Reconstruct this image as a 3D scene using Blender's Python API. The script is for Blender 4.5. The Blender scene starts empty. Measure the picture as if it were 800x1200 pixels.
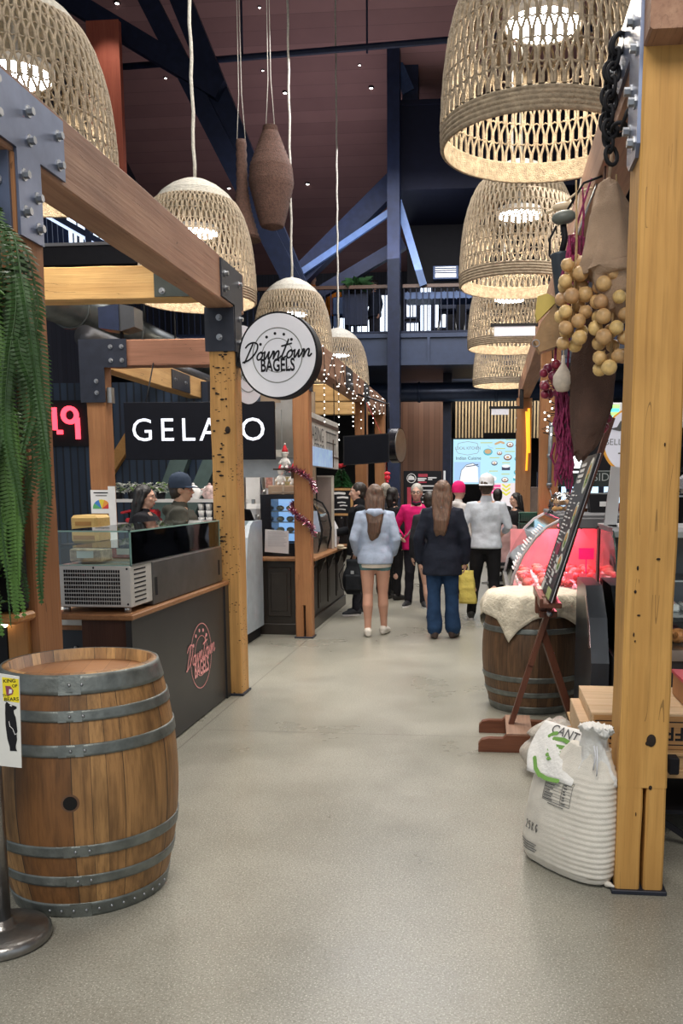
import bpy, bmesh, math, random
from mathutils import Vector, Matrix, noise
random.seed(7)
S = bpy.context.scene
COL = S.collection
PI = math.pi
R_ = math.radians

# ------------------------------------------------------------------ camera
H = 1.6
cam_d = bpy.data.cameras.new('camera')
cam = bpy.data.objects.new('camera', cam_d)
COL.objects.link(cam)
S.camera = cam
FPX, PX, PY, VX, VY = 1040.0, 470.0, 716.0, 570.0, 572.0
pitch = math.atan((PY - VY) / FPX)
yaw = math.atan((VX - PX) / FPX * math.cos(pitch))
cam.location = (0, 0, H)
cam.rotation_euler = (PI / 2 - pitch, 0, yaw)
cam_d.sensor_fit = 'VERTICAL'
cam_d.sensor_height = 36
cam_d.lens = FPX / 1200 * 36
cam_d.shift_x = (400 - PX) / 1200
cam_d.shift_y = (PY - 600) / 1200
cam_d.clip_start = 0.05
cam_d.clip_end = 100

# ------------------------------------------------------------------ world, light, exposure
W = bpy.data.worlds.new('world'); S.world = W; W.use_nodes = True
bg = W.node_tree.nodes['Background']
bg.inputs[0].default_value = (0.80, 0.90, 1.0, 1); bg.inputs[1].default_value = 0.6
S.view_settings.view_transform = 'Standard'; S.view_settings.look = 'None'
S.view_settings.exposure = 0.13; S.view_settings.gamma = 1; S.view_settings.use_curve_mapping = False

def area(name, loc, target, size, energy, color, sy=None):
    d = bpy.data.lights.new(name, 'AREA'); d.energy = energy; d.color = color
    d.shape = 'RECTANGLE'; d.size = size; d.size_y = sy or size
    o = bpy.data.objects.new(name, d); COL.objects.link(o); o.location = loc
    o.rotation_euler = (Vector(target) - Vector(loc)).to_track_quat('-Z', 'Y').to_euler()
    return o
area('roof_fill_entrance', (-0.6, -1.5, 6.5), (-0.6, 4.5, 0.6), 4.0, 340, (1.0, 0.95, 0.87), 2.5)  # unseen area light added in place of pendants behind the camera
area('roof_fill_aisle', (-0.7, 8.5, 8.2), (-0.7, 9.0, 0), 3.5, 620, (1.0, 0.96, 0.90), 7)  # added ceiling area light for overall brightness, without a fitting
area('roof_fill_hall', (-0.7, 15.5, 8.0), (-0.7, 16, 0), 4.5, 520, (0.98, 0.97, 1.0), 6)  # another added ceiling area light, brightens the hall
area('ceiling_fill_up', (-3.0, 19.0, 6.6), (-3.4, 21.0, 10.5), 4.0, 75, (0.92, 0.88, 1.0), 1.5)  # invisible upward area light added to lift the dark ceiling
area('far_stall_fill', (0.6, 22.5, 4.15), (0.8, 23.9, 2.9), 3.0, 45, (1.0, 0.93, 0.8), .4)  # unseen area light added to brighten the oak slats
area('far_panel_fill', (-1.7, 22.9, 4.15), (-1.7, 23.9, 2.5), .6, 10, (1.0, 0.9, 0.8), .3)  # unseen area light added to brighten the brown boards
area('stall_light_left', (-3.6, 8.2, 4.3), (-3.4, 8.2, 0), 1.2, 60, (1.0, 0.95, 0.9), 3)
area('stall_light_right', (2.0, 8.0, 4.2), (1.6, 8.5, 0), 1.2, 70, (1.0, 0.95, 0.9), 4)

# ------------------------------------------------------------------ materials
def nt(name):
    m = bpy.data.materials.new(name); m.use_nodes = True
    n = m.node_tree.nodes; l = m.node_tree.links
    return m, n, l, n['Principled BSDF']
def mth(n, l, op, a, b=None, c=None):
    q = n.new('ShaderNodeMath'); q.operation = op
    for i, v in enumerate((a, b, c)):
        if v is None: continue
        if isinstance(v, (int, float)): q.inputs[i].default_value = v
        else: l.new(v, q.inputs[i])
    return q.outputs[0]
def rgb(c): return (c[0], c[1], c[2], 1)
def mix(n, l, fac, a, b, mode='MIX'):
    q = n.new('ShaderNodeMix'); q.data_type = 'RGBA'; q.blend_type = mode
    if isinstance(fac, (int, float)): q.inputs[0].default_value = fac
    else: l.new(fac, q.inputs[0])
    for i, v in ((6, a), (7, b)):
        if isinstance(v, tuple): q.inputs[i].default_value = rgb(v)
        else: l.new(v, q.inputs[i])
    return q.outputs[2]
def ramp(n, l, fac, *stops):
    q = n.new('ShaderNodeValToRGB'); e = q.color_ramp.elements
    while len(e) < len(stops): e.new(0.5)
    for i, (p, c) in enumerate(stops):
        e[i].position = p; e[i].color = rgb(c if isinstance(c, tuple) else (c, c, c))
    l.new(fac, q.inputs[0]); return q.outputs[0]
def coords(n, l, scale=(1, 1, 1), kind='Object'):
    t = n.new('ShaderNodeTexCoord'); mp = n.new('ShaderNodeMapping')
    mp.inputs['Scale'].default_value = scale
    l.new(t.outputs[kind], mp.inputs[0]); return mp.outputs[0]
def noi(n, l, vec, scale, detail=3, rough=0.55):
    q = n.new('ShaderNodeTexNoise'); q.inputs['Scale'].default_value = scale
    q.inputs['Detail'].default_value = detail; q.inputs['Roughness'].default_value = rough
    l.new(vec, q.inputs['Vector']); return q.outputs['Fac']
def bump(n, l, h, b, strength=0.2, dist=0.01):
    q = n.new('ShaderNodeBump'); q.inputs['Strength'].default_value = strength
    q.inputs['Distance'].default_value = dist
    l.new(h, q.inputs['Height']); l.new(q.outputs[0], b.inputs['Normal'])
MC = {}
def plain(name, c, rough=0.5, metal=0.0, var=0.12, scale=8, bmp=0.0, bscale=60, emit=0, ecol=None, sheen=0, spec=None):
    if name in MC: return MC[name]
    m, n, l, b = nt(name); MC[name] = m
    v = coords(n, l)
    f = noi(n, l, v, scale)
    lo = tuple(x * (1 - var) for x in c); hi = tuple(min(1, x * (1 + var)) for x in c)
    l.new(ramp(n, l, f, (0.3, lo), (0.7, hi)), b.inputs['Base Color'])
    b.inputs['Roughness'].default_value = rough; b.inputs['Metallic'].default_value = metal
    if spec is not None: b.inputs['Specular IOR Level'].default_value = spec
    if bmp: bump(n, l, noi(n, l, v, bscale, 4), b, bmp, 0.02)
    if emit:
        b.inputs['Emission Color'].default_value = rgb(ecol or c); b.inputs['Emission Strength'].default_value = emit
    if sheen: b.inputs['Sheen Weight'].default_value = sheen
    return m
def glow(name, c, s):
    return plain(name, c, 0.6, 0, 0.02, emit=s)
def cloth(name, c, var=0.18, bmp=0.5, bscale=14):
    return plain(name, c, 0.85, 0, var, 10, bmp, bscale, spec=0.2)
def glass(name, tint=(0.95, 1, 0.98), alpha=0.13, rough=0.03):
    if name in MC: return MC[name]
    m, n, l, b = nt(name); MC[name] = m
    tr = n.new('ShaderNodeBsdfTransparent'); tr.inputs[0].default_value = rgb(tint)
    gl = n.new('ShaderNodeBsdfGlossy'); gl.inputs['Roughness'].default_value = rough
    fr = n.new('ShaderNodeFresnel'); fr.inputs[0].default_value = 1.45
    ms = n.new('ShaderNodeMixShader')
    f = mth(n, l, 'MAXIMUM', fr.outputs[0], alpha * 0.4)
    l.new(f, ms.inputs[0]); l.new(tr.outputs[0], ms.inputs[1]); l.new(gl.outputs[0], ms.inputs[2])
    l.new(ms.outputs[0], n['Material Output'].inputs[0]); return m
def wood(name, c1, c2, axis='Z', rough=0.6, worm=0.0, crack=0.5, grain=1.0, rot=0):
    """timber: long grain along an axis, darker cracks, optional worm holes"""
    if name in MC: return MC[name]
    m, n, l, b = nt(name); MC[name] = m
    i = 'XYZ'.index(axis)
    sc = [9.0, 9.0, 9.0]; sc[i] = 0.55
    v = coords(n, l, tuple(sc))
    f = noi(n, l, v, 1.6 * grain, 6, 0.6)
    sc2 = [60.0, 60.0, 60.0]; sc2[i] = 2.0
    g = noi(n, l, coords(n, l, tuple(sc2)), 1.3 * grain, 3)
    col = ramp(n, l, f, (0.28, c1), (0.72, c2))
    dark = tuple(x * 0.45 for x in c1)
    col = mix(n, l, mth(n, l, 'MULTIPLY', ramp(n, l, g, (0.5, 0.0), (0.8, 1.0)), 0.45), col, dark)
    big = noi(n, l, coords(n, l), 1.7, 3)
    col = mix(n, l, mth(n, l, 'MULTIPLY', ramp(n, l, big, (0.45, 0.0), (0.75, 1.0)), 0.35), col, dark)
    # cracks
    sc3 = [14.0, 14.0, 14.0]; sc3[i] = 0.7
    w = noi(n, l, coords(n, l, tuple(sc3)), 1.0, 2)
    ck = mth(n, l, 'LESS_THAN', mth(n, l, 'ABSOLUTE', mth(n, l, 'SUBTRACT', w, 0.5)), 0.0032)
    wm = noi(n, l, coords(n, l), 3.1, 2)
    ck = mth(n, l, 'MULTIPLY', mth(n, l, 'MULTIPLY', ck, mth(n, l, 'GREATER_THAN', wm, 0.53)), crack)
    col = mix(n, l, ck, col, (0.02, 0.012, 0.008))
    if worm:
        sc4 = [26.0, 26.0, 26.0]; sc4[i] = 60.0
        q = n.new('ShaderNodeTexVoronoi'); q.inputs['Scale'].default_value = 1.0
        l.new(coords(n, l, tuple(sc4)), q.inputs['Vector'])
        hole = mth(n, l, 'LESS_THAN', q.outputs['Distance'], 0.24)
        pick = mth(n, l, 'GREATER_THAN', noi(n, l, coords(n, l), 5.0, 2), 0.52)
        hole = mth(n, l, 'MULTIPLY', mth(n, l, 'MULTIPLY', hole, pick), worm)
        col = mix(n, l, hole, col, (0.03, 0.018, 0.01))
    l.new(col, b.inputs['Base Color'])
    b.inputs['Roughness'].default_value = rough
    b.inputs['Specular IOR Level'].default_value = 0.3
    bump(n, l, mth(n, l, 'SUBTRACT', g, mth(n, l, 'MULTIPLY', ck, 2.0)), b, 0.35, 0.006)
    return m
def staves(name, c1, c2, count):
    m, n, l, b = nt(name); MC[name] = m
    t = n.new('ShaderNodeTexCoord'); sp = n.new('ShaderNodeSeparateXYZ'); l.new(t.outputs['Object'], sp.inputs[0])
    ang = mth(n, l, 'ARCTAN2', sp.outputs[1], sp.outputs[0])
    a = mth(n, l, 'MULTIPLY', mth(n, l, 'ADD', ang, PI), count / (2 * PI))
    a2 = mth(n, l, 'ADD', a, mth(n, l, 'MULTIPLY', mth(n, l, 'SINE', mth(n, l, 'MULTIPLY', ang, 5.0)), 0.6))
    idx = mth(n, l, 'FLOOR', a2); fr = mth(n, l, 'FRACT', a2)
    wn = n.new('ShaderNodeTexWhiteNoise'); wn.noise_dimensions = '1D'; l.new(idx, wn.inputs['W'])
    base = ramp(n, l, wn.outputs['Value'], (0.0, c1), (1.0, c2))
    g = noi(n, l, coords(n, l, (40, 40, 2.4)), 1.5, 5, 0.65)
    base = mix(n, l, mth(n, l, 'MULTIPLY', ramp(n, l, g, (0.42, 0.0), (0.75, 1.0)), 0.75), base, tuple(x * 0.3 for x in c1))
    st = noi(n, l, coords(n, l, (5, 5, 1.6)), 1.2, 4)
    base = mix(n, l, mth(n, l, 'MULTIPLY', ramp(n, l, st, (0.48, 0.0), (0.7, 1.0)), 0.65), base, tuple(x * 0.25 for x in c1))
    seam = mth(n, l, 'LESS_THAN', fr, 0.035)
    base = mix(n, l, mth(n, l, 'MULTIPLY', seam, 0.85), base, (0.015, 0.01, 0.007))
    l.new(base, b.inputs['Base Color']); b.inputs['Roughness'].default_value = 0.55
    bump(n, l, mth(n, l, 'SUBTRACT', g, mth(n, l, 'MULTIPLY', seam, 2.0)), b, 0.4, 0.006)
    return m
def banded(name, c1, c2, axis, per, gap=0.06, rough=0.6, dark=None, vary=0.5):
    """boards laid side by side along an axis"""
    m, n, l, b = nt(name); MC[name] = m
    t = n.new('ShaderNodeTexCoord'); sp = n.new('ShaderNodeSeparateXYZ'); l.new(t.outputs['Object'], sp.inputs[0])
    i = 'XYZ'.index(axis)
    a = mth(n, l, 'MULTIPLY', sp.outputs[i], 1.0 / per)
    idx = mth(n, l, 'FLOOR', a); fr = mth(n, l, 'FRACT', a)
    wn = n.new('ShaderNodeTexWhiteNoise'); wn.noise_dimensions = '1D'; l.new(idx, wn.inputs['W'])
    f = mth(n, l, 'ADD', mth(n, l, 'MULTIPLY', wn.outputs['Value'], vary), mth(n, l, 'MULTIPLY', noi(n, l, coords(n, l), 2.0, 5), 1 - vary))
    col = ramp(n, l, f, (0.2, c1), (0.8, c2))
    seam = mth(n, l, 'LESS_THAN', fr, gap)
    col = mix(n, l, seam, col, dark or tuple(x * 0.3 for x in c1))
    l.new(col, b.inputs['Base Color']); b.inputs['Roughness'].default_value = rough
    bump(n, l, mth(n, l, 'SUBTRACT', 1.0, seam), b, 0.4, 0.01)
    return m

def floor_mat():
    m, n, l, b = nt('polished_concrete')
    v = coords(n, l)
    f1 = noi(n, l, v, 0.8, 6, 0.62); f2 = noi(n, l, v, 105, 3, 0.75); f3 = noi(n, l, v, 6, 4)
    col = ramp(n, l, f1, (0.3, (0.205, 0.20, 0.165)), (0.7, (0.335, 0.325, 0.275)))
    col = mix(n, l, mth(n, l, 'MULTIPLY', ramp(n, l, f2, (0.50, 0.0), (0.62, 1.0)), 0.62), col, (0.12, 0.11, 0.085))
    col = mix(n, l, mth(n, l, 'MULTIPLY', ramp(n, l, noi(n, l, v, 150, 2), (0.57, 0.0), (0.66, 1.0)), 0.7), col, (0.58, 0.56, 0.49))
    col = mix(n, l, mth(n, l, 'MULTIPLY', ramp(n, l, f3, (0.5, 0.0), (0.8, 1.0)), 0.25), col, (0.2, 0.18, 0.14))
    t = n.new('ShaderNodeTexCoord'); sp = n.new('ShaderNodeSeparateXYZ'); l.new(t.outputs['Object'], sp.inputs[0])
    jy = mth(n, l, 'LESS_THAN', mth(n, l, 'ABSOLUTE', mth(n, l, 'SUBTRACT', mth(n, l, 'FRACT', mth(n, l, 'MULTIPLY', mth(n, l, 'ADD', sp.outputs[1], -2.62), 1 / 6.0)), 0.5)), 0.0007)
    jx = mth(n, l, 'LESS_THAN', mth(n, l, 'ABSOLUTE', mth(n, l, 'SUBTRACT', sp.outputs[0], -1.88)), 0.004)
    j = mth(n, l, 'MAXIMUM', jy, jx)
    col = mix(n, l, mth(n, l, 'MULTIPLY', j, 0.6), col, (0.07, 0.06, 0.05))
    l.new(col, b.inputs['Base Color'])
    l.new(ramp(n, l, f1, (0.3, 0.24), (0.7, 0.40)), b.inputs['Roughness'])
    b.inputs['Specular IOR Level'].default_value = 0.45
    bump(n, l, f2, b, 0.06, 0.003)
    return m

M_BEAM = wood('weathered_timber', (0.27, 0.135, 0.085), (0.43, 0.25, 0.16), 'Y')
M_CROSS = wood('weathered_timber_across', (0.50, 0.29, 0.11), (0.68, 0.44, 0.19), 'X')
M_POST = wood('weathered_timber_upright', (0.30, 0.13, 0.055), (0.42, 0.20, 0.085), 'Z')
M_GOLD = wood('golden_timber_upright', (0.46, 0.235, 0.062), (0.66, 0.37, 0.11), 'Z', crack=0.5)
M_WORM = wood('worm_eaten_timber_upright', (0.42, 0.22, 0.07), (0.60, 0.34, 0.12), 'Z', worm=0.9)
M_STEEL = plain('dark_painted_steel', (0.022, 0.026, 0.04), 0.42, 0.3, 0.2)
M_BLUESTEEL = plain('blue_grey_steel_plate', (0.15, 0.18, 0.27), 0.33, 0.6, 0.15)
M_BOLT = plain('galvanised_bolt', (0.35, 0.36, 0.38), 0.35, 0.9)
M_NAVY = plain('navy_steel', (0.010, 0.017, 0.045), 0.5, 0.0, 0.2, spec=.3)
M_NAVYL = plain('navy_steel_sheen', (0.05, 0.09, 0.2), 0.4, 0.3, 0.2)
M_BLACK = plain('matt_black', (0.010, 0.010, 0.013), 0.65, spec=.25)
M_BLACKG = plain('gloss_black', (0.01, 0.01, 0.014), 0.2)
M_WHITE = plain('white_paint', (0.78, 0.78, 0.78), 0.5, 0, 0.04)
M_PAPER = plain('white_paper', (0.75, 0.76, 0.80), 0.8, 0, 0.04)
M_INOX = plain('stainless_steel', (0.46, 0.46, 0.45), 0.3, 0.9, 0.1)
M_DINOX = plain('dark_stainless_steel', (0.17, 0.165, 0.16), 0.35, 0.8, 0.15)
M_ZINC = plain('galvanised_hoop', (0.17, 0.185, 0.175), 0.45, 0.6, 0.3, 14, 0.15, 40)
M_GLASS = glass('clear_glass')
M_GLASSEDGE = plain('glass_edge', (0.25, 0.42, 0.38), 0.15)
M_FIBRE = plain('woven_natural_fibre', (0.37, 0.295, 0.205), 0.8, 0, 0.3, 30, 0.8, 120)
M_ROPE = plain('pale_rope', (0.56, 0.53, 0.46), 0.85, 0, 0.2, 40, 0.6, 150)
M_GCRATE = plain('green_plastic', (0.01, 0.09, 0.06), 0.45)
M_PINEX = wood('pale_pine_across', (0.62, 0.42, 0.24), (0.74, 0.54, 0.34), 'X', crack=0.1)
M_COUNTER = wood('brown_counter_wood', (0.26, 0.12, 0.055), (0.40, 0.20, 0.09), 'Y', 0.4, crack=0.1)
M_DARKWOOD = wood('dark_stained_wood', (0.045, 0.022, 0.014), (0.085, 0.042, 0.026), 'Z', 0.4, crack=0.1)
M_EASEL = wood('reddish_easel_wood', (0.13, 0.045, 0.025), (0.22, 0.085, 0.045), 'X', 0.35, crack=0.1)
M_RED = glow('red_neon', (1.0, 0.05, 0.08), 3.0)

# ------------------------------------------------------------------ mesh builder
class MB:
    def __init__(self): self.v = []; self.f = []; self.m = []; self.s = []
    def add(self, vs, fs, mi=0, smooth=False):
        o = len(self.v); self.v += [Vector(p) for p in vs]
        for f in fs: self.f.append([o + i for i in f]); self.m.append(mi); self.s.append(smooth)
    def box(self, c, s, mi=0, rot=None, ch=0.0):
        hx, hy, hz = s[0] / 2, s[1] / 2, s[2] / 2
        if ch > 0:
            ch = min(ch, hx * .9, hy * .9, hz * .9)
            vs = []; ix = {}
            for sx in (-1, 1):
                for sy in (-1, 1):
                    for sz in (-1, 1):
                        for k in range(3):
                            h = [hx - ch, hy - ch, hz - ch]; h[k] += ch
                            ix[(sx, sy, sz, k)] = len(vs); vs.append(Vector((sx * h[0], sy * h[1], sz * h[2])))
            fs = []
            for k in range(3):
                a, b2 = [q for q in range(3) if q != k]
                for s_ in (-1, 1):
                    q = []
                    for (u, w) in ((-1, -1), (1, -1), (1, 1), (-1, 1)):
                        sg = [0, 0, 0]; sg[k] = s_; sg[a] = u; sg[b2] = w; q.append(ix[(*sg, k)])
                    fs.append(q)
                for u in (-1, 1):
                    for w in (-1, 1):
                        sg = [0, 0, 0]; sg[a] = u; sg[b2] = w
                        s0 = list(sg); s0[k] = -1; s1 = list(sg); s1[k] = 1
                        fs.append([ix[(*s0, a)], ix[(*s1, a)], ix[(*s1, b2)], ix[(*s0, b2)]])
            for sx in (-1, 1):
                for sy in (-1, 1):
                    for sz in (-1, 1): fs.append([ix[(sx, sy, sz, k)] for k in range(3)])
        else:
            vs = [Vector((x * hx, y * hy, z * hz)) for x in (-1, 1) for y in (-1, 1) for z in (-1, 1)]
            fs = [[0, 1, 3, 2], [4, 6, 7, 5], [0, 4, 5, 1], [2, 3, 7, 6], [0, 2, 6, 4], [1, 5, 7, 3]]
        if rot is not None: vs = [rot @ p for p in vs]
        self.add([p + Vector(c) for p in vs], fs, mi)
    def bb(self, x0, x1, y0, y1, z0, z1, mi=0, ch=0.0):
        self.box(((x0 + x1) / 2, (y0 + y1) / 2, (z0 + z1) / 2), (abs(x1 - x0), abs(y1 - y0), abs(z1 - z0)), mi, None, ch)
    def beam(self, p, q, w, h, up=(0, 0, 1), mi=0, ch=0.0):
        p, q = Vector(p), Vector(q); d = q - p; L = d.length; d.normalize()
        u = Vector(up); x = d.cross(u)
        if x.length < 1e-4: x = d.cross(Vector((0, 1, 0)))
        x.normalize(); u = x.cross(d)
        rot = Matrix((x, d, u)).transposed()
        self.box((p + q) / 2, (w, L, h), mi, rot, ch)
    def tube(self, pts, r, n=8, closed=False, mi=0, smooth=True, cap=True, sq=(1, 1)):
        pts = [Vector(p) for p in pts]; N = len(pts)
        rs = r if isinstance(r, (list, tuple)) else [r] * N
        vs = []; prev = None
        for i, p in enumerate(pts):
            if closed: t = pts[(i + 1) % N] - pts[i - 1]
            else: t = pts[min(i + 1, N - 1)] - pts[max(i - 1, 0)]
            if t.length < 1e-9: t = Vector((0, 0, 1))
            t.normalize()
            if prev is None:
                a = Vector((0, 0, 1)) if abs(t.z) < 0.9 else Vector((1, 0, 0))
                u = t.cross(a).normalized()
            else:
                u = prev - t * prev.dot(t)
                u = u.normalized() if u.length > 1e-6 else t.orthogonal().normalized()
            prev = u; w = t.cross(u)
            for k in range(n):
                a = 2 * PI * k / n
                vs.append(p + (u * math.cos(a) * sq[0] + w * math.sin(a) * sq[1]) * rs[i])
        fs = []
        for i in range(N if closed else N - 1):
            j = (i + 1) % N
            for k in range(n): fs.append([i * n + k, i * n + (k + 1) % n, j * n + (k + 1) % n, j * n + k])
        if cap and not closed:
            fs.append(list(range(n))[::-1]); fs.append([(N - 1) * n + k for k in range(n)])
        self.add(vs, fs, mi, smooth)
    def limb(self, pts, rs, n=12, mi=0, flat=None):
        """closed round-ended tapering tube"""
        pts = [Vector(p) for p in pts]
        d0 = (pts[0] - pts[1]).normalized(); d1 = (pts[-1] - pts[-2]).normalized()
        P = [pts[0] + d0 * rs[0] * .95, pts[0] + d0 * rs[0] * .6] + pts + [pts[-1] + d1 * rs[-1] * .6, pts[-1] + d1 * rs[-1] * .95]
        Rr = [rs[0] * .3, rs[0] * .8] + list(rs) + [rs[-1] * .8, rs[-1] * .3]
        self.tube(P, Rr, n, mi=mi)
    def lathe(self, prof, n=32, c=(0, 0, 0), mi=0, smooth=True, cap=False, rot=None, sx=1.0, sy=1.0):
        c = Vector(c); vs = []
        for (r, z) in prof:
            for k in range(n):
                a = 2 * PI * k / n; p = Vector((r * math.cos(a) * sx, r * math.sin(a) * sy, z))
                vs.append((rot @ p if rot is not None else p) + c)
        fs = []
        for i in range(len(prof) - 1):
            for k in range(n): fs.append([i * n + k, i * n + (k + 1) % n, (i + 1) * n + (k + 1) % n, (i + 1) * n + k])
        if cap:
            fs.append(list(range(n))[::-1]); fs.append([(len(prof) - 1) * n + k for k in range(n)])
        self.add(vs, fs, mi, smooth)
    def rings(self, rings, mi=0, smooth=True, cap=True):
        n = len(rings[0]); vs = [p for r in rings for p in r]; fs = []
        for i in range(len(rings) - 1):
            for k in range(n): fs.append([i * n + k, i * n + (k + 1) % n, (i + 1) * n + (k + 1) % n, (i + 1) * n + k])
        if cap: fs.append(list(range(n))[::-1]); fs.append([(len(rings) - 1) * n + k for k in range(n)])
        self.add(vs, fs, mi, smooth)
    def ell(self, c, r, nu=14, nv=9, mi=0, rot=None, smooth=True):
        c = Vector(c); vs = []; fs = []
        if isinstance(r, (int, float)): r = (r, r, r)
        for i in range(1, nv):
            t = PI * i / nv
            for k in range(nu):
                a = 2 * PI * k / nu
                vs.append(Vector((r[0] * math.sin(t) * math.cos(a), r[1] * math.sin(t) * math.sin(a), r[2] * math.cos(t))))
        vs.append(Vector((0, 0, r[2]))); vs.append(Vector((0, 0, -r[2])))
        T = len(vs) - 2
        for i in range(nv - 2):
            for k in range(nu): fs.append([i * nu + k, (i + 1) * nu + k, (i + 1) * nu + (k + 1) % nu, i * nu + (k + 1) % nu])
        for k in range(nu):
            fs.append([T, k, (k + 1) % nu]); b = (nv - 2) * nu
            fs.append([T + 1, b + (k + 1) % nu, b + k])
        if rot is not None: vs = [rot @ p for p in vs]
        self.add([p + c for p in vs], fs, mi, smooth)
    def prism(self, poly, o, rt, up, depth, mi=0):
        """2-D outline swept along rt x up"""
        o, rt, up = Vector(o), Vector(rt).normalized(), Vector(up).normalized(); nn = rt.cross(up)
        a = [o + rt * x + up * y for x, y in poly]; b = [p + nn * depth for p in a]; n = len(poly)
        self.add(a + b, [list(range(n))[::-1], list(range(n, 2 * n))] + [[i, (i + 1) % n, n + (i + 1) % n, n + i] for i in range(n)], mi)
    def disc(self, o, rt, up, r, depth, n=40, mi=0, hole=None, ry=None):
        ry = ry or r
        if hole is None:
            self.prism([(r * math.cos(2 * PI * k / n), ry * math.sin(2 * PI * k / n)) for k in range(n)], o, rt, up, depth, mi)
        else:
            o, rt, up = Vector(o), Vector(rt).normalized(), Vector(up).normalized(); nn = rt.cross(up)
            rg = []
            for (q, dz) in ((r, 0), (r, depth), (hole, depth), (hole, 0)):
                rg.append([o + rt * q * math.cos(2 * PI * k / n) + up * q * math.sin(2 * PI * k / n) + nn * dz for k in range(n)])
            rg.append(rg[0]); self.rings(rg, mi, False, False)
    def stroke(self, pts, w, o, rt, up, th=0.003, mi=0, closed=False):
        """a flat painted line of width w in the plane (o, rt, up)"""
        o, rt, up = Vector(o), Vector(rt).normalized(), Vector(up).normalized(); nn = rt.cross(up)
        P = [o + rt * x + up * y + nn * th for x, y in pts]
        if closed: P.append(P[0])
        for i in range(len(P) - 1):
            d = P[i + 1] - P[i]
            if d.length < 1e-7: continue
            s = nn.cross(d).normalized() * w / 2; lf = nn * (.0003 * (i % 3))
            self.add([P[i] - s + lf, P[i + 1] - s + lf, P[i + 1] + s + lf, P[i] + s + lf], [[0, 1, 2, 3]], mi)
        for i, p in enumerate(P):
            p = p + nn * (.0010 + .0002 * (i % 4))
            self.add([p + (rt * math.cos(PI * k / 4) + up * math.sin(PI * k / 4)) * w / 2 for k in range(8)], [list(range(8))], mi)
    def text(self, s, size, o, rt, up, th=0.003, mi=0, align='CENTER', sx=1.0, bold=0.0, shear=0.0, ext=0.0):
        vs, fs = text_mesh(s, align, bold, shear)
        o, rt, up = Vector(o), Vector(rt).normalized(), Vector(up).normalized(); nn = rt.cross(up)
        self.add([o + rt * (p[0] * size * sx) + up * (p[1] * size) + nn * th for p in vs], fs, mi)
    def build(self, name, mats, parent=None, local=False, smooth=None):
        me = bpy.data.meshes.new(name)
        off = Vector((0, 0, 0))
        if parent is not None and not local:
            q = parent
            while q is not None: off = off + q.location; q = q.parent
        me.from_pydata([tuple(p - off) for p in self.v], [], self.f)
        if not isinstance(mats, (list, tuple)): mats = [mats]
        for m in mats: me.materials.append(m)
        me.polygons.foreach_set('material_index', self.m)
        me.polygons.foreach_set('use_smooth', self.s if smooth is None else [smooth] * len(self.s))
        me.update()
        o = bpy.data.objects.new(name, me); COL.objects.link(o)
        if parent is not None: o.parent = parent
        return o
TXT = {}
def text_mesh(s, align, bold, shear):
    key = (s, align, bold, shear)
    if key in TXT: return TXT[key]
    cu = bpy.data.curves.new('t', 'FONT'); cu.body = s; cu.size = 1; cu.align_x = align; cu.align_y = 'CENTER'
    cu.offset = bold; cu.shear = shear; cu.resolution_u = 3
    ob = bpy.data.objects.new('t', cu); COL.objects.link(ob)
    dg = bpy.context.evaluated_depsgraph_get(); me = ob.evaluated_get(dg).to_mesh()
    r = ([tuple(v.co) for v in me.vertices], [list(p.vertices) for p in me.polygons])
    ob.evaluated_get(dg).to_mesh_clear(); bpy.data.objects.remove(ob); bpy.data.curves.remove(cu)
    TXT[key] = r; return r
def tag(o, label=None, cat=None, group=None, kind=None):
    if label: o['label'] = label
    if cat: o['category'] = cat
    if group: o['group'] = group
    if kind: o['kind'] = kind
    return o
def thing(name, label, cat, loc=(0, 0, 0), group=None, rz=0):
    o = bpy.data.objects.new(name, None); o.empty_display_size = 0.1; COL.objects.link(o)
    o.location = loc; o.rotation_euler = (0, 0, rz)
    return tag(o, label, cat, group)
def dup(root, loc, label, rz=None, scale=None, group=None):
    def cp(o, par):
        c = o.copy(); COL.objects.link(c)
        if par is not None: c.parent = par
        for k in list(o.children): cp(k, c)
        return c
    r = cp(root, None); r.location = loc; r['label'] = label
    if rz is not None: r.rotation_euler = (0, 0, rz)
    if scale: r.scale = (scale, scale, scale) if not isinstance(scale, tuple) else scale
    if group: r['group'] = group
    return r
def struct(name, mb, mat, label=None):
    o = mb.build(name, mat); o['kind'] = 'structure'; o['label'] = label or name.replace('_', ' ')
    o['category'] = 'building'
    return o
def one(name, mb, mats, label, cat, loc=None, group=None):
    """a thing that is one mesh, its origin set at loc"""
    e = mb.build(name, mats)
    if loc is not None:
        L = Vector(loc); e.data.transform(Matrix.Translation(-L)); e.location = L
    return tag(e, label, cat, group)
def remesh(mb, voxel, smooth=2, fac=0.5):
    """fuse overlapping closed shapes of mb into one skin; returns a new MB"""
    me = bpy.data.meshes.new('t'); me.from_pydata([tuple(p) for p in mb.v], [], mb.f); me.update()
    ob = bpy.data.objects.new('t', me); COL.objects.link(ob)
    md = ob.modifiers.new('r', 'REMESH'); md.mode = 'VOXEL'; md.voxel_size = voxel; md.use_smooth_shade = True
    if smooth:
        sm = ob.modifiers.new('s', 'SMOOTH'); sm.iterations = smooth; sm.factor = fac
    dg = bpy.context.evaluated_depsgraph_get(); ev = ob.evaluated_get(dg); m2 = ev.to_mesh()
    out = MB(); out.add([tuple(v.co) for v in m2.vertices], [list(p.vertices) for p in m2.polygons], 0, True)
    ev.to_mesh_clear(); bpy.data.objects.remove(ob); bpy.data.meshes.remove(me)
    return out
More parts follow.
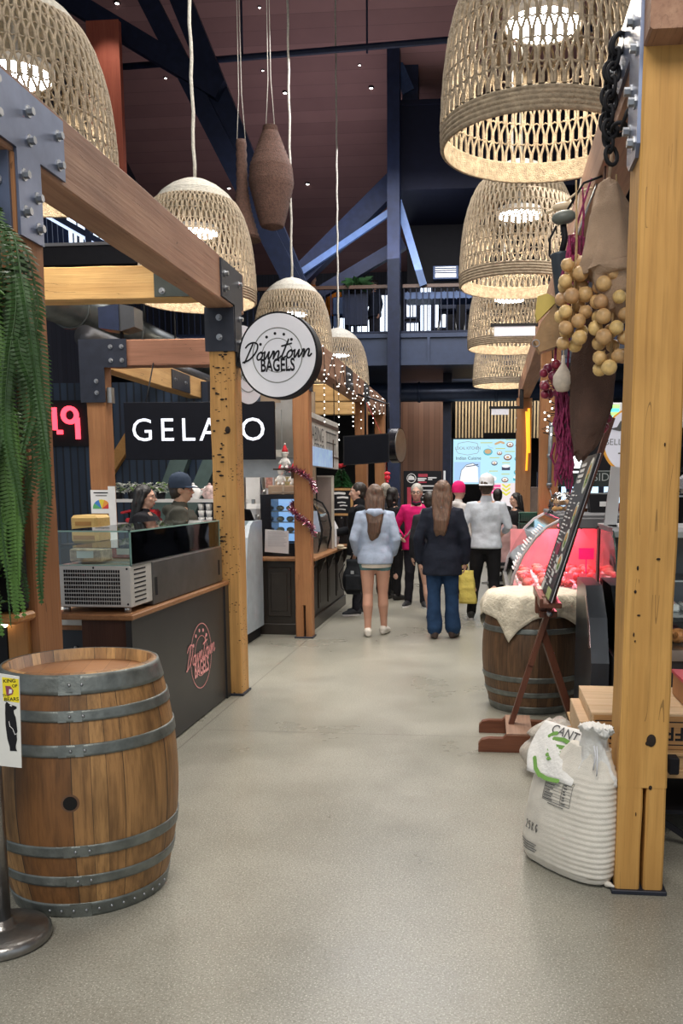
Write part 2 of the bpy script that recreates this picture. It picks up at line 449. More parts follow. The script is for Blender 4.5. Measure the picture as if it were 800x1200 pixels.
def timber(mb, p, q, w, h, seg=14, jit=0.004, up=(0, 0, 1), mi=0, seed=0, ch=0.008):
    """a hand-hewn square timber with slightly wandering arrises"""
    p, q = Vector(p), Vector(q); d = (q - p).normalized(); u = Vector(up); x = d.cross(u)
    if x.length < 1e-4: u = Vector((0, 1, 0)); x = d.cross(u)
    x.normalize(); u = x.cross(d); rg = []
    base = [(-1, -1), (1, -1), (1, 1), (-1, 1)]
    for i in range(seg + 1):
        c = p.lerp(q, i / seg); ring = []
        for ci, (a, b) in enumerate(base):
            n1 = noise.noise((i * 0.37 + seed * 7.1, ci * 5.3, seed)) * jit; n2 = noise.noise((i * 0.41 + seed * 3.7, ci * 9.1, seed + 4)) * jit
            X = a * w / 2 + n1; Y = b * h / 2 + n2
            k = [(X, Y - b * ch), (X - a * ch, Y)]
            if (a * b) > 0: k = k[::1]
            else: k = k[::-1]
            for (xx, yy) in k: ring.append(c + x * xx + u * yy)
        rg.append(ring)
    mb.rings(rg, mi, False, True)
def bolts(mb, pts, nrm, r=0.016, mi=0, L=0.02):
    n = Vector(nrm).normalized(); a = n.orthogonal().normalized(); b = n.cross(a)
    for p in pts:
        p = Vector(p); mb.prism([(r * 1.5 * math.cos(PI * k / 5), r * 1.5 * math.sin(PI * k / 5)) for k in range(10)], p, a, b, 0.006, mi)
        mb.prism([(r * math.cos(PI * k / 3), r * math.sin(PI * k / 3)) for k in range(6)], p, a, b, L + 0.006, mi)
# ================================================================== THE HALL
Z3 = Vector((0, 0, 1)); X3 = Vector((1, 0, 0)); Y3 = Vector((0, 1, 0))
b = MB(); b.bb(-13, 9, -4, 28, -0.2, 0); struct('floor', b, floor_mat(), 'polished concrete floor')
M_CEIL = banded('ceiling_boards', (0.205, 0.105, 0.10), (0.26, 0.138, 0.13), 'Y', 0.30, 0.02, 0.8, (0.12, 0.06, 0.06))
def roof_z(y): return 7.65 + 0.47 * (26 - y)
b = MB()
for (y0, z0, y1, z1) in ((28, roof_z(28), 14, roof_z(14)), (14, roof_z(14), -4, 6.2)):
    for (x0, x1) in ((-13, 9),):
        b.add([(x0, y0, z0), (x1, y0, z0), (x1, y1, z1), (x0, y1, z1), (x0, y0, z0 + .15), (x1, y0, z0 + .15), (x1, y1, z1 + .15), (x0, y1, z1 + .15)],
              [[0, 1, 2, 3], [7, 6, 5, 4], [0, 4, 5, 1], [1, 5, 6, 2], [2, 6, 7, 3], [3, 7, 4, 0]])
struct('ceiling', b, M_CEIL, 'sloping boarded timber ceiling')
M_DARKWALL = banded('dark_ribbed_wall', (0.012, 0.016, 0.028), (0.02, 0.026, 0.045), 'X', 0.09, 0.12, 0.6)
M_DARKWALLY = banded('dark_ribbed_side_wall', (0.012, 0.014, 0.024), (0.02, 0.022, 0.035), 'Y', 0.2, 0.08, 0.6)
b = MB(); b.bb(-9.2, -8.8, 9, 27, 0, 11.6); struct('wall_left', b, M_DARKWALLY, 'dark ribbed side wall')
b = MB(); b.bb(6.5, 6.9, 2, 27, 0, 11.6); struct('wall_right', b, M_DARKWALLY, 'dark right wall')
b = MB(); b.bb(-9, 6.6, 26, 26.3, 0, 7.7); struct('wall_far', b, M_DARKWALL, 'dark far wall')
b = MB(); b.bb(-7.0, -6.42, 16, 16.12, 5.6, 9.6)
struct('trim_1', b, wood('red_brown_cladding', (0.30, 0.075, 0.05), (0.38, 0.11, 0.07), 'Z', crack=0.2), 'red brown timber cladding panel')
d = bpy.data.lights.new('wall_washer', 'SPOT'); d.energy = 160; d.color = (1, 0.8, 0.65); d.spot_size = R_(50); d.spot_blend = 0.6; d.shadow_soft_size = 0.05
o = bpy.data.objects.new('wall_washer', d); COL.objects.link(o); o.location = (-6.6, 15.1, 10.2); o.rotation_euler = (R_(20), 0, 0)

# ---- mezzanine across the far end
b = MB(); b.bb(-8.8, 6.5, 20.0, 26, 4.30, 4.92)
b.bb(-8.8, 6.5, 19.92, 20.0, 4.27, 4.36); b.bb(-8.8, 6.5, 19.94, 20.0, 4.86, 4.95)
for x in (-5.6, -3.6, -1.3, 0.9, 3.1): b.bb(x - .03, x + .03, 19.93, 20, 4.3, 4.92)
struct('slab_mezzanine', b, plain('navy_fascia', (0.026, 0.043, 0.092), 0.5, 0.1), 'navy fascia of the mezzanine')
b = MB(); b.bb(-2.16, -1.90, 19.55, 19.85, 0, 10.6); struct('column_1', b, M_NAVY, 'navy steel column')
b = MB(); b.bb(-1.06, -0.86, 21.6, 21.8, 0, 4.3); struct('column_2', b, M_NAVY, 'second navy column under the mezzanine')
b = MB()
b.bb(-8.7, -2.2, 20.05, 20.13, 5.93, 6.0, 0); b.bb(-1.88, 6.4, 20.05, 20.13, 5.93, 6.0, 0)
b.bb(-8.7, 6.4, 20.07, 20.11, 4.98, 5.02, 1)
x = -8.6
while x < 6.4:
    b.bb(x - .01, x + .01, 20.08, 20.10, 4.95, 5.95, 1); x += 0.135
mez = tag(b.build('mezzanine_railing', [plain('brown_handrail', (0.10, 0.05, 0.03), 0.4), M_NAVY]), 'navy railing of upright bars with brown handrail along the mezzanine', 'railing')
b = MB(); b.bb(-1.85, 1.4, 20.2, 20.9, 5.72, 5.86); 
for k in range(12): b.bb(-1.8 + k * .27, -1.78 + k * .27, 20.19, 20.21, 5.70, 5.88)
tag(b.build('awning_table', M_NAVYL), 'long blue grey table top standing behind the mezzanine railing', 'table')
M_WIN = glow('daylight_window', (0.75, 0.85, 1.0), 2.2)
wi = 0
for (x0, x1, z0, z1) in ((-3.9, -3.2, 6.0, 6.7), (-3.12, -2.6, 6.0, 7.0), (-4.6, -4.1, 6.0, 6.6), (-2.0, -1.78, 5.76, 6.05), (-1.66, -1.42, 5.4, 6.45), (-2.0, -1.72, 5.40, 5.6), (-1.3, -1.05, 5.5, 6.1)):
    wi += 1
    yw = 25.99 if x1 < -2.2 else 22.49
    b = MB(); b.bb(x0, x1, yw - .06, yw, z0, z1); b.bb(x0 - .05, x1 + .05, yw - .04, yw + .01, z0 - .05, z1 + .05, 1)
    for k in range(1, 3): xx = x0 + (x1 - x0) * k / 3; b.bb(xx - .012, xx + .012, yw - .08, yw - .04, z0, z1, 1)
    struct('window_%d' % wi, b, [M_WIN, M_NAVY], 'bright window behind the mezzanine')
# upper balcony box
b = MB(); b.bb(-2.12, 6.4, 19.9, 26, 7.9, 8.2); b.bb(-2.12, 6.4, 19.9, 19.96, 8.2, 9.62); b.bb(-2.14, 6.4, 19.86, 20.0, 9.58, 9.68); b.bb(-2.14, -1.98, 19.86, 20, 7.9, 9.6)
struct('slab_upper_balcony', b, plain('dark_balcony', (.006, .008, .02), .6, spec=.2), 'dark upper balcony')
b = MB(); b.bb(-2.0, 6.4, 22.5, 22.7, 4.95, 7.9); struct('wall_upper_recess', b, M_BLACK, 'black recess wall above the mezzanine')
b = MB(); b.bb(-1.35, -0.75, 22.3, 22.5, 6.6, 6.9); b.bb(-1.3, -0.8, 22.28, 22.31, 6.63, 6.7, 1)
for k in range(4): b.bb(-1.3, -0.8, 22.27, 22.31, 6.7 + k * .05, 6.72 + k * .05, 1)
one('air_conditioner', b, [M_NAVYL, M_INOX], 'small louvred air conditioner unit in the dark recess above the mezzanine', 'air conditioner', (-1.05, 22.4, 6.6))
# things on the mezzanine
def stool_simple(x, y, z, seat, lab):
    t = thing('bar_stool', lab, 'stool', (x, y, z))
    q = MB(); q.bb(x - .2, x + .2, y - .2, y + .2, z + .68, z + .74, 0, .02); q.bb(x - .2, x + .2, y + .16, y + .2, z + .74, z + 1.0, 0, .015); q.build('seat', seat, t)
    for sx in (-1, 1):
        for sy in (-1, 1):
            q = MB(); q.tube([(x + sx * .24, y + sy * .22, z), (x + sx * .17, y + sy * .16, z + .68)], .016, 6); q.build('leg', M_INOX, t)
stool_simple(-0.95, 21.2, 4.92, M_NAVY, 'tall stool with pale legs behind the mezzanine railing, right of the navy column')
stool_simple(-0.35, 21.3, 4.92, M_NAVY, 'tall stool with pale legs behind the mezzanine railing, under the lamp')
b = MB(); b.bb(-3.55, -3.0, 20.7, 21.1, 5.5, 5.9, 0, .03)
for sx in (-3.5, -3.05):
    b.bb(sx - .03, sx + .03, 20.75, 21.05, 4.92, 5.5, 0)
one('mezzanine_cabinet', b, M_NAVYL, 'grey blue cabinet on legs behind the mezzanine railing', 'cabinet', (-3.25, 21.1, 4.92))
# pot plant on the mezzanine rail
t = thing('potted_plant', 'bushy green plant standing at the mezzanine handrail', 'plant', (-2.95, 20.35, 5.86))
b = MB(); b.lathe([(0, 5.86), (.13, 5.86), (.17, 6.06), (.15, 6.06), (0, 6.04)], 16, (-2.95, 20.35, 0)); b.build('pot', M_BLACK, t)
b = MB(); b.bb(-3.2, -2.7, 20.25, 20.45, 5.2, 5.86); b.bb(-3.2, -2.7, 20.25, 20.45, 4.92, 5.0)
one('planter_stand', b, M_NAVY, 'dark box stand under the mezzanine plant', 'stand', (-2.95, 20.35, 4.92))
rng = random.Random(3)
def leaf(mb, p, d, L, w, droop=0.3, mi=0):
    p = Vector(p); d = Vector(d).normalized(); s = d.cross(Z3)
    s = s.normalized() if s.length > 1e-3 else X3.copy()
    m = p + d * L * .5 + Z3 * L * .05; e = p + d * L - Z3 * L * droop
    mb.add([p, m - s * w, e, m + s * w], [[0, 1, 2], [0, 2, 3]], mi, False)
b = MB()
for k in range(90):
    a = rng.uniform(0, 2 * PI); e = rng.uniform(.1, 1.2)
    leaf(b, (-2.95 + rng.uniform(-.1, .1), 20.35 + rng.uniform(-.1, .1), 6.02), (math.cos(a), math.sin(a), e), rng.uniform(.2, .5), .05)
b.build('foliage', plain('plant_leaf', (0.03, 0.09, 0.03), 0.5, 0, 0.4), t)

# ---- steelwork under the roof
def truss(name, label, segs, mat=M_NAVY):
    b = MB()
    for (p, q, w, h) in segs: b.beam(p, q, w, h)
    return one(name, b, mat, label, 'roof truss', segs[0][0])
truss('roof_truss', 'pair of dark steel rafters crossing the ceiling above the rope lamp', [((-6.6, 17, 11.1), (-3.6, 17, 5.3), .2, .34), ((-6.1, 17.1, 11.5), (-3.4, 17.1, 4.9), .2, .38)])
truss('roof_brace', 'dark steel brace running down from the upper left corner', [((-9.0, 16.9, 11.2), (-4.9, 16.9, 8.75), .22, .34)])
truss('roof_brace', 'steel brace in lit blue grey meeting the dark post at the top of the picture', [((-2.9, 20.1, 12.4), (-1.75, 20.1, 9.9), .22, .26)], M_NAVYL)  # bluish light on this brace is put into its lighter colour
truss('roof_post', 'dark steel roof post standing on the upper balcony', [((-1.72, 20.2, 9.5), (-1.72, 20.2, 13), .34, .3)])
truss('roof_brace', 'slim brace with painted blue highlight rising to the navy column above the mezzanine', [((-4.6, 20.0, 5.98), (-2.0, 20.0, 7.58), .1, .13)], plain('blue_highlight_steel', (0.07, 0.13, 0.28), 0.4, 0.1))  # bright blue highlight on the steel is put into the brace colour
truss('roof_truss', 'thick dark brace above the slim highlit brace at the navy column', [((-4.6, 20.3, 5.9), (-1.9, 20.3, 8.35), .3, .42)])
truss('roof_truss', 'dark brace lowest of the three left of the navy column', [((-4.2, 20.6, 5.75), (-1.9, 20.6, 7.0), .2, .26)])
truss('roof_brace', 'brace with painted blue highlight slanting down right of the navy column', [((-1.97, 20.0, 7.7), (-1.42, 20.0, 5.95), .12, .16)], MC['blue_highlight_steel'])  # same painted highlight colour
b = MB(); b.tube([(-7.4, 17.5, 9.5), (-4.8, 17.5, 9.57), (-0.6, 17.5, 9.72), (4, 17.5, 9.85)], .06, 8)
for x in (-4.65, -2.3, .3): b.tube([(x, 17.5, 9.55), (x, 17.5, roof_z(17.5))], .02, 6)
one('ceiling_conduit', b, M_NAVY, 'long dark conduit pipe hung below the boarded ceiling', 'pipe', (-2, 17.5, 9.6))
# ceiling downlights
M_SPOT = glow('spotlight_lens', (1.0, 0.95, 0.88), 14)
dl = [(-7.44, 18.52), (-7.05, 20.09), (-6.53, 22.99), (-4.88, 20.02), (-4.52, 20.54), (-2.61, 20.51), (-2.79, 20.0), (-4.52, 22.94), (-6.43, 23.85), (-2.56, 22.92), (-4.52, 24.82), (-4.61, 18.74)]
proto = None
for i, (x, y) in enumerate(dl):
    z = roof_z(y) - .01; big = i in (4, 5, 7, 9, 0, 2)
    if proto is None:
        proto = thing('ceiling_spotlight', '', 'ceiling light', (x, y, z), 'spotlights in the boarded ceiling')
        b = MB(); b.lathe([(.035, -.01), (.06, -.01), (.06, .02), (.0, .02)], 14, (0, 0, 0)); b.build('housing', M_BLACK, proto, True)
        b = MB(); b.lathe([(0, -.014), (.036, -.014), (.036, .0)], 14, (0, 0, 0)); b.build('lens', M_SPOT, proto, True); e = proto
    else: e = dup(proto, (x, y, z), '')
    e.scale = (1, 1, 1) if big else (.6, .6, .6)
    e['label'] = ['small ceiling spotlight highest of those at the left edge of the ceiling', 'tiny ceiling spotlight left of the rope of the nearest left lamp', 'small ceiling spotlight just above the dome of the rope-hung lamp', 'tiny ceiling spotlight above the wires of the woven fish traps', 'bright ceiling spotlight right beside the wire of the bulging fish trap', 'brightest ceiling spotlight below the conduit, left of the navy column', 'tiny ceiling spotlight just below the conduit, left of the dark roof post', 'ceiling spotlight right of the bulging fish trap', 'tiny ceiling spotlight seen in front of the slim fish trap', 'ceiling spotlight beside the edge of the upper balcony', 'small ceiling spotlight lowest on the ceiling, above the second rope lamp', 'tiny dark-set ceiling spotlight near the top of the picture above the conduit'][i]

# ---- under the mezzanine: far stalls
b = MB(); b.bb(-2.4, -1.06, 23.9, 24, 0, 4.3); struct('wall_far_panelling', b, banded('brown_upright_boards', (0.13, 0.062, 0.04), (0.20, 0.10, 0.065), 'X', 0.14, 0.05, 0.5), 'brown upright boarding')
b = MB(); b.bb(-0.86, 2.9, 23.9, 24, 2.9, 3.9); x = -0.84
b2 = MB()
while x < 2.9:
    b2.bb(x, x + .045, 23.85, 23.9, 2.9, 3.86); x += .085
t = struct('wall_far_backing', b, M_BLACK, 'black backing of the slatted panel')
tag(b2.build('slat_panel', plain('pale_oak_slat', (0.52, 0.39, 0.23), 0.5)), 'panel of pale upright oak slats above the food screen', 'slat panel')
b = MB(); b.tube([(-8, 21.2, 3.82), (6, 21.2, 3.82)], .22, 20)
for x in (-3.2, -1.6, .2): b.lathe([(.225, -.03), (.24, -.03), (.24, .03), (.225, .03)], 20, (x, 21.2, 3.82), rot=Matrix.Rotation(PI / 2, 3, 'Y'))
one('air_duct', b, plain('navy_duct', (0.02, 0.032, 0.07), 0.3, 0.4), 'large round navy duct running under the mezzanine', 'duct', (-1, 21.2, 3.82))
b = MB(); b.bb(-9, 9, 25.0, 25.1, 0, 4.3); struct('wall_far_lower', b, M_BLACK, 'black back wall below the mezzanine')
# menu screen
t = thing('menu_screen', 'large pale blue food menu screen under the oak slats', 'screen', (0, 22, 1.7))
b = MB(); b.bb(-.86, 1.0, 22.0, 22.08, 1.66, 2.81, 0, .01); b.build('bezel', M_BLACK, t)
def screen(nm, c, k): return plain(nm, tuple(x * .08 for x in c), .5, 0, .02, emit=k, ecol=c)
M_SC = [screen('screen_pale_blue', (0.50, 0.83, 0.98), 0.95), screen('screen_blue', (0.42, 0.66, 0.97), 0.9), screen('screen_grey', (0.30, 0.33, 0.42), 0.8), screen('screen_yellow', (0.75, 0.8, 0.2), 0.7),
        screen('screen_brown', (0.42, 0.2, 0.14), 0.5), screen('screen_dark', (0.12, 0.12, 0.22), 0.4), screen('screen_orange', (0.85, 0.55, 0.3), 0.7), screen('screen_teal', (0.1, 0.6, 0.75), 0.7), screen('screen_white', (0.9, 0.95, 1), 0.95)]
b = MB(); O = Vector((0, 21.995, 0)); 
b.bb(-.82, .96, 21.99, 22.0, 1.70, 2.775, 0)
OS = (0, 21.99, 0)
b.prism([(-.80, 1.72), (-.16, 1.72), (-.16, 2.23), (-.80, 2.23)], OS, X3, Z3, .003, 1)
b.prism([(-.82 + .16 + .0, 1.74), (-.2, 1.74), (-.22, 2.1), (-.34, 2.2), (-.5, 2.16), (-.62, 2.03)], OS, X3, Z3, .006, 8)
b.stroke([(-.66, 1.8), (-.62, 2.03), (-.5, 2.16), (-.34, 2.2), (-.2, 2.12)], .012, OS, X3, Z3, .009, 5)
b.stroke([(-.5, 2.12), (-.35, 2.14), (-.22, 2.17)], .02, OS, X3, Z3, .009, 5)
b.text('LOCAL KITCHEN', .095, (-.47, 21.99, 2.56), X3, Z3, .004, 2, bold=.01, sx=.85)
b.stroke([(-.75, 2.5), (-.7, 2.68), (-.47, 2.72), (-.24, 2.68), (-.2, 2.5)], .01, OS, X3, Z3, .004, 2)
b.stroke([(-.75, 2.5), (-.7, 2.44), (-.47, 2.40), (-.24, 2.44), (-.2, 2.5)], .01, OS, X3, Z3, .004, 2)
b.text('Indian Cuisine', .108, (-.45, 21.99, 2.32), X3, Z3, .004, 5, bold=.005)
for (x, z, r, c, kind) in ((.02, 2.47, .11, 6, 2), (.55, 2.64, .085, 4, 1), (.30, 2.44, .065, 4, 1), (.50, 2.34, .10, 4, 1), (.18, 2.2, .075, 5, 1), (.46, 2.08, .10, 5, 3), (.15, 1.83, .09, 8, 2), (.44, 1.80, .085, 4, 1), (.74, 1.98, .09, 6, 2), (.72, 1.82, .08, 7, 3), (.76, 2.62, .08, 5, 1), (.74, 2.30, .08, 6, 2)):
    if kind == 3: b.prism([(x - r, z - r * .5), (x + r, z - r * .5), (x + r, z + r * .5), (x - r, z + r * .5)], OS, X3, Z3, .004, c); b.disc((x, 21.99, z + r * .5), X3, Z3, r, .005, 20, 8, None, r * .4)
    else:
        b.disc((x, 21.99, z), X3, Z3, r, .004, 24, 7 if (kind == 2 and c == 6) else c, None, r * .75)
        b.disc((x, 21.99, z + .01), X3, Z3, r * .75, .007, 20, c if kind == 2 else 8, None, r * .5)
        b.disc((x, 21.99, z), X3, Z3, r * .4, .009, 12, 6, None, r * .3)
for (x, z, w) in ((-.02, 2.69, .28), (.32, 2.55, .22), (.18, 2.33, .22), (.55, 2.48, .22), (.46, 2.21, .18), (.16, 2.01, .2), (.45, 1.94, .18), (.55, 2.755, .2)):
    b.stroke([(x - w / 2, z), (x + w / 2, z)], .02, OS, X3, Z3, .004, 3)
b.stroke([(.2, 2.66), (.32, 2.71), (.4, 2.68)], .05, OS, X3, Z3, .004, 6); b.stroke([(.02, 2.62), (.06, 2.58), (.14, 2.56)], .02, OS, X3, Z3, .004, 1)
b.build('display', M_SC, t)
b = MB(); b.bb(-.1, .9, 22.05, 23.9, 2.72, 2.93); b.build('mount', M_BLACK, t)
b = MB(); b.bb(-.82, 1.4, 21.4, 21.9, 0, 1.1, 0); b.bb(-.84, 1.45, 21.3, 21.95, 1.1, 1.14, 1)
one('far_stall_counter', b, [plain('far_counter_front', (0.35, 0.30, 0.24), 0.5), M_WHITE], 'pale counter of the far food stall under the menu screen', 'counter', (0, 21.6, 0))
t = thing('lit_price_board', 'pink and white lit price board below the menu screen', 'sign', (0.16, 21, 1.1))
b = MB(); b.bb(-.1, .78, 21.3, 21.36, 1.14, 1.72); b.build('board', screen('pinkish_light_panel', (0.95, 0.85, 0.86), 0.85), t)
b = MB(); OS = (0, 21.3, 0)
for r_ in range(3):
    b.prism([(-.06, 1.47 + r_ * .075), (.33, 1.47 + r_ * .075), (.33, 1.53 + r_ * .075), (-.06, 1.53 + r_ * .075)], OS, X3, Z3, .004, 0)
b.build('pink_rows', screen('hot_pink_print', (1.0, 0.12, 0.35), 0.9), t)
b = MB()
for r_ in range(3): b.stroke([(.38, 1.68 - r_ * .09), (.46, 1.62 - r_ * .09), (.54, 1.68 - r_ * .09)], .04, OS, X3, Z3, .004)
b.build('yellow_chevrons', screen('yellow_print', (0.9, 0.85, 0.1), 0.8), t)
# dark menu board behind the pink jacket
t = thing('menu_board', 'black menu board with round emblem behind the woman in the pink jacket', 'sign', (-1.5, 21, 0))
b = MB(); b.bb(-1.95, -1.05, 21.0, 21.06, .35, 2.0, 0, .01); b.bb(-1.9, -1.85, 20.97, 21.1, 0, .4); b.bb(-1.15, -1.1, 20.97, 21.1, 0, .4); b.build('board', M_BLACK, t)
b = MB(); OS = (0, 21.0, 0)
b.disc((-1.76, 21, 1.83), X3, Z3, .11, .004, 28, 1, .095); b.prism([(-1.84, 1.79), (-1.68, 1.79), (-1.70, 1.86), (-1.78, 1.90), (-1.83, 1.87)], OS, X3, Z3, .004, 1)
b.prism([(-1.6, 1.86), (-1.38, 1.86), (-1.38, 1.93), (-1.6, 1.93)], OS, X3, Z3, .004, 0); b.prism([(-1.6, 1.72), (-1.4, 1.72), (-1.4, 1.75), (-1.6, 1.75)], OS, X3, Z3, .004, 0)
for (x0, x1, z, w) in ((-1.6, -1.42, 1.82, .035), (-1.36, -1.18, 1.84, .03), (-1.6, -1.46, 1.78, .03), (-1.36, -1.28, 1.8, .025), (-1.6, -1.15, 1.65, .03), (-1.52, -1.12, 1.55, .022), (-1.5, -1.12, 1.46, .02), (-1.5, -1.12, 1.38, .02), (-1.5, -1.12, 1.28, .03), (-1.5, -1.12, 1.2, .05), (-1.5, -1.2, 1.1, .02), (-1.5, -1.2, 1.0, .02), (-1.5, -1.2, .9, .02)):
    b.stroke([(x0, z), (x1, z)], w, OS, X3, Z3, .004, 1)
b.prism([(-1.86, 1.2), (-1.76, 1.2), (-1.76, 1.62), (-1.86, 1.62)], OS, X3, Z3, .004, 0)
b.build('lettering', [plain('dull_red_print', (0.45, 0.04, 0.07), 0.6), M_WHITE], t)
b = MB(); b.tube([(-.98, 20.9, 0), (-.98, 20.9, 2.0)], .025, 8); one('white_pole', b, M_WHITE, 'thin white upright pole left of the menu screen', 'pole', (-.98, 20.9, 0))

# ---- back left: stairs, landings, ducts
b = MB(); b.bb(-8.8, -2.95, 12.6, 12.8, 0, 3.1); struct('wall_back_left', b, banded('navy_corrugated', (0.012, 0.024, 0.05), (0.024, 0.045, 0.085), 'X', 0.11, 0.25, 0.5), 'navy corrugated wall behind the stalls')
b = MB(); b.bb(-8.8, -3.6, 12.0, 12.3, 4.58, 4.82); b.bb(-8.8, -3.6, 11.98, 12.3, 4.82, 4.86, 1); struct('beam_landing', b, [M_BLACK, M_INOX], 'black edge beam of the landing')
b = MB(); b.bb(-8.8, -5.6, 13.6, 13.7, 5.0, 6.6); struct('wall_stair', b, M_NAVY, 'navy stair wall')
b = MB()
b.beam((-6.9, 13.0, 5.85), (-5.2, 13.0, 4.9), .06, .08, mi=0)
b.beam((-6.9, 13.0, 5.78), (-5.2, 13.0, 4.83), .03, .04, mi=1)
for k in range(22):
    x = -6.9 + k * .08; z = 5.8 - k * .045; b.bb(x - .008, x + .008, 12.99, 13.01, 4.82, max(z, 4.9), 0)
b.bb(-5.82, -5.74, 12.95, 13.05, 4.82, 5.45, 0)
one('stair_railing', b, [M_NAVY, glow('handrail_light', (0.6, 0.72, 1.0), 1.0)], 'navy stair railing with lit handrail at the upper left', 'railing', (-6, 13, 4.82))
b = MB(); b.bb(-8.8, -3.6, 12.3, 13.6, 4.62, 4.82); struct('slab_landing', b, M_BLACK, 'black landing slab')
b = MB(); b.bb(-6.35, -5.72, 13.52, 13.6, 5.22, 5.68); 
for k in range(3): b.bb(-6.2 + k * .17, -6.18 + k * .17, 13.5, 13.52, 5.22, 5.68, 1)
wi += 1
struct('window_%d' % wi, b, [glow('bright_stair_window', (0.65, 0.78, 1.0), 1.6), M_INOX], 'bright small window by the stairs')
b = MB(); b.tube([(-5.0, 9.8, 3.75), (-5.0, 19.5, 3.75)], .24, 20)
b.tube([(-5, 13, 3.98), (-5, 13, 4.63)], .012, 6)
for y in (10.6, 12.3, 15): b.lathe([(.245, -.02), (.262, -.02), (.262, .02), (.245, .02)], 20, (-5.0, y, 3.75), rot=Matrix.Rotation(PI / 2, 3, 'X'))
one('air_duct', b, plain('galvanised_duct', (0.10, 0.11, 0.11), 0.35, 0.7), 'round galvanised duct receding behind the loudspeaker', 'duct', (-5, 13, 3.75))
b = MB(); b.tube([(-4.55, 10, 3.3), (-4.55, 19.5, 3.3)], .13, 14); b.tube([(-4.55, 13, 3.42), (-4.55, 13, 4.63)], .012, 6); one('water_pipe', b, plain('dark_pipe', (0.05, 0.05, 0.055), 0.4, 0.5), 'thinner dark pipe below the round galvanised duct', 'pipe', (-4.55, 13, 3.3))
# stair flight with a landing where the visitor stands
b = MB()
for k in range(7): b.bb(-7.6, -6.1, 14.9 - k * .28, 15.2 - k * .28 if k else 15.3, 0, 1.2 - k * .17)
b.bb(-7.6, -6.1, 13.6, 15.3, 1.0, 1.2)
struct('floor_stair', b, M_BLACK, 'dark stair landing')
b = MB(); b.beam((-5.15, 12.5, .1), (-4.1, 12.5, 2.6), .16, .24); b.beam((-4.8, 12.5, .1), (-3.8, 12.5, 2.2), .16, .2); b.beam((-3.8, 12.5, 2.2), (-3.35, 12.5, 2.15), .16, .08)
one('stair_stringer', b, plain('grey_green_steel', (0.10, 0.15, 0.14), 0.45, 0.2), 'grey green slanting steel stringer behind the two customers', 'stair part', (-4.5, 12.5, .1))
b = MB(); b.beam((-5.50, 12.54, 1.75), (-4.98, 12.54, 2.5), .1, .16); one('timber_brace', b, wood('orange_brace', (.40, .2, .06), (.5, .27, .09), 'Y'), 'short slanting orange timber brace left of the gelato sign', 'timber', (-5.2, 12.54, 1.75))
b = MB()
b.bb(-6.38, -6.32, 12.5, 12.54, 2.43, 2.75, 0); b.bb(-6.24, -6.18, 12.5, 12.54, 2.43, 2.75, 0); b.bb(-6.18, -6.10, 12.5, 12.54, 2.37, 2.43, 0)
for k in range(7): pass
b.disc((-5.98, 12.54, 2.64), X3, Z3, .13, .04, 18, 0, .07, None); b.bb(-5.9, -5.84, 12.5, 12.54, 2.3, 2.6, 0); b.bb(-5.62, -5.45, 12.5, 12.54, 2.5, 2.75, 0)
b.bb(-6.4, -5.4, 12.54, 12.6, 2.2, 2.85, 1)
one('neon_sign', b, [M_RED, M_BLACK], 'red neon sign on the dark wall behind the stall post', 'sign', (-5.9, 12.55, 2.2))
# ================================================================== TIMBER FRAMES
XR, XLp = -1.87, -2.06
BZ, TZ = 2.91, 3.21
def post(label, x0, x1, y0, y1, z1, mat, seed, slot=None, name='timber_post', base=True, extra=None):
    t = thing(name, label, 'post', ((x0 + x1) / 2, (y0 + y1) / 2, 0))
    b = MB(); cx, cy = (x0 + x1) / 2, (y0 + y1) / 2; w, d = x1 - x0, y1 - y0
    z0 = 0.015
    if slot:
        sw, sz, sx = slot
        lw = (sx - sw / 2) - x0; rw = x1 - (sx + sw / 2)
        timber(b, (x0 + lw / 2, cy, z0), (x0 + lw / 2, cy, sz), d, lw, 5, .003, up=X3, seed=seed)
        timber(b, (x1 - rw / 2, cy, z0), (x1 - rw / 2, cy, sz), d, rw, 5, .003, up=X3, seed=seed + 1)
        b.bb(x0 + lw - .01, x1 - rw + .01, y0 + d * .45, y1 - .01, z0, sz, 1)
        z0 = sz - .002
    timber(b, (cx, cy, z0), (cx, cy, z1), d, w, 22, .006, up=X3, seed=seed + 2)
    if extra: extra(b)
    b.build('shaft', [mat, M_BLACK, plain('knot_dark', (0.02, 0.012, 0.008), 0.9)], t)
    if base:
        q = MB(); q.bb(x0 - .015, x1 + .015, y0 - .015, y1 + .015, 0, .018, 0, .003); q.build('base_plate', M_STEEL, t)
    return t
def plate(t, name, polys, o, rt, up, bolt_pts, mat=M_STEEL, th=.014):
    b = MB()
    for p in polys: b.prism(p, o, rt, up, th)
    n = Vector(rt).normalized().cross(Vector(up).normalized())
    pl = b.build(name, mat, t)
    for x, y in bolt_pts:
        q = MB(); bolts(q, [Vector(o) + Vector(rt) * x + Vector(up) * y + n * th], n); q.build('bolt', M_BOLT, pl)
    return pl
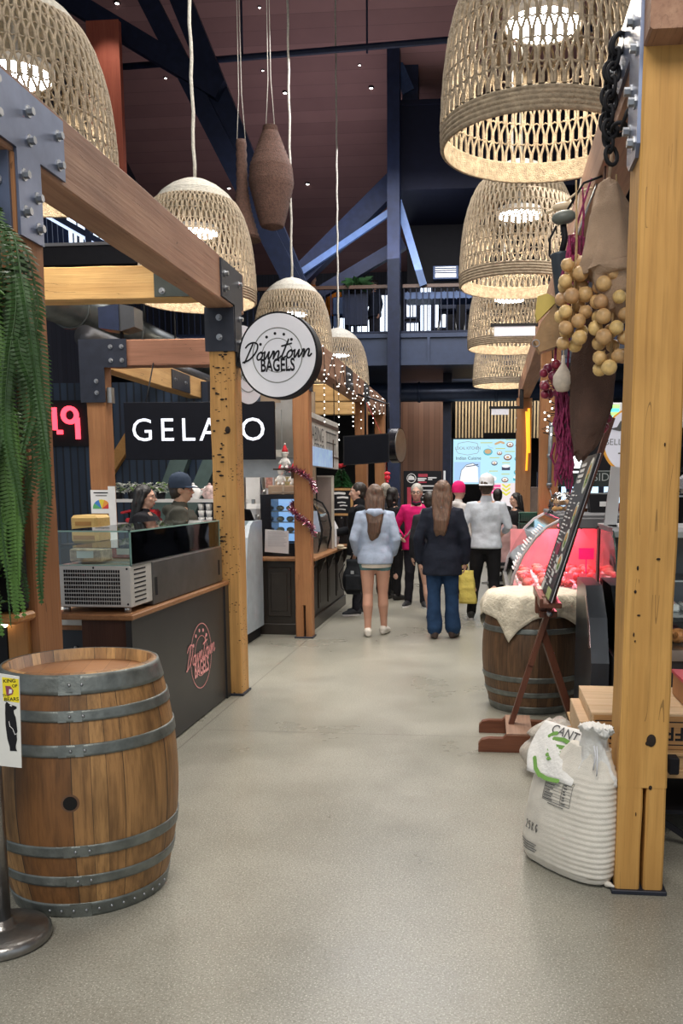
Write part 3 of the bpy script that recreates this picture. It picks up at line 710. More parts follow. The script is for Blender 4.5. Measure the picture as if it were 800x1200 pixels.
# left row
p1 = post('brown timber post behind the hanging fern at the left edge', XLp, XR, 3.53, 3.75, BZ, M_POST, 1)
def wormholes(b):
    rg = random.Random(11)
    for k in range(46):
        z = 1.0 + 1.6 * rg.random() ** .8; x = rg.uniform(-2.05, -1.93) if z > 1.9 else rg.uniform(-2.05, -1.96)
        b.ell((x, 6.598, z), (rg.uniform(.006, .02), .006, rg.uniform(.004, .008)), 8, 6, 2)
    b.ell((-1.93, 6.598, 2.03), (.02, .006, .028), 12, 8, 2)
p2 = post('golden worm-eaten timber post carrying the round bagel sign', XLp, XR, 6.6, 6.8, BZ, M_WORM, 5, extra=wormholes)
p3 = post('timber post wrapped in purple tinsel at the second stall', -2.02, -1.845, 9.27, 9.43, BZ, M_POST, 9, slot=(.022, .36, -1.925))
p4 = post('timber post hung with fairy lights past the second stall', -2.04, -1.86, 13.85, 14.05, BZ, M_POST, 13)
p5 = post('slim back post with colour wheel sign behind the glass case', -4.25, -4.05, 9.3, 9.5, BZ, M_POST, 15)
p6 = post('furthest timber post of the left row, at the dark screen', -2.04, -1.86, 16.3, 16.5, BZ, M_POST, 17)
# bracket plates on posts (aisle face = +X: rt = +Y)
plate(p1, 'bracket_plate', [[(3.545, 2.60), (3.735, 2.60), (3.735, 2.93), (3.96, 2.93), (3.96, 3.18), (3.30, 3.18), (3.30, 2.93), (3.545, 2.93)]], (XR, 0, 0), Y3, Z3,
      [(3.4, 3.12), (3.4, 3.0), (3.65, 3.10), (3.65, 2.99), (3.9, 3.10), (3.9, 2.98), (3.59, 2.84), (3.69, 2.78), (3.59, 2.70), (3.69, 2.66)], M_BLUESTEEL)
plate(p1, 'bracket_plate', [[(-2.05, 2.62), (-1.88, 2.62), (-1.88, 3.18), (-2.05, 3.18)]], (0, 3.53, 0), X3, Z3, [(-2.0, 2.7), (-1.93, 2.8), (-2.0, 3.1)], M_BLUESTEEL)
plate(p2, 'bracket_plate', [[(6.61, 2.60), (6.79, 2.60), (6.79, 2.93), (6.83, 2.93), (6.83, 3.19), (6.30, 3.19), (6.30, 2.93), (6.61, 2.93)]], (XR, 0, 0), Y3, Z3, [(6.38, 3.1), (6.38, 3.0), (6.74, 2.85), (6.74, 2.68), (6.74, 3.1)])
plate(p2, 'bracket_plate', [[(-2.08, 2.60), (-1.86, 2.60), (-1.86, 2.915), (-2.08, 2.915)]], (0, 6.6, 0), X3, Z3, [(-1.97, 2.84), (-1.97, 2.70)])
plate(p3, 'bracket_plate', [[(9.28, 2.6), (9.42, 2.6), (9.42, 2.93), (9.8, 2.93), (9.8, 3.19), (9.2, 3.19), (9.2, 2.93), (9.28, 2.93)]], (XR + .03, 0, 0), Y3, Z3, [(9.7, 3.1), (9.7, 3.0), (9.35, 2.7)])
plate(p5, 'bracket_plate', [[(-4.30, 2.50), (-4.03, 2.50), (-4.03, 2.86), (-3.78, 2.86), (-3.78, 3.15), (-4.30, 3.15)]], (0, 9.29, 0), X3, Z3, [(-3.95, 3.07), (-3.95, 2.93), (-4.12, 2.72), (-4.12, 2.6), (-3.83, 3.07), (-3.83, 2.93)])
b = MB(); b.bb(-4.03, -3.98, 9.32, 9.4, 2.5, 2.66); b.build('switch_box', M_INOX, p5)
def beam(label, p, q, w, h, mat, seed, name='timber_beam'):
    t = thing(name, label, 'beam', ((Vector(p) + Vector(q)) / 2))
    b = MB(); timber(b, p, q, w, h, 24, .006, seed=seed); b.build('timber', mat, t); return t
cx = (XR + XLp) / 2; cz = (BZ + TZ) / 2
b1 = beam('long timber beam overhead running from the fern to the worm-eaten post', (cx, 2.3, cz), (cx, 6.9, cz), .19, .30, M_BEAM, 21)
b2 = beam('second overhead timber beam hung with fairy lights past the bagel sign', (cx, 9.2, cz), (cx, 16.6, cz), .19, .30, M_BEAM, 23)
plate(b2, 'bracket_plate', [[(11.9, 2.92), (12.45, 2.92), (12.45, 3.2), (11.9, 3.2)]], (XR, 0, 0), Y3, Z3, [(12.0, 3.1), (12.3, 3.0)])
plate(b2, 'bracket_plate', [[(13.7, 2.9), (14.2, 2.9), (14.2, 3.2), (13.7, 3.2)]], (XR, 0, 0), Y3, Z3, [(13.8, 3.1), (14.1, 3.0)])
b3 = beam('bright yellow cross beam left of the worm-eaten post', (-5.2, 6.71, 3.11), (XLp - .005, 6.71, 3.11), .18, .24, M_CROSS, 25)
plate(b3, 'bracket_plate', [[(-2.46, 3.0), (-2.07, 3.0), (-2.07, 3.23), (-2.46, 3.23)]], (0, 6.62, 0), X3, Z3, [(-2.4, 3.19), (-2.4, 3.04), (-2.2, 3.06)], plain('green_grey_steel', (0.06, 0.07, 0.065), 0.4, 0.4))
b4 = beam('brown cross beam behind the stall, below the loudspeaker', (-4.26, 9.4, 3.01), (-2.07, 9.4, 3.01), .19, .27, wood('brown_beam_across', (0.22, 0.10, 0.06), (0.33, 0.16, 0.10), 'X'), 27)
b5 = beam('receding orange beam from the back post past the gelato sign', (-4.15, 9.52, 3.0), (-4.15, 13.9, 3.0), .18, .27, wood('orange_beam', (0.45, 0.25, 0.09), (0.60, 0.37, 0.16), 'Y'), 29)
plate(b5, 'bracket_plate', [[(11.4, 2.88), (12.1, 2.88), (12.1, 3.12), (11.4, 3.12)]], (-4.06, 0, 0), Y3, Z3, [(11.5, 3.0), (11.9, 3.0)])
b6 = beam('yellow cross beam behind the round bagel sign', (-4.2, 13.95, 3.06), (XLp - .02, 13.95, 3.06), .18, .26, M_CROSS, 31)
b7 = beam('dark post-top cross beam at the far end of the left row', (-3.6, 16.4, 3.06), (XLp - .02, 16.4, 3.06), .18, .26, M_CROSS, 33)

# right row
RX0, RX1 = .53, .715
def knot(b):
    b.ell((.648, 3.417, .63), (.018, .008, .025), 14, 9, 2); b.ell((.636, 3.418, .618), (.010, .006, .009), 10, 7, 2)
    for (x, z, rx, rz) in ((.573, 1.30, .004, .009), (.648, 1.335, .008, .004), (.567, 1.21, .005, .007), (.583, 1.12, .007, .003), (.567, 1.045, .003, .008), (.655, 1.76, .003, .007), (.573, 1.02, .003, .004), (.60, .33, .002, .008), (.652, .44, .007, .009)):
        b.ell((x, 3.418, z), (rx, .006, rz), 8, 6, 2)
pr_ = post('thick golden timber post in the right foreground', RX0, RX1, 3.42, 3.66, 3.17, M_GOLD, 41, slot=(.014, .44, .632), extra=knot)
b = MB()
for z in (.47, .2): b.bb(.505, .53, 3.50, 3.54, z - .02, z + .02)
b.build('side_clip', M_BOLT, pr_)
plate(pr_, 'bracket_plate', [[(-3.66, 2.82), (-3.60, 2.78), (-3.46, 2.78), (-3.43, 2.82), (-3.43, 3.5), (-3.66, 3.5), (-3.66, 3.42), (-4.25, 3.42), (-4.25, 3.2), (-3.66, 3.2)]], (RX0, 0, 0), -Y3, Z3,
      [(-3.49, 2.84), (-3.60, 2.92), (-3.49, 2.98), (-3.60, 3.06), (-3.49, 3.16), (-3.60, 3.3), (-3.9, 3.26), (-4.15, 3.36)], M_BLUESTEEL)
rb = beam('long right-hand overhead beam above the hanging onions', (.625, 3.3, 3.27), (.625, 16.0, 3.27), .19, .27, M_BEAM, 43)
rc = beam('cross beam on top of the foreground golden post', (.72, 3.54, 3.31), (2.8, 3.54, 3.31), .24, .27, wood('brown_beam_head', (0.30, 0.15, 0.07), (0.42, 0.22, 0.10), 'X'), 45)
pB = post('dark brown timber post behind the meat case', .53, .72, 9.2, 9.4, 3.13, M_POST, 47)
pA = post('timber post beside the food screen at the far end of the right row', .50, .76, 15.7, 15.95, 3.13, wood('orange_brown_post', (.36, .17, .075), (.48, .25, .12), 'Z'), 49)
b = MB(); b.tube([(.66, 15.66, 2.9), (.69, 15.66, 2.3), (.68, 15.66, 1.9)], .02, 6); b.tube([(.70, 15.66, 2.95), (.72, 15.66, 2.2)], .025, 6)
b.build('orange_rope_light', glow('orange_rope_glow', (1.0, 0.45, 0.03), 1.2), pA)
plate(pA, 'bracket_plate', [[(-15.9, 2.5), (-15.72, 2.5), (-15.72, 3.13), (-15.9, 3.13)]], (.53, 0, 0), -Y3, Z3, [(-15.8, 2.6), (-15.8, 2.8), (-15.8, 3.0)])

# ================================================================== WOVEN PENDANT LAMPS
M_DISC = glow('lamp_disc', (1.0, 0.90, 0.74), 85)
def pendant(label, x, y, z):
    t = thing('woven_pendant_lamp', label, 'pendant lamp', (x, y, z), 'woven dome lamps over the aisle')
    prof = [(.600, 0), (.606, .08), (.600, .16), (.594, .30), (.582, .45), (.562, .60), (.53, .74), (.485, .87), (.425, .98), (.345, 1.08), (.24, 1.16), (.13, 1.215), (.05, 1.235)]
    def rad(zz):
        for (r0, z0), (r1, z1) in zip(prof, prof[1:]):
            if z0 <= zz <= z1: return r0 + (r1 - r0) * (zz - z0) / (z1 - z0)
        return prof[-1][0]
    rg = random.Random(5)
    # rim of braided rope
    b = MB(); pf = []
    for i in range(57):
        zz = i / 56 * .13; pf.append((rad(zz) + .010 * abs(math.sin(zz / .13 * PI * 5)), zz))
    for i in range(56, -1, -4): zz = i / 56 * .13; pf.append((rad(zz) - .012, zz))
    pf.append(pf[0]); b.lathe(pf, 96); b.build('braided_rim', M_FIBRE, t, True)
    # open weave of cords
    rows = [.13, .25, .37, .49, .61, .72, .82, .91, .985]
    b = MB(); n = 62
    def pt(a, zz, dr=0): r = rad(zz) + dr; return Vector((r * math.cos(a), r * math.sin(a), zz))
    for ri in range(len(rows) - 1):
        z0, z1 = rows[ri], rows[ri + 1]
        for k in range(n):
            st = 2 * PI / n; off = (ri % 2) * .5
            aT = (k + off + .5) * st; jit = rg.uniform(-.08, .08) * st
            for s_ in (-1, 1):
                aB = aT + s_ * .40 * st + jit
                zm = (z0 + z1) / 2
                cr = .0105
                b.tube([pt(aB, z0, .004), pt(aB + (-s_) * .03 * st, zm, .006), pt(aT + s_ * .12 * st, z1 - .012, .004), pt(aT + s_ * .06 * st, z1 + .012, 0)], [cr, cr * .85, cr * .85, cr], 5, cap=False)
        ring = []
        for k in range(n * 2): a = PI * k / n; ring.append(pt(a, z1 + (.008 if k % 2 else -.008), .004))
        b.tube(ring, .0062, 5, closed=True)
    b.build('open_weave', M_FIBRE, t, True)
    # closed crown
    b = MB(); pf = []
    N = 90
    for i in range(N + 1):
        zz = .985 + (1.235 - .985) * i / N; pf.append((rad(zz) + .006 * abs(math.sin(i / N * PI * 15)), zz))
    for i in range(N, -1, -6): zz = .985 + (1.235 - .985) * i / N; pf.append((max(.001, rad(zz) - .014), zz - .006))
    pf.append(pf[0]); b.lathe(pf, 72); b.build('crown', M_ROPE, t, True)
    b = MB(); b.lathe([(.215, .705), (.235, .695), (.235, .76), (.05, .78), (.0, .78)], 40); b.tube([(0, 0, .78), (0, 0, 1.25)], .02, 8); hs = b.build('lamp_housing', M_WHITE, t, True)
    b = MB(); b.lathe([(0, .70), (.215, .70), (.215, .705)], 40); b.build('light_disc', M_DISC, hs, True)
    zt = (roof_z(y) if y > 14 else 6.2 + (y + 4) / 18 * (roof_z(14) - 6.2)) - z - .02
    b = MB(); cp = [(.006 * math.sin(i * 1.9), .006 * math.cos(i * 1.7), 1.22 + (zt - 1.22) * i / 40) for i in range(41)]; b.tube(cp, .018, 6)
    b.build('hanging_rope', M_ROPE, t, True)
    return t
lampR = pendant('nearest and largest woven dome lamp, upper right', .30, 5.8, 3.64)
for (x, y, z, lab) in ((.30, 9.6, 3.65, 'second woven lamp in the right row, behind the hanging sack'), (.30, 13.6, 3.63, 'third woven lamp in the right row, above the small white sign'), (.30, 18.6, 3.65, 'furthest woven lamp in the right row, above the food screen'),
                       (-3.06, 5.9, 3.54, 'woven dome lamp cut off by the upper left corner'), (-3.06, 9.5, 3.54, 'woven dome lamp on the pale rope behind the yellow cross beam'), (-3.0, 13.9, 3.54, 'woven dome lamp partly hidden by the round bagel sign'), (-3.0, 18.2, 3.54, 'furthest woven lamp of the left row, right of the bagel sign')):
    e = dup(lampR, (x, y, z), lab)
    zt = (roof_z(y) if y > 14 else 6.2 + (y + 4) / 18 * (roof_z(14) - 6.2)) - z - .02
    for ch in e.children:
        if ch.name.startswith('hanging_rope'):
            q = MB(); q.tube([(.006 * math.sin(i * 1.9), .006 * math.cos(i * 1.7), 1.22 + (zt - 1.22) * i / 40) for i in range(41)], .018, 6)
            tmp = q.build('hanging_rope', M_ROPE, None); ch.data = tmp.data; bpy.data.objects.remove(tmp)
# woven fish traps under the roof
M_TRAP = plain('dark_wicker', (0.10, 0.05, 0.035), 0.85, 0, 0.35, 30, 1.0, 90)
def trap(label, x, y, z, prof, sc):
    t = thing('woven_fish_trap', label, 'hanging basket', (x, y, z))
    b = MB(); pf = []
    for (r0, z0), (r1, z1) in zip(prof, prof[1:]):
        for i in range(10): f = i / 10; pf.append((r0 + (r1 - r0) * f + .012 * (i % 2), z0 + (z1 - z0) * f))
    pf.append(prof[-1]); b.lathe(pf, 40, (x, y, z), cap=True); b.build('wicker_body', M_TRAP, t)
    b = MB()
    for dx in (-.06, .06): b.tube([(x + dx, y, z + prof[-1][1]), (x + dx * .6 + .02 * math.sin(dx * 90), y, z + prof[-1][1] + .6), (x, y, roof_z(y) if y > 14 else 13)], .006, 5)
    b.build('hanging_wire', M_ROPE, t)
trap('bulging vase-shaped wicker fish trap hanging under the ceiling', -3.08, 13, 5.23, [(.03, 0), (.16, .05), (.23, .3), (.31, .62), (.29, .85), (.17, 1.15), (.1, 1.32), (.09, 1.39)], 1)
trap('slim funnel-shaped wicker fish trap left of the bulging one', -3.5, 13, 5.1, [(.24, 0), (.22, .05), (.12, .4), (.075, .7), (.065, 1.35)], 1)
# ================================================================== BARRELS
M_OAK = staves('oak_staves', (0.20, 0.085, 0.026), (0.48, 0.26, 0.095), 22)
M_HEAD = banded('oak_barrel_head', (0.30, 0.135, 0.055), (0.42, 0.20, 0.085), 'X', 0.085, 0.02, 0.4)
def barrel(label, x, y):
    t = thing('wine_barrel', label, 'barrel', (x, y, 0))
    def rad(z): u = (z - .47) / .47; return .375 - .070 * u * u
    b = MB(); pf = [(rad(z / 100), z / 100) for z in range(0, 95, 2)]
    pf += [(rad(.94) - .025, .945), (rad(.94) - .032, .89), (0, .89)]; pf = [(0, .02), (rad(0) - .03, .02)] + pf
    b.lathe(pf, 88); b.build('staves', M_OAK, t, True)
    b = MB(); b.lathe([(0, .892), (rad(.9) - .035, .892), (rad(.9) - .035, .905), (0, .907)][0:0] + [(rad(.9) - .03, .885), (rad(.9) - .03, .897), (0, .897)], 60); b.build('head', M_HEAD, t, True)
    rg = random.Random(4)
    for (z0, z1, nr) in ((.872, .942, 4), (.775, .815, 4), (.648, .692, 4), (.262, .306, 4), (.14, .182, 5), (.0, .062, 12)):
        b = MB(); N = 5
        pf = [(rad(z0 + (z1 - z0) * i / N) + .005, z0 + (z1 - z0) * i / N) for i in range(N + 1)]
        b.lathe([(rad(z0) - .002, z0)] + pf + [(rad(z1) - .002, z1)], 88)
        zc = (z0 + z1) / 2; r0 = rad(zc) + .006
        if nr == 12: angs = [R_(-110 + k * 8.6) for k in range(12)]
        else: angs = [R_(-88), R_(-80), R_(30), R_(38)]
        # lap joint of the band
        a0 = R_(-95); b.add([Vector(((rad(z) + .0075) * math.cos(a0 + da), (rad(z) + .0075) * math.sin(a0 + da), z)) for da in (0, .25) for z in (z0, z1)], [[0, 2, 3, 1]], 0, True)
        hp = b.build('hoop', M_ZINC, t, True)
        for a in angs: q = MB(); q.ell((r0 * math.cos(a), r0 * math.sin(a), zc), (.006, .006, .006), 8, 6); q.build('rivet', M_BOLT, hp, True)
    b = MB(); a = R_(-89.5); zc = .475; r0 = rad(zc)
    c = Vector((r0 * math.cos(a), r0 * math.sin(a), zc)); nr_ = Vector((math.cos(a), math.sin(a), 0)); tg = Vector((-math.sin(a), math.cos(a), 0))
    b.disc(c - nr_ * .002, tg, Z3, .026, .004, 28, 0); b.disc(c - nr_ * .004, tg, Z3, .034, .004, 28, 1, .026)
    b.build('bung_hole', [plain('bung_black', (0.004, 0.003, 0.003), 0.95), plain('bung_rim', (.12, .06, .03), .7)], t, True)
    return t
bar1 = barrel('oak wine barrel with grey hoops and a black bung hole in the left foreground', -1.582, 3.305); bar1.scale = (.95, .95, .985); bar1.rotation_euler = (0, 0, R_(15))
bar2 = dup(bar1, (.35, 6.53, 0), 'oak barrel coloured darker for shade, under the cream cloth behind the easel', R_(150), (.98, .98, .90))
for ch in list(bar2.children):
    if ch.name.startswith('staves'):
        ch.data = ch.data.copy(); ch.data.materials.clear(); ch.data.materials.append(staves('shaded_oak_staves', (0.085, 0.045, 0.022), (0.18, 0.095, 0.045), 22))  # darker stave colour stands for the shade this barrel is in
# cream cloth on the barrel
b = MB(); zc = .945 * .90 + .006; c = Vector((.35, 6.53, 0)); G = 46; hs = .47; rg = {}
vs = []
rot = R_(18)
for i in range(G + 1):
    for j in range(G + 1):
        u = (i / G - .5) * 2 * hs; v = (j / G - .5) * 2 * hs
        x = u * math.cos(rot) - v * math.sin(rot); y = u * math.sin(rot) + v * math.cos(rot)
        r = math.hypot(x, y); a = math.atan2(y, x); R0 = .315
        wv = noise.noise((x * 9, y * 9, 1)) * .006
        if r <= R0: p = Vector((x, y, zc + wv * .5))
        else:
            over = r - R0; fold = math.sin(a * 9 + 1) * .018 * min(1, over / .12) + noise.noise((x * 14, y * 14, 3)) * .012
            rr = R0 + .025 * min(1, over / .03) + .030 * min(1, over / .1) + fold + over * .06
            p = Vector((rr * math.cos(a), rr * math.sin(a), zc - max(0, over - .012) * .98 + wv))
        vs.append(p + c)
fs = [[i * (G + 1) + j, (i + 1) * (G + 1) + j, (i + 1) * (G + 1) + j + 1, i * (G + 1) + j + 1] for i in range(G) for j in range(G)]
b.add(vs, fs, 0, True)
cl = one('table_cloth', b, cloth('cream_linen', (0.72, 0.66, 0.53), 0.12, 0.7, 45), 'wrinkled cream cloth draped over the barrel top', 'cloth', (.35, 6.53, .85))
md = cl.modifiers.new('s', 'SOLIDIFY'); md.thickness = .004
# ================================================================== STANCHION
t = thing('queue_stanchion', 'stainless queue stanchion with bear sign at the lower left corner', 'stanchion', (-1.70, 2.83, 0))
b = MB(); b.lathe([(0, 0), (.160, 0), (.168, .010), (.166, .035), (.150, .048), (.06, .054), (.045, .058), (.04, .085), (.0, .085)], 56, (-1.70, 2.83, 0)); b.build('base', plain('worn_stainless', (0.30, 0.29, 0.28), 0.3, 0.9, 0.25, 12, .15, 30), t)
b = MB(); b.tube([(-1.70, 2.83, .08), (-1.70, 2.83, .86)], .034, 24); b.build('pole', MC['worn_stainless'], t)
b = MB(); b.lathe([(.038, .80), (.042, .81), (.042, .975), (.036, .985), (0, .985)], 24, (-1.70, 2.83, 0)); b.build('head', M_BLACK, t)
OB = Vector((-1.672, 2.80, 0)); rt = Vector((.97, .24, 0)).normalized()
b = MB(); b.prism([(0, .66), (.092, .645), (.102, .965), (.006, .985)], OB, rt, Z3, .006); b.bb(-1.70, -1.66, 2.80, 2.83, .93, .97); b.build('sign_board', plain('white_sign_board', (.70, .70, .66), .4, 0, .05), t)
b = MB()
b.prism([(.047, .885), (.098, .875), (.10, .957), (.047, .966)], OB + rt.cross(Z3) * .006, rt, Z3, .001, 0)
N_ = OB + rt.cross(Z3) * .0075
b.text('KING', .017, N_ + rt * .070 + Z3 * .952, rt, Z3, 0, 1, bold=.02); b.text('OF', .014, N_ + rt * .086 + Z3 * .934, rt, Z3, 0, 1, bold=.02)
b.prism([(.058, .905), (.068, .902), (.078, .906), (.082, .918), (.072, .934), (.056, .936)], N_, rt, Z3, .0005, 2); b.prism([(.066, .908), (.076, .91), (.077, .922), (.068, .924)], N_, rt, Z3, .001, 3)
b.text('THE', .012, N_ + rt * .056 + Z3 * .902, rt, Z3, 0, 1, bold=.02); b.text('BEARS', .017, N_ + rt * .073 + Z3 * .888, rt, Z3, 0, 1, bold=.02)
bear = [(.052, .872), (.056, .880), (.060, .878), (.064, .873), (.074, .868), (.088, .862), (.088, .855), (.078, .850), (.078, .840), (.083, .825), (.085, .80), (.086, .775), (.083, .768), (.083, .745), (.078, .725), (.078, .715), (.081, .706), (.058, .708), (.058, .722), (.052, .75), (.049, .80), (.050, .84)]
b.prism(bear[::-1], N_ - rt.cross(Z3) * .001, rt, Z3, .001, 1)
b.stroke([(.061, .812), (.063, .795), (.072, .785), (.078, .765), (.083, .768)], .0018, N_, rt, Z3, .001, 3); b.stroke([(.069, .868), (.072, .866)], .004, N_, rt, Z3, .001, 3)
b.build('sign_print', [plain('yellow_sticker', (.85, .70, .02), .5), M_BLACK, plain('dull_purple_print', (.25, .05, .10), .6), M_WHITE], t)

# ================================================================== FERN
M_FERN = plain('fern_green', (0.030, 0.075, 0.018), 0.55, 0, 0.5, 6); M_FERN2 = plain('young_fern_green', (0.075, 0.165, 0.032), 0.55, 0, 0.3, 6); M_DRY = plain('dry_fern', (0.22, 0.17, 0.05), 0.8, 0, 0.4, 20)
t = thing('hanging_fern', 'large hanging fern with long drooping fronds at the left edge', 'plant', (-2.0, 3.36, 2.62))
rg = random.Random(12)
b = MB()
def frond(b, p, L, az, sp, w, drop, mi, curl=0.0):
    """rachis arches out then hangs straight down, leaflets either side"""
    pts = []; n = int(L / .028); p = Vector(p); o2 = Vector((math.cos(az), math.sin(az), 0)); side = Vector((-math.sin(az), math.cos(az), 0))
    tilt = rg.uniform(-.5, .5); sd = rg.uniform(0, 50)
    for i in range(n + 1):
        s = i / n; out = sp * (1 - math.exp(-s * 6)); up = .05 * math.sin(min(1, s * 5) * PI) if s < .2 else 0
        pts.append(p + o2 * out + Z3 * (up - L * max(0, s - .04) * drop) + side * (noise.noise((s * 2.2, sd, 0)) * .07) + o2 * noise.noise((s * 2.2, sd, 7)) * .03)
    b.tube(pts, [.004 * (1 - .7 * i / n) for i in range(n + 1)], 4, mi=mi, cap=False)
    s2 = (side * math.cos(tilt) + o2 * math.sin(tilt)).normalized()
    for i in range(1, n):
        s = i / n; ww = w * min(1, (s + .06) * 6) * (1 - s) ** .42
        d = (pts[min(i + 1, n)] - pts[i - 1]).normalized()
        for half in (0, .5):
            q = pts[i].lerp(pts[min(n, i + 1)], half)
            for sg in (-1, 1):
                lat = (s2 * sg + d * .30 + o2 * .15 * sg * rg.uniform(-1, 1)).normalized()
                wd = d * .0058
                e = q + lat * ww * rg.uniform(.85, 1.1); m = q + lat * ww * .5 + o2 * .004
                b.add([q - wd, m - wd * 1.0, e, m + wd * 1.0, q + wd], [[0, 1, 2, 3, 4]], mi)
for k in range(105):
    x = rg.uniform(-2.30, -1.70); y = rg.uniform(3.12, 3.40); edge = (x + 2.30) / .6; z = rg.uniform(2.55, 2.82) - .35 * edge * edge
    L = rg.uniform(.85, 1.65) - .35 * edge
    frond(b, (x, y, z), L, rg.uniform(-2.7, -.35), rg.uniform(.05, .17), rg.uniform(.038, .056), 1.0, 1 if rg.random() < .2 else 0)
for k in range(40):
    x = rg.uniform(-2.2, -1.88); z = rg.uniform(1.5, 1.9)
    frond(b, (x, rg.uniform(3.2, 3.36), z), min(rg.uniform(.4, .65), z - 1.12), rg.uniform(-2.6, -.45), rg.uniform(.03, .09), rg.uniform(.034, .05), 1.0, 1 if rg.random() < .25 else 0)
for k in range(60):
    x = rg.uniform(-2.28, -1.78); z = rg.uniform(1.75, 2.3)
    frond(b, (x, rg.uniform(3.22, 3.38), z), rg.uniform(.55, .95), rg.uniform(-2.6, -.45), rg.uniform(.04, .12), rg.uniform(.034, .05), 1.0, 1 if rg.random() < .3 else 0)
frond(b, (-1.79, 3.2, 1.95), .88, -.9, .05, .05, 1.0, 1); frond(b, (-1.84, 3.2, 2.0), 1.0, -1.2, .05, .05, 1.0, 1); frond(b, (-1.72, 3.22, 2.45), .75, -.5, .10, .05, 1.0, 0); frond(b, (-1.70, 3.22, 2.3), .8, -.6, .08, .05, 1.0, 0)
for k in range(34):
    x = rg.uniform(-2.12, -1.92); z = rg.uniform(1.2, 1.9); pts = [Vector((x, 3.2, z))]
    for i in range(7): pts.append(pts[-1] + Vector((rg.uniform(-.03, .03), rg.uniform(-.012, .012), -.05)))
    b.tube(pts, .0022, 4, mi=2, cap=False)
b.build('fronds', [M_FERN, M_FERN2, M_DRY], t)
b = MB(); b.bb(-2.40, -1.95, 3.28, 3.48, 2.2, 2.5, 0, .02); b.bb(-2.4, -1.885, 3.42, 3.50, 1.1, 2.3, 0, .01); b.build('planter_box', M_BLACK, t)
# timber counter corner under the fern
t = thing('timber_side_counter', 'orange timber counter end below the fern', 'counter', (-2.2, 3.6, 0))
b = MB(); b.bb(-2.9, -1.87, 3.36, 3.525, 1.055, 1.095, 0, .012); b.build('top', wood('orange_counter_top', (.42, .19, .06), (.56, .28, .10), 'X', .35, crack=.1), t)
b = MB(); b.bb(-1.99, -1.90, 3.495, 3.525, 0, 1.055, 0, .004); b.build('end_panel', wood('orange_counter_side', (.38, .17, .05), (.50, .24, .08), 'Z', .4, crack=.1), t)
b = MB(); b.bb(-2.9, -1.99, 3.49, 3.525, 0, 1.05); b.build('back_panel', M_BLACK, t)
b = MB(); b.ell((-1.985, 3.47, 1.04), .014, 12, 8); one('small_lamp_bulb', b, glow('warm_bulb', (1, .85, .6), 6), 'tiny warm bulb under the edge of the orange counter', 'bulb', (-1.985, 3.47, 1.04))
b = MB()
rg = random.Random(2)
for k in range(150):
    a = rg.uniform(0, 6.28); leaf(b, (-2.06 + rg.uniform(-.25, .14), 3.40 + rg.uniform(-.06, .03), 1.14 + rg.uniform(0, .22)), (math.cos(a), math.sin(a) - .4, rg.uniform(-.2, .8)), rg.uniform(.03, .06), .015, .3)
t2 = thing('potted_herb', 'small leafy green herb standing on the orange counter under the fern', 'plant', (-2.15, 3.4, 1.096))
b.build('leaves', plain('herb_leaf', (.06, .18, .04), .5, 0, .4), t2)
q = MB(); q.lathe([(0, 1.096), (.05, 1.096), (.065, 1.18), (.055, 1.18), (0, 1.17)], 18, (-2.15, 3.4, 0)); q.build('pot', M_BLACK, t2)

# ================================================================== FRONT STALL (bagels)
t = thing('bagel_stall_counter', 'black stall counter with pink bagel emblem and brown wooden top', 'counter', (-2.2, 5.7, 0))
b = MB(); b.bb(-2.0, -1.965, 4.74, 6.58, 0.01, .868); b.bb(-2.0, -1.955, 6.5, 6.59, 0, .87, 0); b.build('front_panel', plain('charcoal_panel', (0.022, 0.022, 0.024), 0.38, 0, .15, 3), t)
b = MB(); b.bb(-2.26, -1.985, 4.75, 4.79, 0, .865); b.build('end_panel', wood('dark_red_brown_panel', (.045, .018, .012), (.07, .03, .02), 'Z', .45, crack=.1), t)
b = MB(); b.bb(-2.45, -1.95, 4.72, 6.6, .868, .900, 0, .006); b.build('top', M_COUNTER, t)
b = MB(); b.bb(-2.44, -2.40, 5.7, 6.5, 0, .866); b.build('body', M_BLACK, t)
SCRIPT = {'D': ([[(.30, 1.0), (.02, -.12)], [(-.14, .80), (.02, 1.0), (.34, 1.08), (.62, .95), (.68, .62), (.52, .28), (.26, .02), (-.10, -.10)]], .80),
          'o': ([[(.20, .46), (.05, .36), (.0, .16), (.10, .0), (.26, .04), (.34, .22), (.28, .42), (.18, .46), (.30, .38), (.46, .44)]], .46),
          'w': ([[(0, .46), (.05, .08), (.13, .02), (.27, .40), (.29, .44)], [(.29, .44), (.32, .08), (.40, .02), (.53, .30), (.55, .46), (.64, .42)]], .64),
          'n': ([[(.0, .44), (.04, .0)], [(.04, .0), (.14, .36), (.28, .46), (.34, .30), (.34, .06), (.44, .02), (.54, .14)]], .52),
          't': ([[(.26, 1.12), (.14, .5), (.08, .14), (.16, 0), (.34, .10)], [(-.10, .74), (.52, .86)]], .40)}
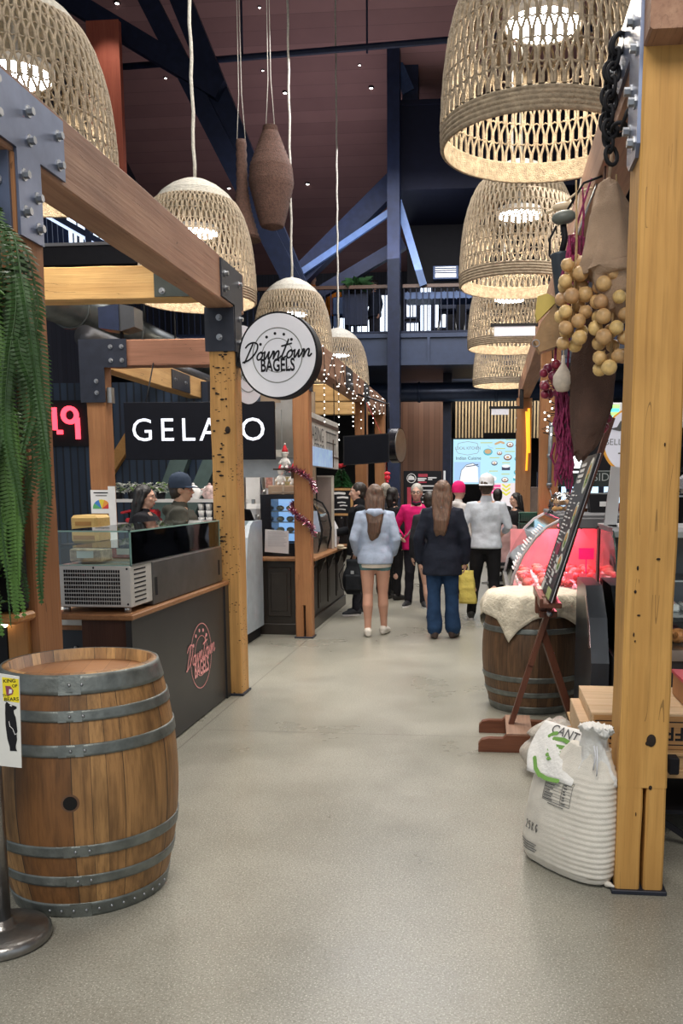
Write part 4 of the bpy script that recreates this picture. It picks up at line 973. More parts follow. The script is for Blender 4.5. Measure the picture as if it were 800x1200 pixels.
def script_word(mb, s, size, o, rt, up, w, th, mi=0, shear=.28, slope=0.0):
    x = 0; W = sum(SCRIPT[c][1] for c in s)
    for c in s:
        for ln in SCRIPT[c][0]:
            # smooth the hand-drawn line
            P = [Vector((a, d_, 0)) for a, d_ in ln]
            if len(P) > 2:
                Q = []
                for i in range(len(P) - 1):
                    p0 = P[max(0, i - 1)]; p1 = P[i]; p2 = P[i + 1]; p3 = P[min(len(P) - 1, i + 2)]
                    for k in range(4):
                        u = k / 4; Q.append(.5 * ((2 * p1) + (p2 - p0) * u + (2 * p0 - 5 * p1 + 4 * p2 - p3) * u * u + (3 * p1 - p0 - 3 * p2 + p3) * u ** 3))
                Q.append(P[-1]); P = Q
            mb.stroke([((x + p.x + p.y * shear - W / 2) * size, (p.y - .4 + (x + p.x - W / 2) * slope) * size) for p in P], w, o, rt, up, th, mi)
        x += SCRIPT[c][1]
def bagel_logo(mb, c, rt, up, R, w, mi_ring, mi_text, th):
    """two rings, five dots, script word and block word; R = outer ring radius"""
    c = Vector(c)
    ri = .62 * R
    mb.stroke([(R * math.cos(2 * PI * k / 64), R * math.sin(2 * PI * k / 64)) for k in range(64)], w * .8, c, rt, up, th, mi_ring, True)
    mb.stroke([(ri * math.cos(a), ri * math.sin(a)) for a in [R_(12 + k * 4) for k in range(40)]], w * .6, c, rt, up, th, mi_ring)
    mb.stroke([(ri * math.cos(a), ri * math.sin(a)) for a in [R_(225 + k * 4) for k in range(24)]], w * .6, c, rt, up, th, mi_ring)
    for k in range(5):
        a = R_(148 - k * 26); mb.disc(c + Vector(rt) * (.80 * R * math.cos(a)) + Vector(up) * (.80 * R * math.sin(a)), rt, up, .055 * R, th, 12, mi_text)
    script_word(mb, 'Downtown', .60 * R, c + Vector(up) * (.12 * R), rt, up, w * 1.4, th * 1.5, mi_text, slope=.03)
    mb.text('BAGELS', .66 * R, c - Vector(up) * (.38 * R), rt, up, th * 1.5, mi_text, sx=.62, bold=.025)
b = MB(); bagel_logo(b, (-1.965, 5.92, .445), Y3, Z3, .225, .008, 0, 0, .003)
b.build('emblem_print', plain('pink_neon_paint', (.88, .38, .38), .5, 0, .05), t)
# glass display case on the counter
t = thing('glass_display_case', 'stainless refrigerated display case with glass top on the bagel counter', 'display case', (-2.2, 5.65, .9))
b = MB(); b.bb(-2.42, -1.985, 4.80, 5.12, .93, 1.165, 0, .005); b.build('end_panel', plain('brushed_panel', (.58, .57, .55), .5, .35, .06), t)
b = MB(); b.bb(-2.42, -1.978, 5.12, 6.52, .905, 1.165, 0, .004); b.build('body', M_DINOX, t)
b = MB()
for r_ in range(9):
    if r_ % 2 == 0 or True:
        z = 1.135 - r_ * .0225
        if r_ in (2, 5): pass
        for k in range(24):
            x = -2.37 + k * .0138
            b.bb(x - .0045, x + .0045, 4.796, 4.802, z - .008, z + .008)
for (x, z) in ((-2.405, 1.15), (-2.005, 1.15), (-2.405, .95), (-2.005, .95), (-2.2, 1.155)): q = MB(); q.ell((x, 4.799, z), .006, 8, 6); q.build('screw', M_BLACK, t)
b.build('vent_grille', M_BLACK, t); b = MB()
for k in range(8): b.bb(-1.99, -1.983, 4.85, 5.02, .955 + k * .026, .963 + k * .026)
b.build('side_louvre', M_BLACK, t)
for y in (5.15, 6.42): b = MB(); b.bb(-1.985, -1.976, y, y + .035, .96, 1.07); b.build('latch_slot', M_BLACK, t)
b = MB()
for (x, y) in ((-2.38, 4.83), (-2.02, 4.83), (-2.38, 5.9), (-2.02, 5.9), (-2.38, 6.48), (-2.02, 6.48)): b = MB(); b.lathe([(.02, .898), (.02, .935)], 10, (x, y, 0), cap=True); b.build('foot', M_INOX, t)
b = MB(); b.bb(-1.992, -1.986, 4.82, 6.50, 1.165, 1.362); b.bb(-2.42, -1.986, 4.82, 4.826, 1.165, 1.362); b.bb(-2.42, -1.986, 6.494, 6.5, 1.165, 1.362); b.bb(-2.42, -1.986, 4.82, 6.5, 1.356, 1.362); b.bb(-2.41, -2.0, 4.84, 6.48, 1.262, 1.266)
b.build('glass_panes', M_GLASS, t)
b = MB(); e = .004
for z in (1.166, 1.359): b.bb(-1.995, -1.983, 4.818, 6.502, z - e, z + e); b.bb(-2.42, -1.985, 4.818, 4.828, z - e, z + e)
for y in (4.823, 6.497):
    b.bb(-1.994, -1.984, y - .003, y + .003, 1.165, 1.362)
b.build('glass_edges', M_GLASSEDGE, t)
b = MB(); b.bb(-2.41, -2.0, 4.84, 6.48, 1.150, 1.168); b.bb(-2.0, -1.98, 4.82, 6.5, 1.163, 1.172)
for k in range(6): b.bb(-2.38, -2.02, 5.0 + k * .25, 5.18 + k * .25, 1.168, 1.176)
b.build('tray_rim', M_INOX, t)
rg = random.Random(9)
M_BOX = plain('printed_food_box', (.50, .35, .26), .6, 0, .4, 30); M_BREAD = plain('baked_crust', (.45, .25, .09), .7, 0, .35, 40, .4)
for i, (x, y, c_, lab) in enumerate(((-2.3, 5.0, M_BOX, 'printed food packet lying nearest in the glass display case'), (-2.18, 5.28, plain('red_printed_box', (.40, .10, .07), .5, 0, .4, 40), 'red printed food packet in the glass display case'), (-2.3, 5.5, M_PAPER, 'white paper packet in the glass display case'))):
    b = MB(); b.box((x, y, 1.215), (.19, .16, .075), 0, Matrix.Rotation(rg.uniform(-.3, .3), 3, 'Z'), .008); b.box((x, y - .081, 1.22), (.1, .003, .04), 1)
    one('food_packet', b, [c_, M_WHITE], lab, 'packet', (x, y, 1.18), 'packets in the display case')
b = MB(); b.bb(-3.0, -2.80, 6.2, 6.45, 1.2, 1.405, 0, .02); b.bb(-2.98, -2.82, 6.196, 6.2, 1.23, 1.26, 1); b.bb(-2.96, -2.84, 6.196, 6.2, 1.33, 1.36, 1); b.bb(-3.05, -2.75, 6.15, 6.5, 0, 1.2, 2)
one('bread_box', b, [wood('yellow_carton', (.55, .36, .12), (.66, .46, .18), 'X', crack=0), plain('brown_print', (.35, .18, .05), .6), M_BLACK], 'yellow carton on a dark stand behind the glass case next to the left post', 'box', (-2.9, 6.3, 0))
for i in range(6):
    b = MB(); y = 5.75 + (i // 2) * .24; x = -2.32 + (i % 2) * .17; b.bb(x - .06, x + .06, y - .09, y + .09, 1.178, 1.225, 0, .008); b.ell((x, y, 1.228), (.05, .075, .02), 12, 7, 1)
    one('white_food_tub', b, [M_WHITE, (M_BREAD, plain('cream_food', (.62, .55, .40), .6), plain('green_food', (.22, .3, .1), .6))[i % 3]], 'white food tub in the glass display case, %s side, %s row from the far end' % (('left', 'aisle')[i % 2], ('third', 'second', 'first')[i // 2]), 'tub', (x, y, 1.178), 'white tubs in the glass case')
# low bench beside the counter
b = MB(); b.bb(-3.0, -2.28, 4.95, 5.6, .80, .84, 1, .004); b.bb(-3.0, -2.29, 4.97, 5.6, .77, .80, 2); b.bb(-2.95, -2.30, 5.0, 5.55, .02, .77, 0); b.bb(-2.34, -2.335, 4.99, 5.0, .5, .7, 1); b.ell((-2.42, 4.99, .66), .01, 8, 6, 1)
one('side_cabinet', b, [plain('navy_cabinet', (.014, .02, .035), .4), plain('white_worktop', (.6, .62, .6), .4), M_COUNTER], 'low navy cabinet with white top between the left post and the bagel counter', 'cabinet', (-2.6, 5.3, 0))
# colour wheel notice on the back post
t = thing('notice_card', 'white notice with a colour wheel fixed to the slim back post', 'notice', (-4.12, 9.28, 1.35))
b = MB(); b.bb(-4.24, -3.98, 9.27, 9.28, 1.33, 1.58); b.build('card', M_WHITE, t)
b = MB()
cols = [(.1, .4, .15), (.05, .2, .55), (.75, .6, .05), (.75, .3, .05), (.6, .04, .04)]
for k in range(5):
    a0, a1 = PI - PI * k / 5, PI - PI * (k + 1) / 5; b.prism([(-4.12, 1.38), (-4.12 + .1 * math.cos(a1), 1.38 + .1 * math.sin(a1)), (-4.12 + .1 * math.cos((a0 + a1) / 2), 1.38 + .1 * math.sin((a0 + a1) / 2)), (-4.12 + .1 * math.cos(a0), 1.38 + .1 * math.sin(a0))][::1], (0, 9.27, 0), X3, Z3, .002, k)
b.stroke([(-4.2, 1.55), (-4.03, 1.55)], .012, (0, 9.27, 0), X3, Z3, .002, 5); b.stroke([(-4.18, 1.52), (-4.06, 1.52)], .008, (0, 9.27, 0), X3, Z3, .002, 5)
b.build('colour_wheel', [plain('wheel_%d' % k, c, .5) for k, c in enumerate(cols)] + [M_BLACK], t)
b = MB(); b.bb(-4.04, -3.96, 9.26, 9.27, .95, 1.62); one('white_strip', b, M_WHITE, 'white upright strip beside the colour wheel notice', 'strip', (-4.0, 9.265, .95))
# loudspeaker
t = thing('loudspeaker', 'black loudspeaker standing on the brown cross beam', 'loudspeaker', (-3.87, 9.4, 3.145))
b = MB(); b.prism([(-.19, -.11), (.04, -.14), (.19, -.10), (.19, .10), (.05, .13), (-.19, .10)], (-3.87, 9.28, 3.37), X3, Z3, -.24); b.build('cabinet', plain('speaker_shell', (.035, .037, .042), .45), t)
b = MB(); b.prism([(-.19, -.11), (.03, -.14), (.03, .13), (-.19, .10)], (-3.872, 9.275, 3.37), X3, Z3, .012); b.build('grille', M_NAVY, t)
b = MB(); b.tube([(-3.87, 9.4, 3.145), (-3.87, 9.4, 3.28)], .02, 8); b.build('stem', M_BLACK, t)
# gelato sign
t = thing('gelato_sign', 'black hanging sign with white capital letters behind the worm-eaten post', 'sign', (-2.93, 9.0, 1.89))
b = MB(); b.bb(-3.72, -2.15, 9.0, 9.06, 1.89, 2.47, 0, .004); b.build('panel', plain('sign_black', (.006, .007, .012), .65, spec=.15), t)
b = MB(); b.text('G', .33, (-3.53, 9.0, 2.18), X3, Z3, .004, bold=-.002)
for ch_, x in (('E', -3.27), ('L', -3.05), ('A', -2.82), ('T', -2.6), ('O', -2.37)): b.text(ch_, .33, (x, 9.0, 2.18), X3, Z3, .004)
b.build('lettering', glow('white_letters', (.80, .84, .95), .75), t)
b = MB()
for x in (-3.5, -2.4): b.tube([(x, 9.05, 2.47), (x, 9.3, 2.9)], .008, 6)
b.build('hanging_rod', M_BLACK, t)
# round bagel sign
t = thing('round_bagel_sign', 'round white lightbox sign on the worm-eaten post', 'sign', (-1.53, 6.68, 2.565))
SC = Vector((-1.53, 6.64, 2.565)); srt = Vector((.985, -.17, 0)).normalized(); snn = srt.cross(Z3)
b = MB(); b.disc(SC - snn * .05, srt, Z3, .312, .10, 72); b.build('drum', M_BLACK, t)
b = MB(); b.disc(SC + snn * .048, srt, Z3, .298, .005, 72); b.build('face', plain('lightbox_face', (.62, .62, .66), .4, 0, .03, emit=.12, ecol=(.85, .87, .95)), t)
b = MB(); bagel_logo(b, SC + snn * .053, srt, Z3, .195, .009, 1, 0, .002); b.build('print', [M_BLACK, plain('grey_green_print', (.16, .17, .15), .6)], t)
b = MB(); b.tube([(XR, 6.7, 2.565), (-1.835, 6.69, 2.565)], .022, 10); b.bb(XR, XR + .012, 6.64, 6.76, 2.5, 2.63); b.build('bracket', M_BLACK, t)
t = thing('oval_looking_sign', 'second round white sign seen nearly edge-on behind the bagel sign', 'sign', (-1.95, 7.2, 2.58))
c2 = Vector((-1.95, 7.2, 2.58)); r2 = Vector((.26, .966, 0)).normalized()
b = MB(); b.disc(c2 - r2.cross(Z3) * .02, r2, Z3, .31, .03, 56); b.build('drum', M_BLACK, t)
b = MB(); b.disc(c2 + r2.cross(Z3) * .008, r2, Z3, .305, .006, 56); b.build('face', MC['lightbox_face'], t)
b = MB(); bagel_logo(b, c2 + r2.cross(Z3) * .014, r2, Z3, .21, .009, 0, 0, .002); b.build('print', MC['grey_green_print'], t)
b = MB(); b.tube([(-1.96, 6.8, 2.58), (-1.96, 6.95, 2.58)], .015, 8); b.build('bracket', M_BLACK, t)
# ================================================================== SECOND STALL (left) 
t = thing('panelled_counter', 'dark panelled stall counter with brown wooden top', 'counter', (-2.2, 10.7, 0))
b = MB(); b.bb(-2.72, -1.95, 9.52, 12.1, .0, .815)
for (x0, x1) in ((-2.68, -2.42), (-2.38, -2.12)): b.bb(x0, x1, 9.50, 9.52, .20, .74, 0, .006); b.bb(x0 + .04, x1 - .04, 9.49, 9.50, .26, .68, 0, .006)
b.bb(-2.74, -1.94, 9.49, 9.52, 0, .12, 0, .006)
y = 9.56
for k in range(4): b.bb(-1.95, -1.935, y, y + .52, .2, .70, 0, .006); b.bb(-1.94, -1.93, y + .06, y + .46, .26, .64, 0, .006); y += .62
b.bb(-1.95, -1.925, 9.5, 12.1, 0, .14, 0, .006)
b.build('body', plain('near_black_brown_paint', (.03, .024, .02), .35, 0, .2), t)
for k in range(5):
    q = MB(); yy = 9.56 + k * .62; q.prism([(0, .815), (.085, .815), (.085, .77), (.06, .73), (.04, .66), (.015, .6), (0, .58)], (-1.95, yy + .04, 0), X3, Z3, -.07); q.build('corbel', MC['near_black_brown_paint'], t)
b = MB(); b.bb(-2.75, -1.83, 9.44, 12.15, .815, .85, 0, .006); b.build('top', M_COUNTER, t)
# hot display cabinet
t = thing('glass_food_cabinet', 'black countertop cabinet with blue-lit glass beside the tinsel post', 'display cabinet', (-2.25, 9.85, .85))
b = MB(); b.bb(-2.48, -2.0, 9.66, 10.06, .85, .90, 0); b.bb(-2.48, -2.0, 9.66, 10.06, 1.48, 1.53, 0); b.bb(-2.48, -2.36, 9.66, 10.06, .9, 1.48, 0); b.bb(-2.02, -2.0, 9.66, 10.06, .9, 1.48, 0); b.bb(-2.48, -2.0, 10.04, 10.06, .9, 1.48, 0); b.bb(-2.36, -2.02, 9.66, 9.7, .9, 1.0, 0); b.build('casing', M_BLACKG, t)
b = MB()
for z in (1.1, 1.22, 1.34): b.bb(-2.36, -2.02, 9.7, 10.03, z, z + .008)
b.build('shelf', M_INOX, t)
b = MB(); b.bb(-2.36, -2.02, 10.02, 10.04, 1.0, 1.48); b.build('lit_back', glow('cool_cabinet_light', (.30, .5, .9), .9), t)
b = MB(); b.bb(-2.36, -2.02, 9.665, 9.67, 1.0, 1.48); b.build('door_glass', M_GLASS, t)
rg = random.Random(5)
for k in range(9):
    b = MB(); x = -2.3 + (k % 3) * .11; z = (1.108, 1.228, 1.348)[k // 3] + .03; b.ell((x, 9.85, z), (.045, .05, .03), 12, 8)
    one('pastry', b, plain('pale_pastry', (.6, .55, .5), .6), 'pale pastry on the %s shelf of the blue-lit cabinet, %s of three' % (('lowest', 'middle', 'top')[k // 3], ('first', 'second', 'last')[k % 3]), 'pastry', (x, 9.85, z - .03), 'pastries in the blue-lit cabinet')
b = MB(); b.prism([(-2.44, .90), (-2.17, .88), (-2.165, 1.13), (-2.43, 1.15)], (0, 9.655, 0), X3, Z3, .003, 0)
for k in range(8): b.stroke([(-2.4, 1.12 - k * .022), (-2.22 + (k % 3) * .015, 1.12 - k * .022)], .004, (0, 9.651, 0), X3, Z3, .001, 1)
one('paper_notice', b, [M_PAPER, plain('grey_print', (.3, .3, .35), .7)], 'white paper notice taped to the front of the blue-lit cabinet', 'notice', (-2.3, 9.65, .9))
# small carton and toys on top of the cabinet
b = MB(); b.bb(-2.40, -2.06, 9.7, 9.98, 1.531, 1.63, 0, .006); b.bb(-2.36, -2.1, 9.697, 9.7, 1.55, 1.56, 1); b.bb(-2.24, -2.22, 9.697, 9.7, 1.531, 1.63, 1); one('carton', b, [plain('brown_carton', (.40, .28, .19), .7), plain('tape', (.5, .4, .3), .5)], 'brown carton on top of the blue-lit cabinet', 'carton', (-2.23, 9.84, 1.53))
def figurine(x, y, z, lab):
    t = thing('christmas_figurine', lab, 'ornament', (x, y, z))
    b = MB(); b.ell((x, y, z + .06), (.045, .04, .06)); b.ell((x, y - .005, z + .145), (.034, .032, .034))
    for s_ in (-1, 1): b.limb([(x + s_ * .03, y, z + .09), (x + s_ * .055, y - .02, z + .05)], [.014, .012], 8); b.limb([(x + s_ * .02, y - .01, z + .03), (x + s_ * .025, y - .04, z + .012)], [.016, .014], 8)
    b.build('body', plain('plush_white', (.75, .73, .70), .9, 0, .1, 40, .5), t)
    b = MB(); b.lathe([(.036, .16), (.03, .19), (.012, .235), (.003, .25)], 14, (x, y, z), cap=True); b.ell((x, y, z + .252), .011, 8, 6, 1); b.lathe([(.036, .152), (.042, .16), (.036, .17)], 14, (x, y, z), 1); b.build('hat', [plain('santa_red', (.55, .02, .03), .8), MC['plush_white']], t)
figurine(-2.28, 9.82, 1.63, 'white plush ornament with red hat on the brown carton, left one'); figurine(-2.14, 9.84, 1.63, 'white plush ornament with red hat on the brown carton, beside the tinsel post')
# curved glass cabinet
t = thing('curved_glass_cabinet', 'counter cabinet with curved glass front just right of the tinsel post', 'display cabinet', (-2.1, 10.45, .85))
prof = [(-2.35, .86), (-1.94, .86), (-1.90, 1.0), (-1.885, 1.12), (-1.92, 1.3), (-1.99, 1.42), (-2.09, 1.47), (-2.35, 1.47)]
for yy in (10.15, 10.75):
    q = MB(); pts = [(x, yy, z) for x, z in prof[1:7]]; q.tube(pts, .012, 6); q.build('frame_rib', M_BLACK, t)
b = MB()
for i in range(2, 6):
    (xa, za), (xb, zb) = prof[i], prof[i + 1]; b.add([(xa, 10.15, za), (xa, 10.75, za), (xb, 10.75, zb), (xb, 10.15, zb)], [[0, 1, 2, 3]], 0, True)
b.prism([(x, z) for x, z in prof], (0, 10.155, 0), X3, Z3, .004); b.build('glass', M_GLASS, t)
b = MB(); b.bb(-2.36, -1.93, 10.14, 10.76, .85, 1.02); b.bb(-2.36, -2.3, 10.14, 10.76, 1.0, 1.48); b.bb(-2.3, -1.93, 10.17, 10.73, 1.2, 1.21); b.build('base', M_INOX, t)
b = MB(); b.prism([(-2.02, 1.1), (-1.9, 1.1), (-1.94, 1.34), (-2.05, 1.34)], (0, 10.14, 0), X3, Z3, .003); one('price_sheet', b, plain('pale_blue_surface', (.5, .6, .8), .6), 'pale blue price sheet on the curved glass cabinet', 'notice', (-1.97, 10.14, 1.1))
b = MB(); b.bb(-2.10, -1.905, 11.0, 11.04, .85, 1.745, 0, .004); b.bb(-1.92, -1.895, 10.99, 11.05, .85, 1.75, 1); b.bb(-2.10, -1.9, 10.99, 11.05, 1.735, 1.755, 1)
one('partition_board', b, [plain('taupe_board', (.23, .18, .16), .6), plain('pale_trim', (.5, .46, .4), .5)], 'taupe partition board with pale edge standing on the dark counter', 'partition', (-2.0, 11.02, .85))
# chalkboard
t = thing('chalkboard', 'small framed chalkboard standing on the dark counter behind the white jar', 'chalkboard', (-1.92, 11.65, .85))
b = MB(); b.bb(-2.05, -1.78, 11.66, 11.69, 1.26, 1.57); b.build('slate', M_BLACK, t)
b = MB(); b.bb(-2.08, -2.05, 11.65, 11.70, 1.24, 1.60); b.bb(-1.78, -1.75, 11.65, 11.70, 1.24, 1.6); b.bb(-2.08, -1.75, 11.65, 11.70, 1.57, 1.6); b.bb(-2.08, -1.75, 11.65, 11.70, 1.24, 1.27); b.bb(-2.06, -2.03, 11.66, 11.70, .85, 1.25); b.bb(-1.80, -1.77, 11.66, 11.70, .85, 1.25); b.build('frame', wood('orange_frame', (.45, .24, .09), (.55, .32, .13), 'Z'), t)
b = MB()
for (x0, x1, z, w) in ((-2.01, -1.86, 1.53, .03), (-1.95, -1.82, 1.475, .025), (-1.95, -1.85, 1.41, .014), (-1.92, -1.83, 1.37, .014), (-2.0, -1.85, 1.32, .012)): b.stroke([(x0, z), ((x0 + x1) / 2, z + .006), (x1, z)], w, (0, 11.66, 0), X3, Z3, .002)
b.build('chalk_writing', M_WHITE, t)
b = MB(); b.lathe([(0, .851), (.10, .851), (.115, .95), (.115, 1.05), (.10, 1.10), (.06, 1.18), (.03, 1.21), (0, 1.215)], 28, (-2.0, 11.35, .0)); b.disc((-2.0, 11.234, .99), X3, Z3, .065, .006, 20, 1)
one('white_jar', b, [M_WHITE, M_BREAD], 'white jar with a cookie picture on the counter before the chalkboard', 'jar', (-2.0, 11.35, .85))
b = MB(); b.bb(-2.13, -1.98, 11.1, 11.104, .87, 1.13); b.bb(-1.97, -1.88, 11.12, 11.124, .86, 1.08)
for k in range(9): b.stroke([(-2.11, 1.1 - k * .022), (-2.01 + (k % 2) * .01, 1.1 - k * .022)], .004, (0, 11.1, 0), X3, Z3, .002, 1)
one('paper_menu', b, [M_PAPER, MC['grey_print']], 'two white paper menus on the dark counter below the white jar', 'notice', (-2.05, 11.1, .86))
# christmas tree on a cabinet
b = MB(); b.bb(-2.3, -1.88, 11.95, 12.3, .85, 1.58, 0, .004); b.bb(-2.26, -1.92, 11.94, 11.95, .95, 1.5, 1); b.ell((-1.95, 11.94, 1.2), .012, 8, 6, 2); one('black_cabinet', b, [M_BLACK, M_BLACKG, M_INOX], 'black cabinet carrying the little christmas tree at the end of the dark counter', 'cabinet', (-2.1, 12.1, .85))
t = thing('christmas_tree', 'little green christmas tree with a red bow at the far end of the dark counter', 'christmas tree', (-1.97, 12.1, 1.58))
b = MB(); rg = random.Random(8)
for k in range(420):
    h = rg.random() ** 1.4; a = rg.uniform(0, 2 * PI); r0 = .02
    leaf(b, (-1.97 + r0 * math.cos(a), 12.1 + r0 * math.sin(a), 1.64 + h * .22), (math.cos(a), math.sin(a), -.1), (1 - h) * .15 + .03, .012, .15)
b.build('branches', plain('fir_green', (.02, .10, .025), .6, 0, .5), t)
b = MB(); b.lathe([(.05, 1.58), (.06, 1.62), (.02, 1.63), (.015, 1.85)], 12, (-1.97, 12.1, 0)); b.build('stand', M_DARKWOOD, t)
b = MB(); b.ell((-1.99, 12.07, 1.90), (.05, .02, .03)); b.ell((-1.94, 12.07, 1.91), (.04, .02, .025)); b.ell((-1.97, 12.06, 1.89), .02); b.build('bow', MC['santa_red'], t)
b = MB(); b.ell((-1.52, 13.7, 1.76), (.045, .03, .05)); b.ell((-1.52, 13.69, 1.82), (.05, .02, .03)); b.tube([(-1.52, 13.7, 1.84), (-1.6, 13.72, 2.4), (-1.87, 13.72, 2.95)], .002, 4); b.ell((-1.52, 13.7, 1.70), .025)
one('red_ornament', b, plain('bright_red_ornament', (.8, .03, .06), .35), 'bright red hanging ornament left of the black menu board', 'ornament', (-1.52, 13.7, 1.7))
# hanging price board
t = thing('hanging_price_board', 'white hanging board with black hand lettering above the dark counter', 'sign', (-1.95, 10.5, 1.84))
b = MB(); b.bb(-1.96, -1.93, 9.5, 11.62, 1.84, 2.43, 0, .004); b.build('board', plain('offwhite_board', (.52, .50, .46), .6), t)
b = MB(); b.bb(-1.93, -1.922, 9.5, 11.62, 2.33, 2.37); b.bb(-1.93, -1.922, 9.5, 11.62, 1.98, 1.99); b.bb(-1.93, -1.922, 11.2, 11.22, 1.86, 2.2); b.build('wooden_strip', M_DARKWOOD, t)
b = MB(); b.text('HABING', .24, (-1.928, 10.1, 2.20), Y3, Z3, .002, sx=1.0, bold=-.01); b.text('CEBCO', .20, (-1.928, 10.25, 2.03), Y3, Z3, .002, sx=1.0, bold=-.01)
for k in range(9): b.stroke([(10.75 + k * .08, 2.02), (10.75 + k * .08, 2.26)], .018, (-1.93, 0, 0), Y3, Z3, .002)
b.stroke([(10.7, 2.27), (11.45, 2.27)], .018, (-1.93, 0, 0), Y3, Z3, .002); b.stroke([(10.75, 2.15), (11.4, 2.15)], .015, (-1.93, 0, 0), Y3, Z3, .002)
b.build('lettering', plain('faded_black_paint', (.07, .07, .07), .7), t)
b = MB(); b.bb(-1.93, -1.918, 9.52, 11.1, 1.85, 2.06, 0); b.build('pale_blue_surface', plain('screen_reflection', (.38, .55, .82), .4, 0, .25, 12, emit=.25), t)  # pale blue glowing strip stands for screens reflected on the board
b = MB()
for y in (9.7, 11.4): b.tube([(-1.945, y, 2.43), (-1.945, y, 2.92)], .006, 6)
b.build('hanging_wire', M_BLACK, t)
# black screen and round black sign
b = MB(); SO = Vector((-1.92, 11.95, 1.9)); sr = Vector((.985, .17, 0)).normalized(); b.prism([(0, 0), (.62, .045), (.62, .43), (0, .39)], SO, sr, Z3, -.05); b.tube([SO + sr * .3 + Z3 * .38 + sr.cross(Z3) * -.02, SO + sr * .3 + Z3 * 1.05], .015, 6); b.prism([(.015, .015), (.605, .06), (.605, .415), (.015, .375)], SO, sr, Z3, .003, 1)
one('black_screen', b, [M_BLACK, plain('dark_screen_glass', (.004, .005, .009), .6, spec=.1)], 'blank black screen hung at the end of the second stall', 'screen', (-1.6, 11.95, 1.9))
b = MB(); rr = Vector((.24, .97, 0)).normalized(); b.disc(Vector((-1.36, 13.0, 2.21)), rr, Z3, .25, .12, 48); b.disc(Vector((-1.36, 13.0, 2.21)) + rr.cross(Z3) * .12, rr, Z3, .235, .004, 48, 1); b.tube([(-1.42, 13, 2.45), (-1.42, 13.0, 2.8), (-1.9, 13, 2.95)], .015, 6)
one('round_black_sign', b, [M_BLACKG, M_INOX], 'round black drum sign seen edge-on against the navy column', 'sign', (-1.36, 13, 2.21))
# tinsel on post 3
b = MB(); rg = random.Random(6)
def tins(b, pts):
    for i in range(len(pts) - 1):
        for k in range(70):
            p = Vector(pts[i]).lerp(Vector(pts[i + 1]), k / 70); d = Vector((rg.gauss(0, 1), rg.gauss(0, 1), rg.gauss(0, 1))).normalized()
            s_ = d.orthogonal().normalized() * .006; e = p + d * rg.uniform(.03, .058); b.add([p - s_, e - s_ * .4, e + s_ * .4, p + s_], [[0, 1, 2, 3]], 0 if rg.random() < .8 else 1)
tins(b, [(-2.08, 9.24, 1.78), (-2.0, 9.24, 1.80), (-1.9, 9.24, 1.745), (-1.83, 9.26, 1.67), (-1.825, 9.35, 1.62), (-1.83, 9.45, 1.58), (-1.95, 9.45, 1.52), (-2.04, 9.44, 1.45), (-2.045, 9.34, 1.42), (-2.04, 9.25, 1.37), (-1.98, 9.24, 1.31), (-1.9, 9.24, 1.26), (-1.83, 9.25, 1.20), (-1.82, 9.3, 1.12)])
tag(one('tinsel_garland', b, [plain('purple_tinsel', (.22, .04, .085), .3, .5), plain('silver_tinsel', (.7, .6, .65), .2, .8)], 'purple tinsel garland wound around the second stall post', 'garland', (-1.93, 9.35, 1.5)))
figurine(-2.09, 9.2, 1.80, 'white plush ornament with red hat peeking from the tinsel top'); 
b = MB(); b.bb(-2.2, -2.02, 9.12, 9.28, 1.785, 1.80); b.bb(-2.04, -2.02, 9.25, 9.3, 1.7, 1.8); one('small_shelf', b, M_DARKWOOD, 'tiny bracket shelf under the plush ornament on the tinsel post', 'shelf', (-2.1, 9.2, 1.79))
# fairy lights along beam 2
t = thing('fairy_light_string', 'string of tiny white fairy lights on the second overhead beam', 'fairy lights', (-1.85, 12, 3.0))
b = MB(); pts = []; rg = random.Random(14)
n = 60
for i in range(n + 1):
    y = 9.9 + 6.3 * i / n; pts.append((-1.855 + .01 * math.sin(i), y, 3.02 + .15 * math.sin(i * .9) + rg.uniform(-.03, .03)))
b.tube(pts, .004, 4)
dr = []
for (y, L) in ((10.2, .6), (11.2, .75), (12.4, .5), (13.2, .95), (14.6, .6)):
    q = [(-1.85, y, 2.95 - L * k / 8) for k in range(9)]; b.tube(q, .003, 4); dr += q[1:]
b.build('wire', M_BLACK, t)
bulb = None
M_FAIRY = glow('fairy_bulb', (1, .97, .9), 5)
for p in pts[::1] + dr[:36]:
    if bulb is None: q = MB(); q.ell((0, 0, 0), .0075, 6, 5); bulb = q.build('bulb', M_FAIRY, t, True); k = bulb
    else: k = bulb.copy(); COL.objects.link(k); k.parent = t
    k.location = Vector(p) - t.location
# curved front fridge
t = thing('display_fridge', 'pale curved-front display fridge between the two left stalls', 'display fridge', (-2.7, 9.1, 0))
prof = [(8.75, .12), (8.75, .62), (8.78, .9), (8.84, 1.1), (8.94, 1.22), (9.06, 1.26), (9.42, 1.26), (9.42, .12)]
for x in (-3.06, -2.45):
    q = MB(); q.prism([(y_, z_) for y_, z_ in prof][::1], (x, 0, 0), Y3, Z3, .045); q.build('side_panel', plain('pale_grey_panel', (.42, .48, .53), .35), t)
b = MB()
for i in range(1, 5):
    (ya, za), (yb, zb) = prof[i], prof[i + 1]; b.add([(-3.02, ya, za), (-2.45, ya, za), (-2.45, yb, zb), (-3.02, yb, zb)], [[0, 1, 2, 3]], 0, True)
b.build('curved_glass', M_GLASS, t)
b = MB(); b.bb(-3.02, -2.45, 8.77, 9.42, .12, .60); b.bb(-3.02, -2.45, 9.38, 9.42, .6, 1.25); b.build('white_body', plain('pale_blue_white', (.60, .70, .78), .4), t)
b = MB(); b.bb(-3.02, -2.45, 8.86, 9.38, .85, .865); b.bb(-3.02, -2.45, 8.95, 9.38, 1.05, 1.06); b.build('shelf', M_INOX, t)
